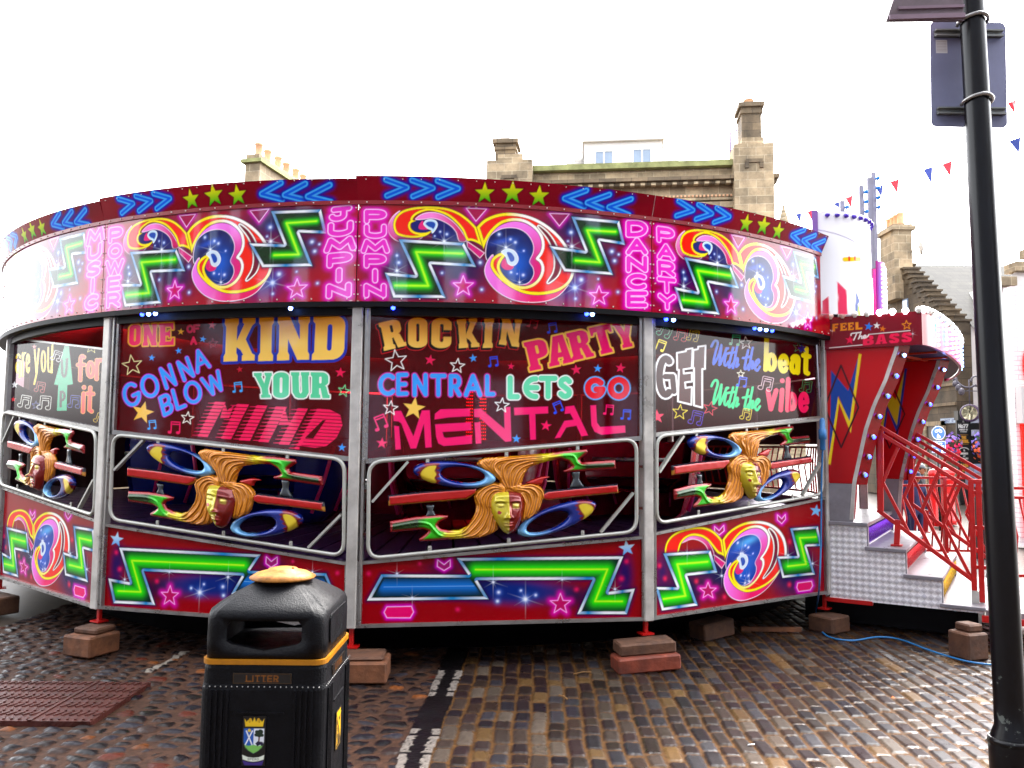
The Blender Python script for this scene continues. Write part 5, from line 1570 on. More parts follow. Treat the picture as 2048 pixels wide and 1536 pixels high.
for j in (-1, 0, 1, 2):
    b, q, um, zm, sl = GG[j]
    tl, tr, br_, bl = q
    # rounded tube frame
    C = [np.array([p[0] * b.L, p[1]]) for p in (tl, tr, br_, bl)]
    r = .10
    path = []
    for i in range(4):
        p0, p1, p2 = C[i - 1], C[i], C[(i + 1) % 4]
        if j == 2 and i == 1: path.append(p1); continue
        d0 = (p0 - p1) / np.linalg.norm(p0 - p1); d1 = (p2 - p1) / np.linalg.norm(p2 - p1)
        a, c = p1 + d0 * r, p1 + d1 * r
        for t in np.linspace(0, 1, 7): path.append((1 - t) ** 2 * a + 2 * t * (1 - t) * p1 + t * t * c)
    mb = MB(); mb.tube([b.P(p[0] / b.L, p[1], .012) for p in path], .0145, 10, True)
    g = mb.build('guard_frame', steel_grey, ride)
    f = lambda s, t: (C[0] * (1 - s) + C[1] * s) * (1 - t) + (C[3] * (1 - s) + C[2] * s) * t
    for (s0, t0, s1, t1) in ((.012, .42, .14, .03), (.86, .97, .988, .58)):
        p, w = f(s0, t0), f(s1, t1)
        mb = MB(); mb.bar(b.P(p[0] / b.L, p[1], .006), b.P(w[0] / b.L, w[1], .006), .018, .034, up=b.en); mb.build('brace', steel_grey, g)
    for s, t, dz in ((.22, 1, 1), (.51, 1, 1), (.79, 1, 1), (.21, 0, -1), (.5, 0, -1), (.77, 0, -1)):
        p = f(s, t)
        mb = MB(); mb.box(b.P(p[0] / b.L, p[1] + dz * .03, .016), (.026, .036, .008), [b.eu, (0, 0, 1), b.en], .002)
        mb.ball(b.P(p[0] / b.L, p[1] + dz * .034, .021), .006, 6)
        mb.build('bracket', steel_grey, g)
    for s, t in ((0, .3), (0, .75), (1, .3), (1, .75)):
        p = f(s, t); k = -1 if s == 0 else 1
        mb = MB(); mb.bar(b.P(p[0] / b.L, p[1], .0), b.P(p[0] / b.L + k * .024, p[1], -.012), .014, .02); mb.build('hinge', rust, g)
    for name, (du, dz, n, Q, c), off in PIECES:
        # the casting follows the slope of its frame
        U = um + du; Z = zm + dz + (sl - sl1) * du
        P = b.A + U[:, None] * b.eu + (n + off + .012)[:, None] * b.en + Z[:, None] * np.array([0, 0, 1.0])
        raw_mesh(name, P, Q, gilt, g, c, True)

# ------------------------------------------------------------------ cars standing on the deck inside
car_red = mat('car_shell_red', rgb(150, 10, 40), .25, 0, .3, 5, 0, 1, .5, 0, .6)
car_pink = mat('car_stripe_pink', rgb(214, 40, 120), .3)
car_blue = mat('car_shell_blue', rgb(20, 40, 130), .25)
seat_m = mat('car_seat', rgb(30, 24, 34), .6)
CARL = ['red waltzer car with pink stripes behind the middle face guard', 'blue waltzer car with pink stripes behind the left face guard', 'red waltzer car deep inside the ride beside the entrance', 'blue waltzer car at the far left of the ride']
for k, (ang, rad, face, mm) in enumerate(((.12, 3.55, 2.6, car_red), (-.42, 3.5, 2.2, car_blue), (.62, 3.4, 2.9, car_red), (-.98, 3.5, 2.4, car_blue))):
    c = (RCX + rad * sin(ang), RCY - rad * cos(ang), .86)
    e = empty('waltzer_car', c, CARL[k], 'ride car', 'tub cars on the waltzer deck')
    mb = MB(); a0 = ang - pi / 2 + pi - face; a1 = a0 + 4.6
    mb.lathe([(.5, .02), (.62, .12), (.70, .4), (.74, .72), (.72, .80), (.66, .78), (.6, .45), (.45, .3), (.05, .28)], c, 30, None, True, a0, a1)
    mb.build('shell', mm, e)
    mb = MB(); mb.lathe([(.3, .28), (.55, .34), (.56, .42), (.3, .42)], c, 24, None, True, a0 + .2, a1 - .2); mb.build('seat', seat_m, e)
    for q in range(9):
        a = a0 + .3 + q * .5
        mb = MB(); mb.tube([(c[0] + rr * cos(a + .1 * t), c[1] + rr * sin(a + .1 * t), c[2] + z) for rr, z, t in ((.628, .12, 0), (.703, .4, 1), (.748, .72, 2))], .018, 6); mb.build('stripe', car_pink, e)
    mb = MB(); mb.tube([(c[0] + .5 * cos(a), c[1] + .5 * sin(a), c[2] + .62) for a in np.linspace(a1, a0 + 2 * pi, 8)], .02, 8); mb.build('lap_bar', alu, e)

# ------------------------------------------------------------------ timber packing under the jacks
def block(c, size, rotz, m, label, name='timber_block', tilt=0.0, group='timber packing blocks under the ride'):
    ca, sa = cos(rotz), sin(rotz)
    mb = MB(); ax = np.array([[ca, sa, tilt], [-sa, ca, 0], [-tilt * ca, -tilt * sa, 1]])
    mb.box((c[0], c[1], c[2] + size[2] / 2), size, ax, .012)
    o = mb.build(name, m); rebase(o)
    return tag(o, label, 'timber block', group)


J = {j: joint(j, RR - .03) for j in (-1, 0, 1, 2, 3)}
block((J[1][0] + .06, J[1][1] - .14, 0), (.46, .28, .14), .05, timber, 'big square timber block under the jack just right of the litter bin')
block((J[1][0] + .05, J[1][1] - .12, .14), (.42, .25, .026), .07, timber_dark, 'thin board on top of the big block beside the litter bin')
block((J[2][0] - .04, J[2][1] - .17, 0), (.47, .2, .11), .2, timber_red, 'red painted sleeper, lower of the pair under the middle right jack', tilt=.05)
block((J[2][0] - .04, J[2][1] - .12, .11), (.42, .2, .085), .16, timber_dark, 'weathered plank, upper of the pair under the middle right jack', tilt=.05)
block((J[0][0] + .03, J[0][1] - .12, 0), (.28, .28, .15), -.38, timber, 'rounded timber block under the left jack behind the drain cover')
block((J[0][0] + .03, J[0][1] - .08, .15), (.22, .2, .045), -.3, timber_dark, 'small packing board on top of the left rounded block')
block((J[3][0] - .02, J[3][1] - .09, 0), (.27, .24, .14), .6, timber_dark, 'dark timber block under the jack by the blue cable')
block((J[-1][0] + .0, J[-1][1] - .1, 0), (.5, .3, .16), -.6, timber_dark, 'dark timber block at the far left edge under the ride')
block((1.72, 6.95, 0), (.34, .2, .14), .5, timber_dark, 'dark timber block lying loose in the shadow under the right bay', tilt=.1)
mb = MB(); p = gnd(1482, 1262); q = gnd(1602, 1264); mb.bar(p + [0, 0, .02], q + [0, 0, .02], .04, .035)
tag(rebase(mb.build('wooden_batten', timber)), 'long thin wooden batten lying on the setts under the right bay', 'wooden batten')


# ------------------------------------------------------------------ entrance: frame at the third post, s outwards, w along the front
J3 = joint(3)
_a = RPH + 3.5 * RDL
EN = np.array([sin(_a), -cos(_a), 0]); ET = np.array([cos(_a), sin(_a), 0]); EZ = np.array([0, 0, 1.0])
def E(s, w, z): return J3 + s * EN + w * ET + z * EZ
EAX = [EN, ET, EZ]


def surf(name, V, X, Y, fn, material, parent, back, label=None):
    """painted curved sheet from a (nv, nu, 3) array; X, Y art coordinates; back = thickness vector"""
    nv, nu = V.shape[:2]
    a = Art(X, Y); fn(a)
    C = np.c_[np.clip(a.C, 0, 1) * .9, a.A]
    Vf = V.reshape(-1, 3); idx = np.arange(nu * nv).reshape(nv, nu)
    rim = np.concatenate([idx[0, :], idx[1:, -1], idx[-1, -2::-1], idx[-2:0:-1, 0]])
    o = len(Vf); m = len(rim); k = np.arange(m); k2 = (k + 1) % m
    Q = np.vstack([grid_quads(nu, nv), np.stack([rim[k2], rim[k], o + k, o + k2], 1)])
    VV = np.vstack([Vf, Vf[rim] + np.asarray(back)])
    r = raw_mesh(name, VV, Q, material, parent, np.vstack([C, C[rim] * [.4, .4, .4, 1]]), smooth=False)
    if label: r['label'] = label
    return r


chequer, _t, _b = new_mat('chequer_plate')
def _chequer():
    t, b = _t, _b
    N, L = t.nodes, t.links
    tc = N.new('ShaderNodeTexCoord'); mp = N.new('ShaderNodeMapping')
    mp.inputs['Rotation'].default_value = (0, 0, 0)
    # plate coordinates: along the steps (EN) and up
    d1 = N.new('ShaderNodeVectorMath'); d1.operation = 'DOT_PRODUCT'; d1.inputs[1].default_value = tuple((EN + EZ) * 19)
    d2 = N.new('ShaderNodeVectorMath'); d2.operation = 'DOT_PRODUCT'; d2.inputs[1].default_value = tuple((EN - EZ + ET) * 19)
    g = N.new('ShaderNodeNewGeometry')
    L.new(g.outputs['Position'], d1.inputs[0]); L.new(g.outputs['Position'], d2.inputs[0])
    cb = N.new('ShaderNodeCombineXYZ'); L.new(d1.outputs['Value'], cb.inputs[0]); L.new(d2.outputs['Value'], cb.inputs[1])
    ck = N.new('ShaderNodeTexChecker'); ck.inputs['Scale'].default_value = 1.0; L.new(cb.outputs[0], ck.inputs['Vector'])
    ck.inputs['Color1'].default_value = rgb(238, 234, 236); ck.inputs['Color2'].default_value = rgb(206, 202, 206)
    L.new(ck.outputs['Color'], b.inputs['Base Color'])
    b.inputs['Metallic'].default_value = .15; b.inputs['Roughness'].default_value = .4
    # raised lozenges
    s1 = N.new('ShaderNodeMath'); s1.operation = 'SINE'; m1 = N.new('ShaderNodeMath'); m1.operation = 'MULTIPLY'; m1.inputs[1].default_value = pi
    L.new(d1.outputs['Value'], m1.inputs[0]); L.new(m1.outputs[0], s1.inputs[0])
    s2 = N.new('ShaderNodeMath'); s2.operation = 'SINE'; m2 = N.new('ShaderNodeMath'); m2.operation = 'MULTIPLY'; m2.inputs[1].default_value = pi
    L.new(d2.outputs['Value'], m2.inputs[0]); L.new(m2.outputs[0], s2.inputs[0])
    pr = N.new('ShaderNodeMath'); pr.operation = 'MULTIPLY'; L.new(s1.outputs[0], pr.inputs[0]); L.new(s2.outputs[0], pr.inputs[1])
    bp = N.new('ShaderNodeBump'); bp.inputs['Strength'].default_value = .6; bp.inputs['Distance'].default_value = .006
    L.new(pr.outputs[0], bp.inputs['Height']); L.new(bp.outputs[0], b.inputs['Normal'])


_chequer()
white_plate = mat('scuffed_white_plate', rgb(128, 124, 130), .35, .25, .14, 7, .15, 30, rvar=.1)
wing_paint = paint_mat('wing_paint', .28, .004, 2, spec=.25)
tin = {k: mat(k + '_riser_trim', rgb(*c), .2, .6, .5, 60, .5, 90) for k, c in (('purple', (110, 30, 190)), ('red', (200, 16, 30)), ('gold', (206, 160, 20)))}

# --- steps
steps = empty('entrance_steps', E(.6, .9, .28), 'silver chequer plate steps with zigzag red handrails leading up to the ride', 'steps')
SP = [(0.0, .955), (.315, .955), (.315, .75), (.615, .75), (.615, .54), (.885, .54), (.885, .325), (1.18, .325), (1.18, .285), (.0, .285)]
mb = MB(); mb.prism([(s, z - .012) for s, z in SP], E(0, 0, 0), EN, EZ, ET, .03)
mb.build('cheek_panel', chequer, steps)
WID = 1.75
for k, (s0, s1, z, tr) in enumerate(((-.35, .33, .955, None), (.30, .63, .75, 'purple'), (.60, .90, .54, 'red'), (.87, 1.2, .325, 'gold'))):
    mb = MB()
    mb.box(E((s0 + s1) / 2, WID / 2 - .01, z - .016), (s1 - s0, WID + .04, .032), EAX, .004)
    mb.build('tread', white_plate, steps)
    if tr:
        zt = z + (.205 if k == 1 else .21)
        mb = MB()
        mb.box(E(s0 + .0, WID / 2, (z + zt) / 2 - .02), (.02, WID - .06, zt - z - .06), EAX)
        for q in range(26):
            w = .08 + q * .064
            mb.tube([E(s0 + .012, w, z + .03), E(s0 + .02, w + .012, (z + zt) / 2 - .01), E(s0 + .012, w, zt - .05)], .013, 5)
        mb.build('riser', tin[tr], steps)
        mb = MB()
        for w in (.035, WID - .035): mb.box(E(s0 + .01, w, (z + zt) / 2 - .016), (.03, .05, zt - z - .034), EAX)
        mb.build('riser_edge', white_plate, steps)
mb = MB(); mb.bar(E(-.02, -.012, .30), E(-.02, -.012, .95), .05, .03, up=EN); mb.build('corner_channel', alu_worn, steps)
mb = MB(); mb.bar(E(-.05, .02, .262), E(.35, .02, .262), .06, .035); mb.build('support_beam', red_steel, steps)
mb = MB(); mb.box(E(1.75, .75, .28), (1.1, 1.5, .05), EAX); mb.build('landing_plate', white_plate, steps)
mb = MB(); mb.bar(E(1.17, -.012, .235), E(2.4, -.012, .235), .04, .05); mb.build('landing_beam', red_steel, steps)


mb = MB(); mb.box(E(.42, 2.2, .14), (1.42, 3.7, .26), EAX); mb.build('shade_box', black, steps)  # black box added to keep the space under the steps dark


def handrail(w, ds):
    f = lambda s, z: E(s + ds, w, z)
    mb = MB()
    mb.bar(f(.405, 1.045), f(.42, 1.775), .05, .05, up=ET, bev=.004); mb.build('newel', red_steel, steps)
    mb = MB()
    mb.bar(f(.53, .752), f(.545, .98), .045, .045, up=ET); mb.box(f(.53, .758, ), (.09, .09, .012), EAX); mb.build('foot_post', red_steel, steps)
    for a, b, r in (((.36, 1.84), (1.13, 1.34), .034), ((.37, 1.775), (1.12, 1.262), .034), ((.38, 1.06), (1.105, .51), .036), ((1.10, 1.335), (1.25, 1.335), .04), ((1.10, 1.245), (1.25, 1.245), .03)):
        mb = MB(); mb.bar(f(*a), f(*b), r, r, up=ET, bev=.004); mb.build('rail', red_steel, steps)
    zt = lambda s: 1.775 - (s - .37) * .684
    zb = lambda s: 1.06 - (s - .38) * .759
    for s0, k, s1, h in ((.43, .62, .60, .30), (.60, .80, .78, .36), (.74, .92, .92, .40), (.90, 1.07, 1.06, .44)):
        top, bot = f(s0 + .14, zt(s0 + .14)), f(s0, zb(s0) + .40 * (zt(s0) - zb(s0)))
        mb = MB(); mb.bar(top, bot, .026, .026, up=ET); mb.build('baluster', red_steel, steps)
        mb = MB(); mb.bar(bot, f(s0 + .2, zb(s0 + .2)), .026, .026, up=ET); mb.build('baluster', red_steel, steps)
    for s in (1.115, 1.17, 1.235):
        mb = MB(); mb.bar(f(s, .33), f(s, 1.34), .042, .042, up=ET, bev=.004); mb.build('end_post', red_steel, steps)
    for z in (.62, .95):
        mb = MB(); mb.bar(f(1.10, z), f(1.25, z), .03, .03, up=ET); mb.build('rail', red_steel, steps)
    mb = MB(); mb.box(f(1.12, .375), (.055, .06, .10), EAX); mb.build('post_shoe', alu_worn, steps)


handrail(.20, 0); handrail(1.66, .1)

# --- arch: two curved wings, a canopy and a drum above
arch = empty('entrance_arch', E(.3, .9, .95), 'red entrance arch with lightning wings, FEEL THE BASS canopy and white light drum', 'ride entrance')
EDGE = [(2.50, .617), (2.36, .566), (2.207, .515), (1.989, .417), (1.769, .343), (1.504, .284), (1.304, .238), (.95, .207)]
_ez = np.array([p[0] for p in EDGE][::-1]); _es = np.array([p[1] for p in EDGE][::-1])
def edge_s(z): return np.interp(z, _ez, _es)


def art_wing(swap):
    def fn(a):
        a.base((186, 4, 14)); a.space(4.04, 1640, 680)
        a.blob(420, 300, 220, 160, (206, 10, 18), .6); a.blob(120, 1100, 120, 200, (150, 0, 12), .5)
        B, Yl = ((18, 66, 160), (246, 214, 24)) if not swap else ((206, 176, 24), (20, 50, 150))
        a.fill(poly([(90, 245), (228, 410), (306, 150), (322, 130), (250, 690), (150, 452), (72, 968), (86, 560)]), B)
        a.fill(poly([(314, 110), (336, 116), (249, 752), (156, 510), (86, 1008), (63, 1002), (147, 462), (240, 655)]), Yl)
        a.line(stroke([[(170, 205), (312, 545), (172, 868), (38, 545), (170, 205)]], 0), (64, 4, 16), 15)
    return fn


for w0, ds, swap, zb in ((0.0, 0.0, False, .955), (1.6, .2, True, .87)):
    Z, U = np.meshgrid(np.linspace(1.295, 2.52, 190), np.linspace(0, 1, 100), indexing='ij')
    s = -.012 + (edge_s(Z) + .012) * U
    V = E(0, 0, 0) + (s + ds)[..., None] * EN + (w0 - .004) * ET + Z[..., None] * EZ
    X, Y = proj(E(0, 0, 0) + s[..., None] * EN + Z[..., None] * EZ)
    surf('wing_panel', V, X, Y, art_wing(swap), wing_paint, arch, ET * .02, 'red wing with blue and yellow lightning bolt' if not swap else 'red wing with yellow and blue lightning bolt')
    zz = np.linspace(zb + .02, 2.52, 26)
    # core of the wing, its front edge carrying the lamps
    mb = MB()
    P = [(-.01, zb + .01)] + [(float(edge_s(z)) - .003, z) for z in zz] + [(-.01, 2.52)]
    mb.prism([(p + ds, q) for p, q in P], E(0, w0 + .016, 0), EN, EZ, ET, .11); mb.build('wing_core', red_gloss, arch)
    mb = MB()
    mb.prism([(-.012 + ds, zb), (float(edge_s(zb)) + ds, zb), (float(edge_s(1.29)) + ds, 1.29), (-.012 + ds, 1.29)], E(0, w0 - .006, 0), EN, EZ, ET, .02); mb.build('wing_base', white_plate, arch)
    mb = MB()
    L, R = [], []
    for z in zz: L.append((float(edge_s(z)) - .03 + ds, z)); R.append((float(edge_s(z)) + .003 + ds, z))
    for i in range(len(zz) - 1):
        mb.prism([L[i], R[i], R[i + 1], L[i + 1]], E(0, w0 - .012, 0), EN, EZ, ET, .012)
    mb.build('edge_trim', alu_worn, arch)
    # lamp strip set at an angle along the curved edge
    mb = MB()
    A_ = [E(float(edge_s(z)) + ds + .003, w0 - .010, z) for z in zz if z > 1.27]; B_ = [p + EN * .075 + ET * .115 for p in A_]
    n_ = len(A_); mb.add(A_ + B_, [(i, n_ + i, n_ + i + 1, i + 1) for i in range(n_ - 1)], False)
    A2 = [p - EN * .012 + ET * .015 for p in A_]; B2 = [p - EN * .02 + ET * .012 for p in B_]
    mb.add(A2 + B2, [(i + 1, n_ + i + 1, n_ + i, i) for i in range(n_ - 1)], False)
    mb.build('lamp_strip', red_gloss, arch)
    for z in (2.425, 2.245, 2.07, 1.89, 1.71, 1.535, 1.375):
        p = E(float(edge_s(z)) + ds + .042, w0 + .048, z)
        d = EN * .115 - ET * .075 - EZ * .02; d = d / np.linalg.norm(d); p = p + d * .004
        ax = [np.cross(EZ, d), EZ, d]
        mb = MB(); mb.lathe([(.026, 0), (.026, .012), (.019, .018), (.0005, .018)], p, 14, ax); g = mb.build('lamp', alu, arch)
        mb = MB(); mb.ball(p + d * .018, .016, 10); mb.build('bulb', led_blue if z not in (2.425,) else led_white, g)

# canopy
FR = cr([(.80, -.02), (.86, .2), (.93, .8), (.97, 1.6), (.965, 2.5), (.86, 3.5), (.70, 4.3)], n=6)
zc0, zc1 = 2.50, 2.79


def art_feel(a):
    a.base((126, 0, 24)); a.space(4.266, 1620, 600)
    O = (246, 150, 14)
    for ch, x0, x1, dy in (('F', 196, 246, 0), ('E', 262, 316, -5), ('e', 328, 376, -9), ('L', 392, 450, -14)):
        a.fill(bk(ch if ch != 'e' else 'E', (x0, 208 + dy), (x1, 203 + dy), (x0 + 2, 272 + dy)), O)
    a.glint(196, 268, 30, (255, 210, 160))
    stars(a, [(505, 230, 38, 8, (30, 130, 235), 1), (574, 222, 30, 4, (240, 235, 230), 1), (624, 250, 28, 8, (236, 120, 10), 1), (828, 218, 40, -4, (246, 150, 14), 0), (345, 345, 42, 4, (236, 10, 70), 1)], 6)
    sh = lambda dx, dy: union([bk(c, (x + dx, y + dy), (x + 92 + dx, y - 8 + dy), (x + dx, y + 82 + dy)) for c, x, y in (('B', 456, 310), ('A', 566, 300), ('S', 676, 293), ('S', 782, 285))])
    a.fill(sh(0, 0), (244, 14, 74))
    W_ = (248, 244, 240)
    a.fill(stroke([cr([(355, 305), (360, 290), (400, 284), (440, 280)], n=4), cr([(405, 284), (392, 315), (378, 345)], n=4), cr([(440, 275), (425, 320), (418, 335), (432, 315), (448, 312), (444, 330), (455, 328)], n=4), cr([(462, 322), (482, 312), (474, 304), (460, 315), (464, 330), (490, 320), (505, 302)], n=4)], 5), W_)
    a.line(stroke([[(505, 297), (858, 264)]], 0), W_, 6); a.line(stroke([[(172, 412), (450, 386)]], 0), W_, 6)
    a.glint(880, 292, 34, (255, 240, 235))


nu, nv = 230, 90
U, Z = np.meshgrid(np.linspace(0, .80, nu), np.linspace(zc0, zc1, nv))
V = E(0, 0, 0) + U[..., None] * EN + (-.03) * ET + Z[..., None] * EZ
X, Y = proj(E(0, 0, 0) + U[..., None] * EN + Z[..., None] * EZ)
surf('canopy_side', V, X, Y, art_feel, wing_paint, arch, ET * .03, 'red canopy side lettered FEEL The BASS')
# curved fascia
T_ = np.linspace(0, 1, 160); seg = np.r_[0, np.cumsum(np.hypot(*np.diff(FR, axis=0).T))]; FL = seg[-1]; seg /= FL
fs, fw = np.interp(T_, seg, FR[:, 0]), np.interp(T_, seg, FR[:, 1])
V = np.stack([E(0, 0, 0) + s_ * EN + w_ * ET + np.linspace(zc0, zc1, 40)[:, None] * EZ for s_, w_ in zip(fs, fw)], 1)
def art_fascia(a):
    a.base((150, 20, 40)); a.space(1, 0, 0, .02)
    for k in range(9):
        a.blob(.7 + k * .5, .15, .12, .10, (190, 60, 200) if k % 2 else (70, 120, 240), .9)
    stars(a, [(.35, .10, .07, 5, (40, 140, 235), 1), (.38, .21, .05, 5, (250, 170, 30), 1), (.9, .15, .08, 0, (240, 240, 250), 1), (1.5, .15, .08, 0, (250, 180, 40), 1), (2.2, .15, .08, 0, (60, 150, 240), 1)], .02)
TT, HH = np.meshgrid(T_ * FL, np.linspace(zc1 - zc0, 0, 40))
surf('fascia', V, TT, HH, art_fascia, wing_paint, arch, -EN * .03)
mb = MB()
pl = [(-.1, .0), (.77, .0)] + [(float(s_) - .03, float(w_) + .02) for s_, w_ in zip(fs[4::12], fw[4::12])] + [(-.1, 4.3)]
mb.prism(pl, E(0, 0, zc0 + .02), EN, ET, EZ, .02); mb.build('canopy_soffit', mat('dark_soffit', rgb(16, 8, 18), .6, spec=.2), arch)
mb = MB(); mb.prism(pl, E(0, 0, zc1 - .03), EN, ET, EZ, .02); mb.build('canopy_top', dark_red, arch)
for a, b in (((.1, .9), (.85, .75)), ((.1, 1.5), (.9, 1.3)), ((.5, .8), (.7, 1.5))):
    mb = MB(); mb.bar(E(*a, zc0 + .012), E(*b, zc0 + .012), .035, .016); mb.build('soffit_rib', mat('orange_rib', rgb(196, 60, 20), .35), arch)
bulb_m, _t2, b2 = new_mat('clear_bulb'); b2.inputs['Base Color'].default_value = rgb(236, 236, 226); b2.inputs['Roughness'].default_value = .12; b2.inputs['Coat Weight'].default_value = .6
bulb_lit = lamp_mat('lit_bulb', rgb(236, 240, 255), 1.5)


def bulb(p, r, m, parent=arch):
    mb = MB(); mb.lathe([(r * .45, -r * 1.05), (r * .5, -r * .8), (r * .98, -r * .3), (r, .1 * r), (r * .8, r * .6), (r * .4, r * .92), (.0005, r)], p, 12); return mb.build('bulb', m, parent)


for k in range(8): bulb(E(.06 + k * .1025, -.03, zc1 + .014), .028, bulb_lit if k in (4, 5, 6) else bulb_m)
for k in range(46):
    t = (k + .3) / 46; bulb(E(float(np.interp(t, seg, FR[:, 0])) + .0, float(np.interp(t, seg, FR[:, 1])), zc1 + .02), .03, bulb_m if k % 3 else bulb_lit)
# vertical strings of blue-white lamps on the fascia
mb = MB()
for k in range(10):
    t = .09 + k * .085
    for h in range(6):
        p = E(float(np.interp(t, seg, FR[:, 0])) + .012, float(np.interp(t, seg, FR[:, 1])), zc0 + .035 + h * .045); mb.ball(p, .014, 6)
o = mb.build('fascia_lamps', lamp_mat('cool_lamp', rgb(130, 170, 255), .8), arch); o['kind'] = 'stuff'

# drum: quarter-round shining board above the canopy
DC = E(-.18, .30, 0); DR_ = .54
def dpt(q, r, z): return DC + np.array([r * cos(q), r * sin(q), z])
q0, q1 = radians(-103), radians(40)
Q_, Z_ = np.meshgrid(np.linspace(q0, q1, 120), np.linspace(zc1 + .01, 3.74, 150))
V = DC + np.stack([DR_ * np.cos(Q_), DR_ * np.sin(Q_), Z_], -1)
def art_drum(a):
    a.base((252, 251, 254)); a.space(1, 0, 0, .006)
    yw = (238, 206, 20)
    a.fill(poly([(.02, 2.80), (.09, 2.80), (.08, 2.96), (.03, 2.92)]), (226, 60, 90))
    a.fill(poly([(.16, 2.80), (.26, 2.80), (.25, 3.02), (.16, 3.10), (.17, 2.95)]), (236, 60, 100))
    a.fill(poly([(.34, 2.80), (.40, 2.80), (.38, 2.90), (.41, 2.93), (.36, 3.02)]), (60, 80, 150)); a.fill(poly([(.37, 2.80), (.42, 2.80), (.40, 2.88), (.38, 2.9)]), (150, 200, 30))
    a.fill(poly([(.52, 2.9), (.66, 2.82), (.66, 2.92), (.55, 3.02)]), (60, 90, 170))
    a.fill(stroke([[(.24, 3.30), (.42, 3.32)]], .02), yw); a.fill(stroke([[(.29, 3.30), (.29, 3.32)], [(.36, 3.31), (.36, 3.33)]], .012), (226, 60, 20))
    a.fill(poly([(.62, 3.38), (.66, 3.52), (.68, 3.40)]), (236, 90, 30)); a.fill(poly([(.60, 3.36), (.62, 3.56), (.64, 3.40)]), (230, 90, 160))
    a.line(stroke([cr([(0, 3.57), (.2, 3.52), (.45, 3.44), (.62, 3.38)], n=5)], 0), (120, 90, 150), .006)
surf('drum_board', V, (Q_ - q0) * DR_, Z_, art_drum, paint_mat('gloss_white_board', .1, .003, 2), arch, -EN * .01, 'round white board with bulbs along its top')
for k in range(15):
    q = q0 + radians(9) + k * radians(9.2)
    p = dpt(q, DR_ + .004, 3.70); d = np.array([cos(q), sin(q), 0]); ax = [np.cross(EZ, d), EZ, d]
    mb = MB(); mb.lathe([(.021, 0), (.021, .02), (.012, .03), (.0005, .03)], p, 10, ax); mb.build('lamp_cup', mat('violet_cup', rgb(72, 40, 170), .25), arch)
mb = MB(); mb.bar(dpt(q0, DR_, zc1) - EN * .02, dpt(q0, DR_, 3.75) - EN * .02, .03, .05, up=EN); mb.build('drum_edge', mat('violet_edge', rgb(120, 80, 150), .3), arch)
# magenta lamp panel beside the drum
Q_, Z_ = np.meshgrid(np.linspace(radians(-70), radians(30), 60), np.linspace(zc1, 3.38, 60))
C2 = E(.20, .62, 0)
def art_mag(a):
    a.base((176, 4, 110)); a.space(1, 0, 0, .006); a.blob(.05, 3.1, .05, .3, (90, 10, 190), .9); a.blob(.2, 3.0, .1, .2, (200, 6, 120), .5)
V = C2 + np.stack([.24 * np.cos(Q_), .24 * np.sin(Q_), Z_], -1)
surf('lamp_panel', V, (Q_ + radians(70)) * .24, Z_, art_mag, wing_paint, arch, -EN * .01)
mb = MB()
for r in range(13):
    for c in range(7):
        q = radians(-52 + c * 12); mb.ball(C2 + np.array([.246 * cos(q), .246 * sin(q), 2.83 + r * .043 + c * -.012]), .010, 6)
o = mb.build('panel_lamps', bulb_lit, arch); o['kind'] = 'stuff'
# light strips standing above
strip_m = mat('pale_strip', rgb(140, 138, 152), .35); cup_m = mat('blue_lamp_cup', rgb(30, 120, 200), .2)
for (xa, ya, yb, n, Yd) in ((1640, 449, 474, 3, 8.3), (1684, 402, 440, 3, 8.5), (1722, 372, 440, 4, 8.7), (1738, 356, 440, 0, 8.8), (1746, 345, 440, 4, 8.8)):
    p, q = at(xa, ya, Yd), at(xa + (-1), yb, Yd); q = np.array([p[0], p[1], min(q[2], 3.6) - .1])
    mb = MB(); mb.bar(q, p, .035, .05, up=(1, 0, 0)); g = mb.build('light_strip', strip_m, arch)
    for k in range(n):
        z = p[2] - .08 - k * (.085 if n == 3 else .11)
        mb = MB(); mb.lathe([(.022, 0), (.022, .025), (.014, .035), (.0005, .035)], (p[0] + .036, p[1] - .028, z), 10, [(1, 0, 0), (0, 0, 1), (0, -1, 0)]); mb.build('lamp_cup', cup_m, g)

# cable with blue socket
cab = empty('power_cable', gnd(1650, 1272), 'thin blue power cable with blue socket hanging beside the right bay', 'cable')
pts = [at(1633, 690, 7.05), at(1640, 820, 7.0)]
mb = MB(); mb.tube(pts, .006, 6); mb.build('upper_lead', mat('grey_lead', rgb(150, 150, 160), .5), cab)
mb = MB(); c = at(1645, 868, 6.98); mb.lathe([(.02, -.14), (.024, -.13), (.024, -.05), (.034, -.045), (.034, .04), (.024, .045), (.024, .12), (.012, .14)], c, 12); mb.build('socket', mat('blue_socket', rgb(40, 110, 170), .4), cab)
low = [c - [0, 0, .12], at(1643, 960, 7.0), at(1642, 1080, 7.0), at(1638, 1180, 6.98), gnd(1632, 1236) + [0, 0, .02], gnd(1650, 1272) + [0, 0, .012], gnd(1700, 1284) + [0, 0, .012], gnd(1755, 1277) + [0, 0, .012], gnd(1800, 1282) + [0, 0, .012], gnd(1860, 1304) + [0, 0, .012], gnd(1930, 1325) + [0, 0, .012], gnd(1995, 1333) + [0, 0, .012], gnd(2100, 1333) + [0, 0, .012]]
mb = MB(); mb.tube(cr(low, n=5) if False else [np.array(p) for p in low], .0075, 8)
class _S: pass
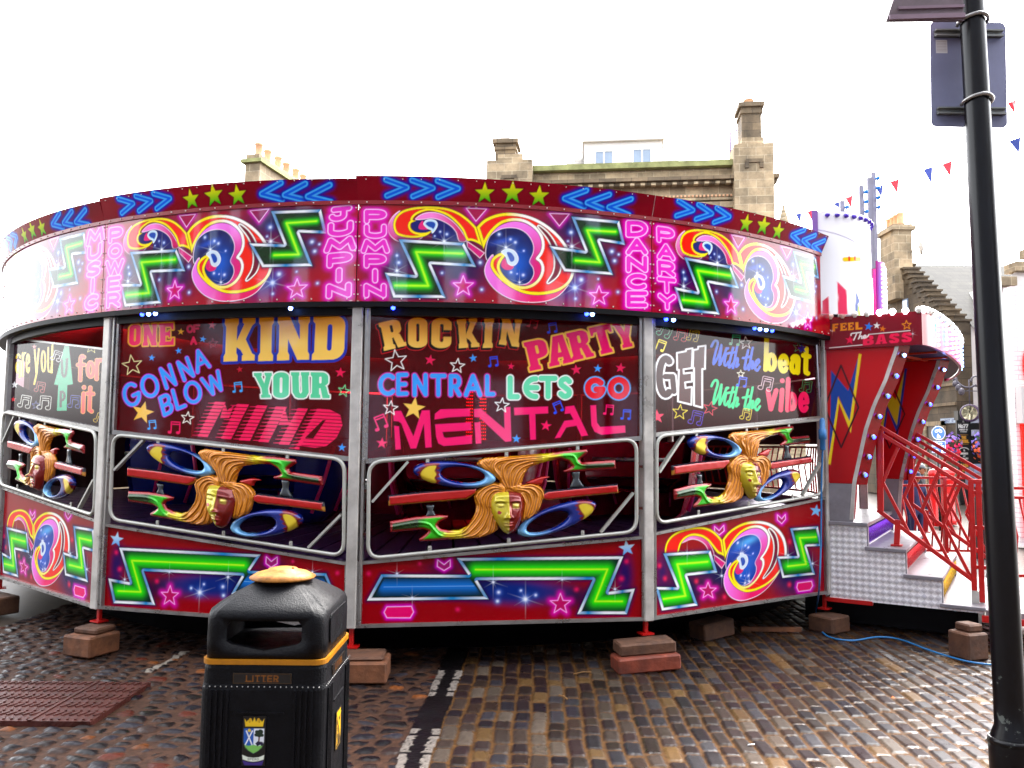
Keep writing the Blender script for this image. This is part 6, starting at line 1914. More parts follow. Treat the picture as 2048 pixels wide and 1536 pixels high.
def cr3(P, n=6):
    P = np.array(P, float); out = []
    for i in range(len(P) - 1):
        p0, p1, p2, p3 = P[max(i - 1, 0)], P[i], P[i + 1], P[min(i + 2, len(P) - 1)]
        for k in range(n):
            t = k / n; out.append(.5 * (2 * p1 + (p2 - p0) * t + (2 * p0 - 5 * p1 + 4 * p2 - p3) * t * t + (3 * p1 - p0 - 3 * p2 + p3) * t ** 3))
    out.append(P[-1]); return out
mb = MB(); mb.tube(cr3(low), .0075, 8); mb.build('lead', mat('blue_cable', rgb(30, 110, 170), .4), cab)
# timber pillar carrying the foot of the steps
b0 = gnd(1952, 1322)
block((b0[0], b0[1] + .1, 0), (.2, .2, .20), .3, timber_dark, 'tall brown timber pillar, lower piece, under the foot of the steps', 'timber_pillar')
block((b0[0] + .02, b0[1] + .12, .20), (.14, .14, .06), .3, timber_dark, 'small timber block on top of the pillar under the steps')


# ------------------------------------------------------------------ litter bin
bin_black = mat('bin_plastic', rgb(9, 9, 13), .5, 0, .2, 20, .3, 160, rvar=.12, spec=.14)
bin_wet = bin_black
bin_gold = mat('bin_gold', rgb(170, 110, 14), .35, .2, .2, 14)
bx, by = -.905, 3.235
HB = .226
bin_ = empty('litter_bin', (bx, by, 0), 'black litter bin with gold band, crest and worn metal top', 'litter bin')


def srect(h, r, n=6):
    out = []
    for sx, sy, a in ((1, -1, -90), (1, 1, 0), (-1, 1, 90), (-1, -1, 180)):
        for k in range(n + 1):
            q = radians(a + 90 * k / n); out.append((sx * (h - r) + r * cos(q), sy * (h - r) + r * sin(q)))
    return out


mb = MB()
prof = [(0, .232), (.70, .232), (.72, .228), (.775, .226), (.79, .222)]
rows = [[(bx + p * 1.0, by + q, z) for p, q in srect(h, .045)] for z, h in prof]
n = len(rows[0]); V = [p for r in rows for p in r]; Fc = []
for i in range(len(rows) - 1):
    for k in range(n): Fc.append((i * n + k, i * n + (k + 1) % n, (i + 1) * n + (k + 1) % n, (i + 1) * n + k))
mb.add(V, Fc, False)
for sx, sy in ((0, -1), (1, 0)):                 # flutes and recessed frame on front and right side
    for k in range(-9, 10):
        if abs(k) < 6: continue
        t = k * .0205
        c = (bx + (t if sx == 0 else .234), by + (t if sy == 0 else -.234), .35)
        mb.box(c, (.008, .008, .70))
    for a, z0 in ((.10, .62), (.10, .30)):
        c = (bx + (0 if sx == 0 else .234), by + (0 if sy == 0 else -.234), z0)
        mb.box(c, (.17 if sx == 0 else .006, .17 if sy == 0 else .006, .006))
mb.build('body', bin_black, bin_)
mb = MB()
for k in range(22):                               # row of studs under the band
    t = -.21 + k * .02
    mb.ball((bx + t, by - .232, .712), .0028, 6); mb.ball((bx + .232, by + t, .712), .0028, 6)
o = mb.build('studs', alu, bin_); o['kind'] = 'stuff'
mb = MB()
for z0, z1, h in ((.790, .808, .2300),):
    o0 = [(bx + p, by + q, z0) for p, q in srect(h, .045)]; o1 = [(bx + p, by + q, z1) for p, q in srect(h, .045)]
    mb.add(o0 + o1, [(k, (k + 1) % n, n + (k + 1) % n, n + k) for k in range(n)] + [tuple(range(n, 2 * n))], False)
mb.build('gold_band', bin_gold, bin_)
# hood: domed box with a slot right through it
def hood_mesh():
    m = MB(); ring = srect(1, .2, 8); k = len(ring); rings = []
    edge = lambda p, q: .950 + .088 * (1 - min(1, abs(p)) ** 2) * (abs(q) > .9) + .088 * (1 - min(1, abs(q)) ** 2) * (abs(p) > .9)
    for z, s in ((.809, .222), (.87, .223), (.92, .222)): rings.append([(bx + p * s, by + q * s, z) for p, q in ring])
    rings.append([(bx + p * .222, by + q * .222, edge(p, q) - .02) for p, q in ring])
    for s, f in ((.215, .0), (.19, .22), (.15, .5), (.10, .78), (.05, .95)):
        rings.append([(bx + p * s, by + q * s, edge(p, q) * (1 - f) + 1.078 * f) for p, q in ring])
    V = [p for r in rings for p in r]; Fc = [tuple(reversed(range(k)))]
    for i in range(len(rings) - 1):
        for j in range(k): Fc.append((i * k + j, i * k + (j + 1) % k, (i + 1) * k + (j + 1) % k, (i + 1) * k + j))
    Fc.append(tuple((len(rings) - 1) * k + j for j in range(k)))
    m.add(V, Fc, True)
    return m


def boolean_cut(obj, cutters):
    for c in cutters:
        md = obj.modifiers.new('cut', 'BOOLEAN'); md.object = c; md.operation = 'DIFFERENCE'; md.solver = 'EXACT'
    bpy.context.view_layer.update()
    dg = bpy.context.evaluated_depsgraph_get()
    me = bpy.data.meshes.new_from_object(obj.evaluated_get(dg))
    obj.modifiers.clear(); old = obj.data; obj.data = me
    for c in cutters: bpy.data.objects.remove(c, do_unlink=True)
    return obj


hood = hood_mesh().build('hood', bin_black, bin_)
slot = [(-.125, .945), (.125, .945), (.138, .93), (.138, .872), (.12, .862), (.0, .838), (-.12, .862), (-.138, .872), (-.138, .93)]
m1 = MB(); m1.prism([(p, z) for p, z in slot], (bx, by - .4, 0), (1, 0, 0), (0, 0, 1), (0, 1, 0), .8); c1 = m1.build('cut', bin_black)
m2 = MB(); m2.box((bx, by, .90), (.40, .40, .14)); c2 = m2.build('cut', bin_black)
boolean_cut(hood, [c2, c1])
mb = MB(); mb.prism(rrect(-.15, .845, .15, .955, .03, .03), (bx + .2235, by, 0), (0, 1, 0), (0, 0, 1), (1, 0, 0), .006); mb.build('side_flap', bin_black, bin_)
mb = MB(); mb.lathe([(.0, 1.068), (.125, 1.068), (.128, 1.074), (.10, 1.09), (.06, 1.100), (.055, 1.106), (.03, 1.111), (.0005, 1.112)], (bx, by, 0), 30)
mb.ball((bx + .045, by - .02, 1.108), .006, 6); mb.build('stub_plate', mat('worn_gold_plate', rgb(150, 98, 40), .5, 0, .45, 22, .3, 40, spec=.2), bin_)
plain_paint = paint_mat('printed_decal', .35, 0)


def decal(name, o, eu, ev, en, wid, hei, fn, parent, step=.002, material=None):
    """flat printed plate: art coordinates in mm from its top-left corner"""
    nu, nv = max(2, int(wid / step)), max(2, int(hei / step))
    U, T = np.meshgrid(np.linspace(0, wid, nu), np.linspace(hei, 0, nv))
    V = np.asarray(o, float) + U[..., None] * np.asarray(eu, float) + (hei - T)[..., None] * np.asarray(ev, float)
    return surf(name, V, U * 1000, T * 1000, lambda a: (a.space(1, 0, 0, step * 1000 * 1.1), fn(a)), material or plain_paint, parent, -np.asarray(en, float) * .003)


def serif_word(a, word, x0, x1, y0, y1, col, r, gap=.55):
    a.fill(sk_word(word, (x0, y0), (x1, y0), (0, y1 - y0), r, gap), col)


def art_litter(a):
    a.base((12, 12, 14)); a.line(poly([(2, 2), (213, 2), (213, 36), (2, 36)]), (72, 48, 14), 1.4)
    serif_word(a, 'LITTER', 50, 166, 9, 29, (132, 76, 16), 1.9)
    for x in (50, 70, 92, 116, 138, 160): a.fill(stroke([[(x - 4, 29.5), (x + 5, 29.5)]], .8), (132, 76, 16))


decal('litter_plate', (bx - .1075, by - .2295, .722), (1, 0, 0), (0, 0, 1), (0, -1, 0), .215, .038, art_litter, bin_)
decal('litter_plate', (bx + .2315, by - .1075, .722), (0, 1, 0), (0, 0, 1), (1, 0, 0), .215, .038, art_litter, bin_)


def art_coat(a):
    a.base((11, 11, 13))
    G = (232, 190, 30)
    a.fill(poly([(10, 36), (6, 8), (14, 20), (20, 12), (24, 24), (30, 8), (36, 20), (42, 3), (48, 20), (54, 8), (60, 24), (64, 12), (70, 20), (78, 8), (74, 36)]), G)
    for x in (27, 57): a.fill(poly(ell(x, 14, 5, 8, 0, 14)), (210, 160, 24))
    S_ = [(4, 42), (80, 42), (80, 90), (74, 108), (60, 122), (42, 132), (24, 122), (10, 108), (4, 90)]
    a.fill(poly(S_), (226, 232, 242)); 
    a.fill(poly([(4, 42), (41, 42), (41, 132), (24, 122), (10, 108), (4, 90)]), (26, 88, 178))
    a.fill(poly([(6, 100), (24, 104), (41, 100), (60, 105), (78, 100), (72, 112), (60, 122), (42, 131), (24, 122), (12, 112)]), (120, 190, 90))
    for q in ([(14, 52), (36, 100)], [(36, 52), (12, 100)]): a.fill(stroke([q], 2.2), (238, 240, 245))
    a.fill(poly(ell(25, 50, 6, 6, 0, 12)), (226, 200, 60))
    a.fill(stroke([[(62, 62), (60, 96)]], 2.6), (96, 40, 30))
    for cx, cy, r in ((54, 56, 9), (66, 54, 10), (60, 66, 10), (70, 66, 8), (50, 66, 7)): a.fill(poly(ell(cx, cy, r, r * .8, 20, 12)), (20, 44, 30))
    a.fill(poly([(48, 96), (56, 88), (74, 90), (78, 98), (72, 106), (66, 100), (56, 106)]), (26, 24, 60))
    a.line(poly(S_), (20, 30, 40), 2.2)
    a.fill(poly([(2, 136), (22, 144), (42, 146), (62, 144), (82, 136), (80, 152), (60, 158), (42, 160), (24, 158), (4, 152)]), (228, 236, 220))
    a.fill(sk_word('SPERO', (22, 148), (62, 148), (0, 7), .7, .5), (60, 70, 60))
    a.fill(poly([(4, 156), (24, 162), (42, 164), (60, 162), (80, 156), (74, 172), (10, 172)]), (60, 40, 130))


decal('crest', (bx - .063, by - .2365, .435), (1, 0, 0), (0, 0, 1), (0, -1, 0), .084, .174, art_coat, bin_, .0016)


def art_dog(a):
    a.base((20, 20, 22)); a.fill(poly([(10, 6), (84, 6), (84, 120), (10, 6)]), (236, 176, 30)); a.fill(poly([(8, 20), (8, 140), (78, 140)]), (22, 22, 24))
    a.line(poly([(8, 20), (8, 140), (78, 140)]), (236, 176, 30), 2)
    a.fill(poly([(44, 30), (52, 34), (66, 34), (72, 26), (76, 34), (70, 42), (70, 58), (66, 58), (64, 46), (54, 46), (52, 58), (48, 58), (48, 40)]), (20, 20, 20))
    a.fill(stroke([[(24, 70), (24, 100), (18, 128)], [(24, 100), (32, 128)], [(24, 78), (38, 92)]], 3), (236, 176, 30)); a.fill(poly(ell(24, 60, 5, 6, 0, 10)), (236, 176, 30))


decal('notice', (bx + .2375, by - .05, .42), (0, 1, 0), (0, 0, 1), (1, 0, 0), .092, .145, art_dog, bin_, .002)

# ------------------------------------------------------------------ lamp post with signs
lamp_black = mat('black_gloss_paint', rgb(11, 10, 14), .3, 0, .3, 6, .2, 30, rvar=.1)


def peeled():
    m, t, b = new_mat('peeling_black_paint')
    N, L = t.nodes, t.links
    tc = N.new('ShaderNodeTexCoord'); n = N.new('ShaderNodeTexNoise'); n.inputs['Scale'].default_value = 11; n.inputs['Detail'].default_value = 9; n.inputs['Roughness'].default_value = .72
    L.new(tc.outputs['Object'], n.inputs['Vector'])
    s = N.new('ShaderNodeSeparateXYZ'); L.new(tc.outputs['Object'], s.inputs[0])
    r = N.new('ShaderNodeMapRange'); r.inputs[1].default_value = .5; r.inputs[2].default_value = 1.45; r.inputs[3].default_value = .60; r.inputs[4].default_value = .76
    L.new(s.outputs['Z'], r.inputs[0])
    c = N.new('ShaderNodeMath'); c.operation = 'GREATER_THAN'; L.new(n.outputs[0], c.inputs[0]); L.new(r.outputs[0], c.inputs[1])
    mx = N.new('ShaderNodeMix'); mx.data_type = 'RGBA'; L.new(c.outputs[0], mx.inputs['Factor'])
    b.inputs['Specular IOR Level'].default_value = .3; mx.inputs['A'].default_value = rgb(7, 6, 10); mx.inputs['B'].default_value = rgb(74, 78, 74)
    L.new(mx.outputs['Result'], b.inputs['Base Color'])
    r2 = N.new('ShaderNodeMapRange'); r2.inputs[3].default_value = .28; r2.inputs[4].default_value = .7; L.new(c.outputs[0], r2.inputs[0]); L.new(r2.outputs[0], b.inputs['Roughness'])
    return m


lx, ly = 2.02, 3.3
lamp = empty('lamp_post', (lx, ly, 0), 'tall black lamp post with chipped paint towards its base', 'lamp post')
lean = lambda z: lx - .0173 * z
mb = MB()
prof = [(.083, 0), (.083, .43), (.082, .445), (.0585, .50), (.057, .6), (.0555, 1.6), (.0505, 2.6), (.048, 3.6), (.045, 5.5)]
for i in range(len(prof)): pass
zs = [p[1] for p in prof]; mb.tube([(lean(z), ly, z) for z in zs], [p[0] for p in prof], 24)
mb.tube([(lean(.445), ly, .437), (lean(.47), ly, .458)], [.086, .082], 24)
mb.build('pole', peeled(), lamp)
plate_m = mat('sign_back_grey', rgb(120, 122, 150), .55, .1, .12, 4)
sb = empty('sign_plate', (lx, ly + .09, 2.94), 'grey back of a rounded sign plate clamped to the lamp post', 'sign')
P0, P1 = at(1859, 44, ly + .10), at(2014, 256, ly + .10)
mb = MB(); cx_, cz_ = (P0[0] + P1[0]) / 2, (P0[2] + P1[2]) / 2; hw, hh = (P1[0] - P0[0]) / 2 + .004, (P0[2] - P1[2]) / 2
mb.prism(rrect(-hw, -hh, hw, hh, .025, .025), (cx_, ly + .095, cz_), (1, 0, -.012), (.02, 0, 1), (0, 1, 0), .004); mb.build('plate', plate_m, sb)
for z in (cz_ + hh * .75, cz_ - hh * .72):
    mb = MB()
    for dz in (-.012, .012): mb.box((cx_, ly + .083, z + dz), (hw * 1.78, .022, .006))
    mb.box((cx_, ly + .09, z), (hw * 1.78, .006, .03)); mb.build('rail', mat('rail_grey', rgb(128, 130, 128), .4, .4), sb)
    mb = MB(); zz_ = z + .0
    mb.tube([(lean(z) + .058 * cos(q), ly + .058 * sin(q), z + .018 * (1 - abs(q + pi / 2) / (pi * .62))) for q in np.linspace(-pi / 2 - pi * .62, -pi / 2 + pi * .62, 16)], .008, 8); mb.build('clamp', alu, sb)
decal('maker_label', (P0[0] + .022, ly + .0945, cz_ + hh * .75 - .085), (1, 0, 0), (0, 0, 1), (0, -1, 0), .05, .06, lambda a: (a.base((206, 206, 206)), [a.line(stroke([[(4, y), (46, y)]], 0), (150, 130, 130), 2) for y in range(8, 56, 7)]), sb, .002)
tb = empty('sign_plate', (lx - .3, ly, 3.38), 'brown upper sign plate jutting left from the top of the lamp post', 'sign')
A0, A1, A2 = at(1773, 42, ly - .05), at(1928, 38, ly - .05), at(1800, -6, ly - .05)
mb = MB(); mb.prism([(0, 0), (A1[0] - A0[0], .006), (A1[0] - A0[0], .45), (.3 * .45 + .02, .45)], A0, (1, 0, 0), (0, 0, 1), (0, 1, 0), .012)
mb.build('plate', mat('brown_plate', rgb(98, 82, 88), .6, 0, .25, 8), tb)
mb = MB(); mb.bar(A0 + [.01, -.006, .012], A1 + [0, -.006, .012], .012, .02); mb.bar(A0 + [.05, -.004, .055], A1 + [0, -.004, .055], .008, .012); mb.build('edge_rail', mat('brown_rail', rgb(120, 96, 110), .5), tb)

# ------------------------------------------------------------------ stone buildings
def stone_mat(name, c1, c2, mortar, bw=.55, rh=.28, dirt=.5, green=0.0, proj_axis='XZ', rotz=0.0):
    m, t, b = new_mat(name)
    N, L = t.nodes, t.links
    tc = N.new('ShaderNodeTexCoord'); sp = N.new('ShaderNodeSeparateXYZ'); cb = N.new('ShaderNodeCombineXYZ')
    g = N.new('ShaderNodeNewGeometry'); sn = N.new('ShaderNodeSeparateXYZ'); L.new(g.outputs['Normal'], sn.inputs[0])
    L.new(tc.outputs['Object'], sp.inputs[0])
    ab = N.new('ShaderNodeMath'); ab.operation = 'ABSOLUTE'; L.new(sn.outputs['X'], ab.inputs[0])
    gt = N.new('ShaderNodeMath'); gt.operation = 'GREATER_THAN'; gt.inputs[1].default_value = .7; L.new(ab.outputs[0], gt.inputs[0])
    mxx = N.new('ShaderNodeMix'); mxx.data_type = 'FLOAT'; L.new(gt.outputs[0], mxx.inputs[0]); L.new(sp.outputs['X'], mxx.inputs[2]); L.new(sp.outputs['Y'], mxx.inputs[3])
    L.new(mxx.outputs[0], cb.inputs[0]); L.new(sp.outputs['Z'], cb.inputs[1])
    br = N.new('ShaderNodeTexBrick'); br.inputs['Scale'].default_value = 1; br.inputs['Brick Width'].default_value = bw; br.inputs['Row Height'].default_value = rh; br.inputs['Mortar Size'].default_value = .008
    br.inputs['Color1'].default_value = rgb(*c1); br.inputs['Color2'].default_value = rgb(*c2); br.inputs['Mortar'].default_value = rgb(*mortar); br.inputs['Bias'].default_value = -.1
    L.new(cb.outputs[0], br.inputs['Vector'])
    n = N.new('ShaderNodeTexNoise'); n.inputs['Scale'].default_value = 1.6; n.inputs['Detail'].default_value = 8; n.inputs['Roughness'].default_value = .7; L.new(tc.outputs['Object'], n.inputs['Vector'])
    r = N.new('ShaderNodeMapRange'); r.inputs[1].default_value = .3; r.inputs[2].default_value = .7; r.inputs[3].default_value = 1 - dirt; r.inputs[4].default_value = 1.25; L.new(n.outputs[0], r.inputs[0])
    v = N.new('ShaderNodeVectorMath'); v.operation = 'SCALE'; L.new(br.outputs[0], v.inputs[0]); L.new(r.outputs[0], v.inputs['Scale'])
    L.new(v.outputs[0], b.inputs['Base Color']); b.inputs['Roughness'].default_value = .85
    bp = N.new('ShaderNodeBump'); bp.inputs['Strength'].default_value = .5; bp.inputs['Distance'].default_value = .02; L.new(n.outputs[0], bp.inputs['Height']); L.new(bp.outputs[0], b.inputs['Normal'])
    return m


stone = stone_mat('old_sandstone', (166, 146, 116), (122, 108, 86), (180, 166, 140), dirt=.6)
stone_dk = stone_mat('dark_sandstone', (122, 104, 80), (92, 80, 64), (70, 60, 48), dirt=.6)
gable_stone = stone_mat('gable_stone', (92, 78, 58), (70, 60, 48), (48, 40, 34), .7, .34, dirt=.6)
mossy = mat('mossy_stone', rgb(126, 128, 82), .9, 0, .4, 3, .5, 12)
slate = stone_mat('roof_slates', (46, 44, 38), (30, 29, 27), (8, 7, 8), .3, .16, .6)
pot_m = mat('chimney_pot', rgb(212, 162, 122), .7, 0, .25, 3)
white_wall = mat('white_render', rgb(196, 192, 190), .8, 0, .06, 1.5, .1, 20)
glass = mat('window_glass', rgb(120, 136, 158), .06, 0, .2, 1.0)
win_white = mat('white_frame', rgb(232, 232, 232), .5)


def pot(c, r, h, parent, m=pot_m):
    mb = MB(); mb.lathe([(r * 1.05, 0), (r * .95, h * .2), (r * .85, h * .8), (r * 1.05, h * .84), (r * 1.05, h * .92), (r * .9, h), (r * .7, h), (r * .65, h * .8)], c, 16); return mb.build('chimney_pot', m, parent)


# middle building with parapet
YA = 27.0
pr = at(1478, 323, YA); ang = radians(6.8)
fd = np.array([-cos(ang), sin(ang), 0]); fn_ = np.array([-sin(ang), -cos(ang), 0])
def fpx(x, y, d=0.0): q = hit(x, y, pr + fn_ * d, fn_) - pr; return float(q @ fd), float(q[2] + pr[2])
mid = empty('stone_building', (pr[0] - 4, YA + 2, 0), 'pale stone building with flat parapet, white dormer and two chimneys above the ride', 'building')
AX = [fd, fn_, EZ]
uR, zcap = fpx(1478, 323); uL, _ = fpx(1056, 341); uEnd, _ = fpx(1541, 330); uEndL, _ = fpx(978, 345)
_, zcor = fpx(1478, 363); 
def FP(u, z, d=0.0): return np.array([pr[0], pr[1], 0]) + fd * u + fn_ * d + EZ * z
mb = MB(); mb.box(FP((uL + uR) / 2, zcap / 2 - .1, -3.0), (uL - uR + .4, 6.0, zcap - .22), AX); mb.build('wall', stone, mid)
mb = MB(); mb.box(FP((uL + uR) / 2, zcap - .10, .02), (uL - uR, .5, .20), AX); mb.build('parapet_cap', mossy, mid)
mb = MB()
mb.box(FP((uEnd + uL) / 2, zcor + .02, .22), (uL - uEnd + .4, .55, .12), AX); mb.box(FP((uEnd + uL) / 2, zcor - .1, .14), (uL - uEnd + .3, .38, .1), AX)
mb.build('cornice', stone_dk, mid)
mb = MB()
for k in range(26): mb.box(FP(uEnd + .4 + k * .36, zcor - .13, .3), (.15, .22, .09), AX)
o = mb.build('modillions', stone, mid); o['kind'] = 'stuff'
mb = MB()
for k in range(70): mb.box(FP(uEnd + .3 + k * .13, zcor - .50, .05), (.06, .12, .07), AX)
o = mb.build('dentils', mat('warm_stone', rgb(206, 160, 124), .8), mid); o['kind'] = 'stuff'
mb = MB(); mb.box(FP((uEnd + uL) / 2, zcor - .62, .05), (uL - uEnd, .18, .09), AX); mb.box(FP((uEnd + uL) / 2, zcor - 1.05, .04), (uL - uEnd, .12, .07), AX); mb.build('string_course', stone, mid)
for u0, u1, zt in ((uEnd, uR + .25, zcap + .42), (uL - .2, uEndL, zcap + .12)):
    mb = MB(); mb.box(FP((u0 + u1) / 2, zt / 2, .12), (abs(u1 - u0), .9, zt), AX)
    mb.box(FP((u0 + u1) / 2, zt + .14, .08), (abs(u1 - u0) * .55, .6, .28), AX); mb.build('pier', stone, mid)
    mb = MB(); mb.box(FP((u0 + u1) / 2, zt - .62, .60), (.55, .08, .12), AX); mb.box(FP((u0 + u1) / 2 - .24, zt - .76, .60), (.12, .08, .2), AX); mb.box(FP((u0 + u1) / 2 + .24, zt - .76, .60), (.12, .08, .2), AX); mb.build('pier_bracket', stone_dk, mid)
for x0, x1, yt, yb, dd, pots in ((1474, 1522, 216, 340, -1.2, [(1497, .17, .30)]), (990, 1038, 288, 350, -1.2, [(1010, .2, .6)])):
    (a0, zt), (a1, _) = fpx(x0, yt, dd), fpx(x1, yt, dd); a0, a1 = max(a0, a1), min(a0, a1)
    mb = MB(); mb.box(FP((a0 + a1) / 2, (zt + zcap) / 2 - .3, dd), (a0 - a1 - .16, .9, zt - zcap + .6), AX)
    mb.box(FP((a0 + a1) / 2, zt - .36, dd), (a0 - a1 - .06, 1.0, .10), AX); mb.box(FP((a0 + a1) / 2, zt - .09, dd), (a0 - a1 + .04, 1.1, .16), AX); g = mb.build('chimney', stone_dk, mid)
    for xc, r, h in pots:
        uc, _ = fpx(xc, yt, dd); pot(FP(uc, zt - .01, dd), r, h, g, pot_m if x0 > 1200 else mat('white_pot', rgb(226, 220, 214), .7))
(rl, rz0), (rr_, _) = fpx(1096, 338, -1), fpx(1384, 326, -1)
(dl, dz1), (dr_, _), (_, dz0) = fpx(1168, 285, -1), fpx(1324, 277, -1), fpx(1240, 335, -1)
mb = MB(); A = FP(rl, zcap - .1, -1.0); B = FP(rr_, zcap - .1, -1.0); (cu, cz), (du_, dz_) = fpx(1330, 292, -3.2), fpx(1164, 300, -3.2); C_ = FP(cu, cz, -3.2); D_ = FP(du_, dz_, -3.2); Bk1, Bk0 = FP(rr_ - .5, zcap - .3, -5.8), FP(rl + .5, zcap - .3, -5.8)
mb.add([A, B, C_, D_, Bk1, Bk0], [(0, 1, 2, 3), (1, 4, 2), (5, 0, 3), (4, 5, 3, 2)]); mb.build('roof', stone_mat('pale_slates', (140, 136, 126), (110, 106, 100), (70, 66, 64), .26, .13, .4), mid)
dm = MB(); dm.box(FP((dl + dr_) / 2, (dz0 + dz1) / 2 - .3, -2.0), (dl - dr_, 2.0, dz1 - dz0 + .6), AX); dm.box(FP((dl + dr_) / 2, dz1 + .03, -1.95), (dl - dr_ + .16, 2.2, .10), AX); dmo = dm.build('dormer', white_wall, mid)
for xa, xb, ya, yb in ((1190, 1226, 303, 332), (1265, 1303, 299, 329)):
    (a0, z1), (a1, z0) = fpx(xa, ya, -1), fpx(xb, yb, -1); z0 = zcap - .2
    w = MB(); w.box(FP((a0 + a1) / 2, (z0 + z1) / 2, -.99), (a0 - a1, .04, z1 - z0), AX); wo = w.build('window', glass, dmo)
    w = MB()
    for u in (a0, a1, (a0 + a1) / 2): w.box(FP(u, (z0 + z1) / 2, -.965), (.06, .06, z1 - z0), AX)
    for z in (z0, z1, z1 - (z1 - z0) * .5): w.box(FP((a0 + a1) / 2, z, -.965), (a0 - a1 + .06, .055, .055), AX)
    w.build('window_frame', win_white, dmo)
(a0, z1), (a1, z0) = fpx(1385, 420), fpx(1452, 470)
mb = MB(); mb.box(FP((a0 + a1) / 2, z1 - 1.0, .03), (abs(a0 - a1) * .8, .06, 2.0), AX); g = mb.build('window', glass, mid)
mb = MB(); mb.box(FP((a0 + a1) / 2, z1 + .1, .1), (abs(a0 - a1) + .5, .3, .2), AX); mb.box(FP((a0 + a1) / 2, z1 - .1, .06), (abs(a0 - a1) + .2, .2, .2), AX); mb.build('window_head', stone, mid)
mb = MB(); mb.tube([FP(fpx(1466, 300)[0], zcap, -.6), FP(fpx(1466, 300)[0], zcap + 1.2, -.6), FP(fpx(1466, 300)[0] - .1, zcap + 1.45, -.6), FP(fpx(1466, 300)[0] - .25, zcap + 1.3, -.6)], .04, 8); mb.build('flue_pipe', mat('lead_pipe', rgb(120, 100, 140), .6), mid)

# left house: only its chimney stack clears the ride
lft = empty('stone_house', (-8.0, 25, 0), 'stone house behind the ride whose mossy chimney carries a row of pots', 'building')
c0, c1 = np.array([-7.37, 22.0]), np.array([-6.1, 27.5]); dv = (c1 - c0) / np.linalg.norm(c1 - c0); dn = np.array([dv[1], -dv[0]])
LX = [(dv[0], dv[1], 0), (dn[0], dn[1], 0), EZ]; ln = np.linalg.norm(c1 - c0); mc = (c0 + c1) / 2
zt = at(490, 318, 22)[2]
mb = MB(); mb.box((mc[0], mc[1], zt - 1.5), (ln, .46, 2.9), LX); mb.box((mc[0], mc[1], zt + .06), (ln, .42, .16), LX); ch = mb.build('chimney', stone, lft)
mb = MB(); mb.box((mc[0], mc[1], zt - .06), (ln + .2, .64, .10), LX); mb.build('chimney_cap', mossy, ch)
for k in range(10):
    p = c0 + dv * (.25 + k * .54); pot((p[0] + (.0 if k % 2 else .03), p[1], zt + .13), .115, .42, ch)
mb = MB(); mb.box((mc[0] - 3.0, mc[1], 3.0), (ln + 1, 6.4, 6.0), LX); mb.build('wall', stone, lft)
mb = MB(); P = lambda a, b, z: (mc[0] + dv[0] * a + dn[0] * b, mc[1] + dv[1] * a + dn[1] * b, z)
mb.add([P(-3.4, .5, 6), P(3.4, .5, 6), P(3.4, -3, 8.0), P(-3.4, -3, 8.0), P(3.4, -6.5, 6), P(-3.4, -6.5, 6)], [(0, 1, 2, 3), (3, 2, 4, 5), (0, 3, 5), (1, 4, 2)]); mb.build('roof', slate, lft)

# crow-stepped house on the right, gable towards the ride
gx, ge, gr_, gb = 13.37, 24.0, 27.4, 31.0
ze, zr = 5.35, 8.0
crow = empty('crow_stepped_house', (gx + 4, 27.5, 0), 'stone house with crow stepped gable, chimney pots and slate roof beside the lamp post', 'building')
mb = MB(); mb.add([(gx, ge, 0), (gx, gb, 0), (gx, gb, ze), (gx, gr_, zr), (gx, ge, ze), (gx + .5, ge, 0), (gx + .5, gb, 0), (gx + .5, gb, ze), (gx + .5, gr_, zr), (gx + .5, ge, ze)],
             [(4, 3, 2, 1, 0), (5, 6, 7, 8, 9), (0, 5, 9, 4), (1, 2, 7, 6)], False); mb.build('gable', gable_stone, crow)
mb = MB(); mb.box((gx + 5.3, ge + .2, ze / 2), (9.6, .4, ze)); mb.build('front_wall', white_wall, crow)
mb = MB()
for k in range(13):
    f = k / 13; y = ge + (gr_ - ge) * f; z = ze + (zr - ze) * f
    mb.box((gx + .22, y + .12, z - .02), (.52, .27, .34)); mb.box((gx + .20, y + .10, z + .17), (.6, .36, .06))
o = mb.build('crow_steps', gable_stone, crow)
mb = MB(); mb.add([(gx + .45, ge - .25, ze - .1), (gx + 10, ge - .25, ze - .1), (gx + 10, gr_, zr), (gx + .45, gr_, zr), (gx + 10, gb, ze), (gx + .45, gb, ze)], [(0, 1, 2, 3), (3, 2, 4, 5)]); mb.build('roof', slate, crow)
mb = MB(); mb.box((gx + .02, 27.55, 8.0), (.62, 1.04, 2.5)); mb.box((gx + .02, 27.55, 9.2), (.8, 1.24, .14)); mb.box((gx + .02, 27.55, 9.3), (.66, 1.1, .08)); ch = mb.build('chimney', stone, crow)
for k in range(4): pot((gx + .02, 27.16 + k * .27, 9.33), .12, .45, ch)
mb = MB(); mb.lathe([(.0005, 0), (.2, .02), (.32, .09)], (gx + .55, 27.0, 8.55), 20, [(0, 0, 1), (.3, .95, 0), (.95, -.3, 0)]); mb.tube([(gx + .4, 27.3, 8.4), (gx + .55, 27.0, 8.55)], .03, 6); mb.build('satellite_dish', mat('dish_grey', rgb(200, 196, 190), .5), ch)
mb = MB(); mb.tube([(gx + .45, 27.3, 8.2), (gx + .45, 27.3, 11.6)], .018, 6); mb.build('aerial', alu, ch)
mb = MB(); mb.box((gx - .01, 25.25, 1.2), (.05, .95, 2.3)); g = mb.build('doorway', mat('dark_door', rgb(60, 50, 48), .4), crow)
mb = MB()
for y in (24.72, 25.78): mb.box((gx - .03, y, 1.25), (.1, .14, 2.5))
mb.box((gx - .03, 25.25, 2.42), (.1, 1.2, .14)); mb.build('door_frame', stone, crow)
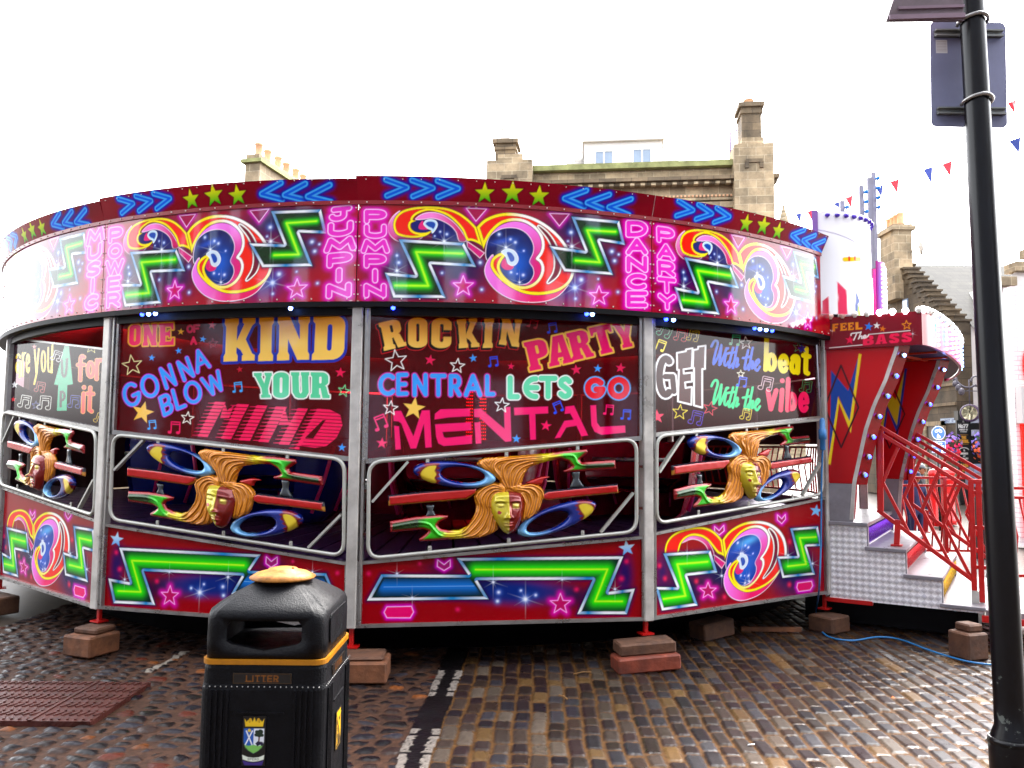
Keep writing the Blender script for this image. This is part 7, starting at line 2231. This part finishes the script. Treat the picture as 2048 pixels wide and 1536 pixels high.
mb = MB(); mb.box((gx - .02, 26.9, 6.25), (.05, .32, .9)); mb.build('window', glass, crow)
mb = MB()
for z in (3.0, 3.6): mb.box((gx - .02, 26.5, z), (.06, 5, .10))
mb.build('gable_band', stone_dk, crow)
# skylight dormer by the lamp post
mb = MB(); mb.add([(gx + 1.0, 24.4, 5.5), (gx + 1.9, 24.4, 5.5), (gx + 1.45, 24.35, 6.7), (gx + 1.45, 26.0, 6.7)], [(0, 1, 2), (0, 2, 3), (1, 3, 2)]); mb.build('dormer', white_wall, crow)
# black pub front on the front wall
pub_m = mat('black_pub_paint', rgb(14, 16, 20), .35, 0, .2, 2)
yp = ge - .06
p0, p1 = at(1912, 822, yp), at(1990, 822, yp)
mb = MB(); mb.box(((p0[0] + p1[0]) / 2, yp, p0[2] / 2), (p1[0] - p0[0], .1, p0[2])); mb.box(((p0[0] + p1[0]) / 2, yp - .08, p0[2] - .14), (p1[0] - p0[0] + .1, .22, .28)); mb.build('pub_front', pub_m, crow)


def art_pub(a):
    a.base((18, 22, 26)); Wt, Go = (226, 230, 226), (214, 156, 50)
    a.fill(sk_word('&', (180, 90), (230, 90), (0, 40), 6), Wt)
    serif_word(a, 'No77', 60, 340, 200, 300, Wt, 15, .2)
    serif_word(a, 'MARKET ST', 80, 330, 345, 380, Wt, 6); serif_word(a, 'ST ANDREWS', 110, 300, 415, 435, Wt, 4)
    a.line(stroke([[(70, 520), (340, 520)]], 0), Go, 8)
    serif_word(a, 'THE', 140, 270, 570, 640, Go, 12); serif_word(a, 'CENTRAL', 60, 350, 680, 760, Go, 13)
    a.line(stroke([[(70, 810), (340, 810)]], 0), Go, 8)
    a.fill(stroke([arc(200, 1010, 150, 90, 200, 340, 10)], 12), Wt); serif_word(a, '&', 185, 225, 980, 1030, Wt, 7)
    serif_word(a, 'BREWER', 90, 310, 1080, 1125, Wt, 9); serif_word(a, 'OF', 170, 230, 1170, 1195, Wt, 6); serif_word(a, 'QUALITY', 85, 315, 1240, 1280, Wt, 8)
    a.line(stroke([[(90, 1360), (310, 1360)]], 0), Go, 8)
    serif_word(a, 'CASK', 90, 310, 1430, 1510, Go, 14); serif_word(a, 'ALES', 100, 300, 1560, 1640, Go, 14)


s0 = at(1913, 836, yp - .08); s1 = at(1943, 962, yp - .08)
hgt = s0[2] - s1[2] + .6
pb = decal('pub_board', (s0[0], yp - .085, s1[2] - .6), (1, 0, 0), (0, 0, 1), (0, -1, 0), s1[0] - s0[0], hgt, lambda a: (a.space(1, 0, 0, 12), setattr(a, 'x', a.x * 400 / ((s1[0] - s0[0]) * 1000)), setattr(a, 'y', a.y * 400 / ((s1[0] - s0[0]) * 1000)), art_pub(a)), crow, .011)
mb = MB(); q = at(1957, 842, yp - .3); mb.box(q, (.3, .3, .12)); mb.box(q - [0, 0, .35], (.34, .2, .18)); mb.build('wall_light', mat('pale_fitting', rgb(150, 156, 170), .4), crow)
q = at(1896, 840, ge + .4); 
nm = decal('street_nameplate', (gx - .03, 24.9, at(1895, 847, 24.6)[2]), (0, -1, 0), (0, 0, 1), (-1, 0, 0), .85, .16, lambda a: (a.base((150, 170, 190)), a.line(poly([(10, 10), (840, 10), (840, 150), (10, 150)]), (30, 50, 110), 14), serif_word(a, 'MARKET ST', 70, 780, 50, 115, (20, 40, 110), 13)), crow, .012)
# clock on a scroll bracket
ck = empty('hanging_clock', at(1940, 826, 22.5), 'round double faced clock hanging from an ornate scroll bracket on the pub', 'clock')
c = at(1940, 826, 22.5)
ax = np.array([[.75, .66, 0], [0, 0, 1], [.66 * -1, .75 * -1, 0]]); ax[2] = [-.62, -.78, 0]; ax[0] = [.78, -.62, 0]
mb = MB(); mb.lathe([(.0005, -.1), (.22, -.1), (.25, -.06), (.25, .06), (.22, .1), (.205, .095)], c, 28, [ax[0], ax[1], ax[2]]); mb.build('case', mat('clock_case', rgb(60, 40, 70), .4), ck)
mb = MB(); mb.lathe([(.0005, .096), (.2, .096)], c, 28, [ax[0], ax[1], ax[2]]); mb.build('dial', mat('clock_dial', rgb(236, 230, 190), .4), ck)
mb = MB(); mb.bar(c + ax[2] * .1, c + ax[2] * .1 + np.array([0, 0, .15]), .012, .012); mb.bar(c + ax[2] * .1, c + ax[2] * .1 + ax[0] * .09 + np.array([0, 0, -.06]), .012, .012); mb.build('hands', black, ck)
mb = MB(); mb.tube([c + [0, 0, .24], c + [0, 0, .95]], .02, 6); mb.tube([c + [-.2, 0, .62], c + [.22, 0, .62]], .014, 6)
sc = [c + np.array([.2 + .14 * cos(q), 0, .9 + .14 * sin(q)]) for q in np.linspace(-2.2, 3.4, 14)]; mb.tube(sc, .025, 6)
mb.tube(cr3([c + [.2, 0, .8], c + [0, 0, .72], c + [-.18, .1, .8], c + [-.34, .5, 1.2], c + [-.4, 1.4, 1.3]]), .03, 6)
for k in range(7): mb.ball(c + np.array([-.22 - .03 * (k % 3), .1 * k, .6 + .12 * k]), .09 - .006 * k, 8, (1, 1, 1.2))
mb.build('bracket', mat('painted_ironwork', rgb(74, 70, 80), .5, .2, .5, 20), ck)


# ------------------------------------------------------------------ flower baskets
leafy = mat('basket_leaves', rgb(50, 92, 40), .6, 0, .5, 20)
def basket(c, label, cols, r=.26):
    e = empty('flower_basket', c, label, 'flower basket', 'hanging flower baskets by the pub')
    mb = MB(); mb.lathe([(.0005, -r * .8), (r * .5, -r * .6), (r * .8, 0)], c, 14); mb.build('basket', mat('basket_liner', rgb(60, 50, 40), .9), e)
    rnd = random.Random(int(c[0] * 100))
    for k, col in enumerate(cols):
        mb = MB()
        for i in range(60):
            d = np.array([rnd.gauss(0, 1), rnd.gauss(0, 1), rnd.gauss(0, 1)]); d /= np.linalg.norm(d)
            p = np.asarray(c) + d * r * rnd.uniform(.6, 1.05) * np.array([1, 1, 1.2]) + [0, 0, -.05 - .12 * k]
            s = rnd.uniform(.03, .055); u = np.cross(d, (0.3, .2, 1)); u /= np.linalg.norm(u); v = np.cross(d, u)
            mb.add([p + s * (cos(a) * u + sin(a) * v) + d * s * .3 * (j % 2) for j, a in enumerate(np.linspace(0, 2 * pi, 7)[:-1])], [(0, 1, 2, 3, 4, 5)], False)
        mb.build('flowers', mat('petals', rgb(*col), .6, 0, .3, 30), e)['kind'] = 'stuff'
    mb = MB()
    for i in range(70):
        d = np.array([rnd.gauss(0, 1), rnd.gauss(0, 1), rnd.gauss(0, 1)]); d /= np.linalg.norm(d)
        p = np.asarray(c) + d * r * rnd.uniform(.5, .95); s = rnd.uniform(.03, .06); u = np.cross(d, (0.3, .2, 1)); u /= np.linalg.norm(u); v = np.cross(d, u)
        mb.add([p - s * u, p + s * .4 * v, p + s * u, p - s * .4 * v], [(0, 1, 2, 3)], False)
    mb.build('foliage', leafy, e)['kind'] = 'stuff'


basket(at(1902, 884, 23.2), 'purple and pink flower basket beside the blue cycle signs', [(150, 120, 220), (226, 30, 90), (236, 40, 60)], .30)
basket(at(1965, 880, 23.2), 'lilac and orange flower basket close to the lamp post', [(130, 110, 200), (120, 100, 210), (220, 90, 40)], .30)

# ------------------------------------------------------------------ blue cycle signs on a pole
c = at(1877, 866, 16.0)
cy = empty('cycle_sign', (c[0], c[1], 0), 'round blue cycle and pedestrian sign over a square SHARE WITH CARE plate', 'road sign')
mb = MB(); mb.tube([(c[0], c[1] + .04, 0), (c[0], c[1] + .04, c[2] + .16)], .03, 10); mb.build('pole', lamp_black, cy)
BL = (20, 96, 190)
def bike(a, cx, cy_, s, w, col=(245, 248, 255)):
    a.line(stroke([ell(cx - s * .55, cy_ + s * .1, s * .34, s * .34, 0, 16)], 0, True), col, w); a.line(stroke([ell(cx + s * .55, cy_ + s * .1, s * .34, s * .34, 0, 16)], 0, True), col, w)
    a.line(stroke([[(cx - s * .55, cy_ + s * .1), (cx - s * .2, cy_ - s * .3), (cx + s * .35, cy_ - s * .3), (cx + s * .55, cy_ + s * .1)], [(cx - s * .2, cy_ - s * .3), (cx, cy_ + s * .12), (cx + s * .35, cy_ - s * .3)], [(cx + s * .35, cy_ - s * .3), (cx + s * .3, cy_ - s * .48)]], 0), col, w)
def walker(a, cx, cy_, s, w, col=(245, 248, 255)):
    a.fill(poly(ell(cx, cy_ - s * .8, s * .17, s * .2, 0, 12)), col); a.fill(stroke([[(cx, cy_ - s * .5), (cx, cy_ + .1 * s)], [(cx, cy_ + .1 * s), (cx - s * .3, cy_ + s * .8)], [(cx, cy_ + .1 * s), (cx + s * .3, cy_ + s * .8)], [(cx, cy_ - .4 * s), (cx - s * .32, cy_ + .05 * s)], [(cx, cy_ - .4 * s), (cx + s * .32, cy_ + .05 * s)]], w), col)
def art_round(a):
    a.base(BL); bike(a, 140, 95, 78, 9); walker(a, 130, 200, 48, 10); walker(a, 158, 212, 34, 7)
    a.line(stroke([ell(140, 140, 132, 132, 0, 40)], 0, True), (240, 244, 250), 8)
q, tt = np.meshgrid(np.linspace(0, 2 * pi, 60), np.linspace(0, 1, 40))
V = np.stack([c[0] + .14 * tt * np.cos(q), np.full(q.shape, c[1]), c[2] + .14 * tt * np.sin(q)], -1)
surf('round_plate', V[::-1], (140 + 140 * tt * np.cos(q))[::-1], (140 - 140 * tt * np.sin(q))[::-1], lambda a: (a.space(1, 0, 0, 5), art_round(a)), plain_paint, cy, (0, .004, 0))
def art_share(a):
    a.base(BL); a.line(poly([(8, 8), (272, 8), (272, 232), (8, 232)]), (240, 244, 250), 7)
    serif_word(a, 'Share', 75, 205, 28, 62, (245, 248, 255), 5.5); serif_word(a, 'with care', 38, 242, 82, 116, (245, 248, 255), 5.5); bike(a, 85, 182, 52, 7); walker(a, 205, 178, 46, 7)
r0 = at(1864, 906, 16.0)
decal('square_plate', (r0[0], c[1], r0[2]), (1, 0, 0), (0, 0, 1), (0, -1, 0), .28, .24, art_share, cy, .005)

# ------------------------------------------------------------------ pillar box, ticket machine, red barrier
pbm = mat('post_box_red', rgb(190, 14, 18), .3, 0, .12, 4)
for xx, lab, yy, rr0, hh0 in ((1888, 'round topped red pillar box behind the red railings', 17.5, .2, 1.22), (1868, 'slim red post standing left of the red pillar box', 17.0, .10, 1.2)):
    p = at(xx, 960, yy); mb = MB()
    mb.lathe([(rr0 * 1.1, 0), (rr0 * 1.1, .12), (rr0, .14), (rr0, hh0 - .16), (rr0 * 1.12, hh0 - .14), (rr0 * 1.12, hh0 - .09), (rr0 * .8, hh0 - .02), (.0005, hh0)], (p[0], p[1], 0), 24)
    mb.box((p[0], p[1] - rr0, hh0 - .25), (rr0 * .9, .03, .03))
    o = tag(rebase(mb.build('pillar_box' if rr0 > .15 else 'bollard', pbm)), lab, 'pillar box' if rr0 > .15 else 'bollard')
p = at(1954, 955, 10.0)
tk = empty('ticket_machine', (p[0], p[1], 0), 'pale blue ticket machine with sloping top behind the handrail end', 'ticket machine')
mb = MB(); mb.box((p[0], p[1], p[2] / 2 - .06), (.10, .12, p[2] - .12)); mb.build('pedestal', lamp_black, tk)
mb = MB(); zt = p[2] + .09
mb.prism([(-.10, -.20), (.10, -.20), (.10, .08), (-.10, .0)], (p[0] - .09, p[1], zt), (0, -1, 0), (0, 0, 1), (1, 0, 0), .18); mb.build('cabinet', mat('machine_blue', rgb(130, 150, 180), .35), tk)
mb = MB(); mb.box((p[0], p[1] - .103, zt - .05), (.13, .008, .05)); mb.box((p[0] + .02, p[1] - .103, zt - .13), (.06, .008, .05)); mb.build('display', white_plate, tk)

bar_ = empty('crowd_barrier', at(1880, 1010, 10.5) * [1, 1, 0], 'red zigzag crowd barrier standing behind the entrance steps', 'barrier')
def barrier(xa, xb, Yb, zt, zb, parent):
    x0, x1 = at(xa, 900, Yb)[0], at(xb, 900, Yb)[0]
    for z in (zt, zt - .10, zb):
        mb = MB(); mb.bar((x0, Yb, z), (x1, Yb, z), .03, .03); mb.build('rail', red_steel, parent)
    n = max(2, int((x1 - x0) / .11))
    for k in range(n):
        x = x0 + (x1 - x0) * (k + .5) / n; h = zt - .1 - zb; s = .05
        mb = MB()
        mb.tube([(x - s, Yb, zt - .1), (x + s * .6, Yb, zb + h * .5), (x - s * .2, Yb, zb)], .011, 6); mb.build('picket', red_steel, parent)
    for x in (x0, (x0 + x1) / 2, x1):
        mb = MB(); mb.box((x, Yb, zt / 2), (.05, .05, zt)); mb.build('post', red_steel, parent)
barrier(1796, 1975, 10.5, 1.235, .30, bar_)
bar2 = empty('crowd_barrier', at(2080, 1010, 8.6) * [1, 1, 0], 'red barrier with crossing bars at the right edge beyond the lamp post', 'barrier')
barrier(2012, 2140, 8.6, 1.20, .28, bar2)

# ------------------------------------------------------------------ white arcade front at the right edge
arc_b = empty('arcade_front', at(2100, 900, 13.5) * [1, 1, 0], 'white arcade front with glowing red arched sign at the right edge', 'building')
yy = 13.5; p0 = at(2030, 800, yy)
mb = MB(); mb.box((p0[0] + 2.4, yy + .1, 2.2), (4.8, .2, 4.4)); mb.build('wall', stone_mat('white_painted_brick', (240, 234, 234), (230, 222, 224), (206, 190, 196), .24, .08, .05), arc_b)
red_glow = lamp_mat('lit_red_panel', rgb(255, 30, 18), .12); amber = lamp_mat('amber_bulb', rgb(255, 190, 60), .8)
u0 = at(2045, 730, yy - .03)
mb = MB(); mb.prism(rrect(0, -.45, 3.0, .42, .25, .4), (u0[0], yy - .03, u0[2]), (1, 0, 0), (0, 0, 1), (0, -1, 0), .05); g = mb.build('arched_sign', red_glow, arc_b)
for k in range(6):
    mb = MB(); mb.ball((u0[0] + .09, yy - .09, u0[2] - .32 + k * .13), .035, 8); mb.build('bulb', amber, g)
u1 = at(2046, 950, yy - .03)
mb = MB(); mb.box((u1[0] + 1.4, yy - .03, u1[2] - .1), (2.8, .06, 1.9)); mb.build('lit_window', red_glow, arc_b)
mb = MB(); mb.box((p0[0] + 1.5, yy - .1, at(2020, 810, yy)[2]), (3.0, .16, .62)); mb.build('sill_board', white_wall, arc_b)
# white gable between the lamp post and the arcade
wg = empty('white_house', (17.5, 20.5, 0), 'bright white house with crow steps at the far right behind the lamp post', 'building')
X0 = at(1996, 800, 21.0)[0]
mb = MB(); mb.prism([(X0, 21), (X0 + 8, 21), (X0 + 10, 24), (X0 * 24 / 21 + .15, 24)], (0, 0, 0), (1, 0, 0), (0, 1, 0), (0, 0, 1), 5.8); mb.build('wall', white_wall, wg)
mb = MB(); mb.add([(X0, 21, 5.8), (X0 + 8, 21, 5.8), (X0 + 4, 21, 9.6), (X0 + 5.5, 24, 9.6), (X0 * 24 / 21 + .15, 24, 5.8), (X0 + 10, 24, 5.8)], [(0, 1, 2), (0, 2, 3, 4), (1, 5, 3, 2), (4, 3, 5)]); mb.build('gable', white_wall, wg)
mb = MB()
for k in range(9): mb.box((X0 + .25 + k * .42, 21.0, 6.05 + k * .40), (.44, .5, .24))
mb.build('crow_steps', stone, wg)
for z in (4.2, 4.32):
    mb = MB(); mb.box((X0 + .55, 20.98, z), (.16, .04, .05)); mb.build('bracket', mat('red_fixing', rgb(200, 30, 40), .5), wg)
# distant steeple
sp = at(1567, 408, 120.0)
st = empty('church_steeple', (sp[0], sp[1], 0), 'thin pointed church steeple far away behind the rounding boards', 'steeple')
mb = MB(); mb.lathe([(1.9, sp[2] - 10), (1.4, sp[2] - 5), (.05, sp[2])], (sp[0], sp[1], 0), 8, None, False); mb.build('spire', stone, st)
mb = MB(); mb.box((sp[0], sp[1], (sp[2] - 10) / 2), (4, 4, sp[2] - 10)); mb.build('tower', stone, st)

# ------------------------------------------------------------------ bunting
def bunting(P, flags, label, Ys):
    e = empty('bunting', at(*P[0], Ys[0]), label, 'bunting')
    cols = {'b': mat('blue_flag', rgb(50, 70, 150), .7), 'r': mat('red_flag', rgb(214, 44, 60), .7)}
    pts = [at(x, y, Ys[0] + (Ys[1] - Ys[0]) * i / (len(P) - 1)) for i, (x, y) in enumerate(P)]
    mb = MB(); mb.tube(cr3(pts), .003, 5); mb.build('string', white_wall, e)
    for (x, y, k, w, h, tw) in flags:
        f = np.clip((x - P[0][0]) / (P[-1][0] - P[0][0] + 1e-6), 0, 1); Yf = Ys[0] + (Ys[1] - Ys[0]) * f
        w *= 1.35; h *= 1.3
        a, b, c = at(x - w / 2, y + tw, Yf), at(x + w / 2, y - tw, Yf), at(x + w * .35, y + h, Yf + .03)
        n = np.array([0, -.004, 0])
        mb = MB(); mb.add([a, b, c, a - n, b - n, c - n], [(0, 1, 2), (5, 4, 3), (0, 3, 4, 1), (1, 4, 5, 2), (2, 5, 3, 0)], False); mb.build('flag', cols[k], e)


bunting([(1560, 438), (1597, 427), (1673, 404), (1758, 371), (1857, 340), (1915, 318), (1960, 300)],
        [(1597, 427, 'b', 9, 16, 1), (1621, 421, 'r', 10, 18, 2), (1673, 405, 'b', 12, 9, 2), (1698, 393, 'r', 11, 19, 3), (1758, 372, 'b', 12, 18, 2), (1789, 361, 'r', 13, 21, 3), (1856, 336, 'b', 14, 24, 3), (1894, 325, 'r', 15, 22, 4)], 'string of red and blue bunting flags rising over the entrance', (22, 15))
bunting([(2010, 190), (2026, 205), (2044, 272), (2090, 330)], [(2023, 203, 'r', 12, 18, 3), (2030, 278, 'b', 17, 22, 4)], 'two bunting flags on a string at the right edge behind the sign plate', (12, 11))

# ------------------------------------------------------------------ people behind the railings
def person(c, H_, label, coat, capc, skin, hair, cap=True, turn=0.0):
    e = empty('person', c, label, 'person', 'people behind the red railings')
    s = H_ / 1.7
    J_ = {'pel': (0, 0, .92), 'sp': (0, .01, 1.15), 'ch': (0, 0, 1.34), 'nk': (0, .0, 1.46), 'hd': (0, -.01, 1.54), 'sl': (-.17, 0, 1.38), 'sr': (.17, 0, 1.38), 'el': (-.24, .02, 1.12), 'er': (.24, .02, 1.12), 'wl': (-.22, -.08, .90), 'wr': (.22, -.08, .90), 'hl': (-.22, -.10, .80), 'hr': (.22, -.10, .80),
          'tl': (-.09, 0, .88), 'tr': (.09, 0, .88), 'kl': (-.1, -.02, .48), 'kr': (.1, .02, .48), 'al': (-.1, .02, .08), 'ar': (.1, .04, .08), 'fl': (-.11, -.14, .03), 'fr': (.11, -.12, .03)}
    R_ = {'pel': .14, 'sp': .125, 'ch': .145, 'nk': .055, 'hd': .06, 'sl': .07, 'sr': .07, 'el': .045, 'er': .045, 'wl': .033, 'wr': .033, 'hl': .038, 'hr': .038, 'tl': .09, 'tr': .09, 'kl': .06, 'kr': .06, 'al': .042, 'ar': .042, 'fl': .035, 'fr': .035}
    Ed = [('pel', 'sp'), ('sp', 'ch'), ('ch', 'nk'), ('nk', 'hd'), ('ch', 'sl'), ('sl', 'el'), ('el', 'wl'), ('wl', 'hl'), ('ch', 'sr'), ('sr', 'er'), ('er', 'wr'), ('wr', 'hr'), ('pel', 'tl'), ('tl', 'kl'), ('kl', 'al'), ('al', 'fl'), ('pel', 'tr'), ('tr', 'kr'), ('kr', 'ar'), ('ar', 'fr')]
    ks = list(J_); me = bpy.data.meshes.new('body')
    me.from_pydata([tuple(s * q for q in J_[k]) for k in ks], [(ks.index(a), ks.index(b)) for a, b in Ed], [])
    o = bpy.data.objects.new('body', me); COL.objects.link(o)
    md = o.modifiers.new('skin', 'SKIN')
    for i, k in enumerate(ks):
        v = me.skin_vertices[0].data[i]; v.radius = (R_[k] * s, R_[k] * s * (.75 if k in ('ch', 'sp', 'pel') else 1)); v.use_root = (k == 'pel')
    sb_ = o.modifiers.new('sub', 'SUBSURF'); sb_.levels = 2; sb_.render_levels = 2
    me.materials.append(coat); o.parent = e; o.rotation_euler = (0, 0, turn)
    ca, sa = cos(turn), sin(turn)
    rot = lambda p: np.array([c[0] + s * (p[0] * ca - p[1] * sa), c[1] + s * (p[0] * sa + p[1] * ca), c[2] + s * p[2]])
    AXh = np.array([[ca, sa, 0], [-sa, ca, 0], [0, 0, 1]])
    m = MB(); m.sm = True
    m.ball(rot((0, -.01, 1.60)), .095 * s, 18, (.86, 1, 1.22), AXh)
    m.ball(rot((0, -.105, 1.585)), .018 * s, 8, (1, 1, 1.4), AXh)
    for x in (-1, 1): m.ball(rot((x * .083, 0, 1.59)), .022 * s, 8, (.5, 1, 1.3), AXh)
    hd = m.build('head', skin, e)
    m = MB()
    for x in (-1, 1): m.ball(rot((x * .032, -.092, 1.61)), .009 * s, 6)
    m.box(rot((0, -.098, 1.54)), (.045 * s, .008 * s, .008 * s), AXh); m.build('face', mat('features', rgb(70, 36, 30), .6), hd)
    m = MB(); m.ball(rot((0, .012, 1.62)), .1 * s, 16, (.9, .98, 1.1), AXh); m.build('hair', hair, e)
    if cap:
        m = MB(); m.lathe([(.104 * s, 0), (.106 * s, .03 * s), (.09 * s, .075 * s), (.05 * s, .1 * s), (.0005, .105 * s)], rot((0, 0, 1.63)), 18, AXh)
        m.box(rot((0, -.14, 1.638)), (.13 * s, .11 * s, .012 * s), AXh, .004); m.build('cap', capc, e)


skin_m = mat('skin', rgb(206, 132, 96), .5); navy = mat('navy_coat', rgb(34, 40, 84), .8); blackc = mat('black_coat', rgb(26, 26, 34), .8); capg = mat('grey_cap', rgb(120, 124, 128), .8); hair_m = mat('dark_hair', rgb(36, 26, 24), .6); capn = mat('navy_cap', rgb(30, 34, 66), .8)
def stand(x, ytop, Yp): p = at(x, ytop, Yp); return (p[0], p[1], 0), p[2]
for x, yt, Yp, lab, ct, cp, tn in ((1840, 930, 13.5, 'person in a pale grey cap and dark coat', blackc, capg, .9), (1831, 946, 12.6, 'smaller person in a dark cap in front of the one in grey', navy, capn, .2), (1806, 937, 13.6, 'person in navy half hidden by the arch wing', navy, capn, -.6)):
    pp, hh = stand(x, yt, Yp); person(pp, hh, lab, ct, cp, skin_m, hair_m, True, tn)

soot = stone_mat('soot_black_stone', (54, 46, 42), (44, 38, 36), (40, 36, 34))
# ------------------------------------------------------------------ the street behind the camera, seen only in reflections and as shade
for (cx_, cy_, sx, sy, h_, lab) in ((-14, -9, 52, 6, 13, 'dark stone tenement across the street behind the viewer'), (22, -9, 8, 18, 11, 'dark stone tenement at the right corner of the street behind the viewer')):
    e = empty('tenement', (cx_, cy_, 0), lab, 'building')
    mb = MB(); mb.box((cx_, cy_, h_ / 2), (sx, sy, h_)); mb.build('wall', soot, e)
    for r in range(3):
        for k in range(int(max(sx, sy) / 3)):
            mb = MB()
            if sx > sy: mb.box((cx_ - sx / 2 + 1.5 + k * 3, cy_ + sy / 2 + .02, 2.2 + r * 3), (1.1, .06, 1.8))
            else: mb.box((cx_ - sx / 2 - .02, cy_ - sy / 2 + 1.5 + k * 3, 2.2 + r * 3), (.06, 1.1, 1.8))
            mb.build('window', glass, e)

# ------------------------------------------------------------------ small things dropped on the setts
for (xa, ya, xb, yb, lab) in ((1147, 1350, 1182, 1346, 'short pale twig lying on the setts right of the white dashes'), (1118, 1392, 1135, 1401, 'thin crooked twig on the setts below the paired timber blocks')):
    p, q = gnd(xa, ya), gnd(xb, yb); mb = MB(); mb.tube([p + [0, 0, .006], (p + q) / 2 + [.004, .008, .012], q + [0, 0, .006]], .004, 6)
    tag(rebase(mb.build('twig', mat('twig_bark', rgb(120, 84, 40), .8))), lab, 'twig')
p = gnd(1787, 1398); mb = MB()
mb.add([p + [-.012, 0, .006], p + [0, -.016, .012], p + [.014, 0, .005], p + [.002, .02, .014], p + [0, 0, .010]], [(0, 1, 4), (1, 2, 4), (2, 3, 4), (3, 0, 4)])
tag(rebase(mb.build('fallen_leaf', mat('orange_leaf', rgb(206, 96, 16), .6))), 'tiny orange leaf on the setts in front of the steps', 'leaf')
p = gnd(1503, 1493); mb = MB(); mb.tube([p + [-.02, 0, .008], p + [.02, .012, .008]], .004, 8)
tag(rebase(mb.build('cigarette_end', win_white)), 'white cigarette end on the setts near the bottom edge', 'litter')
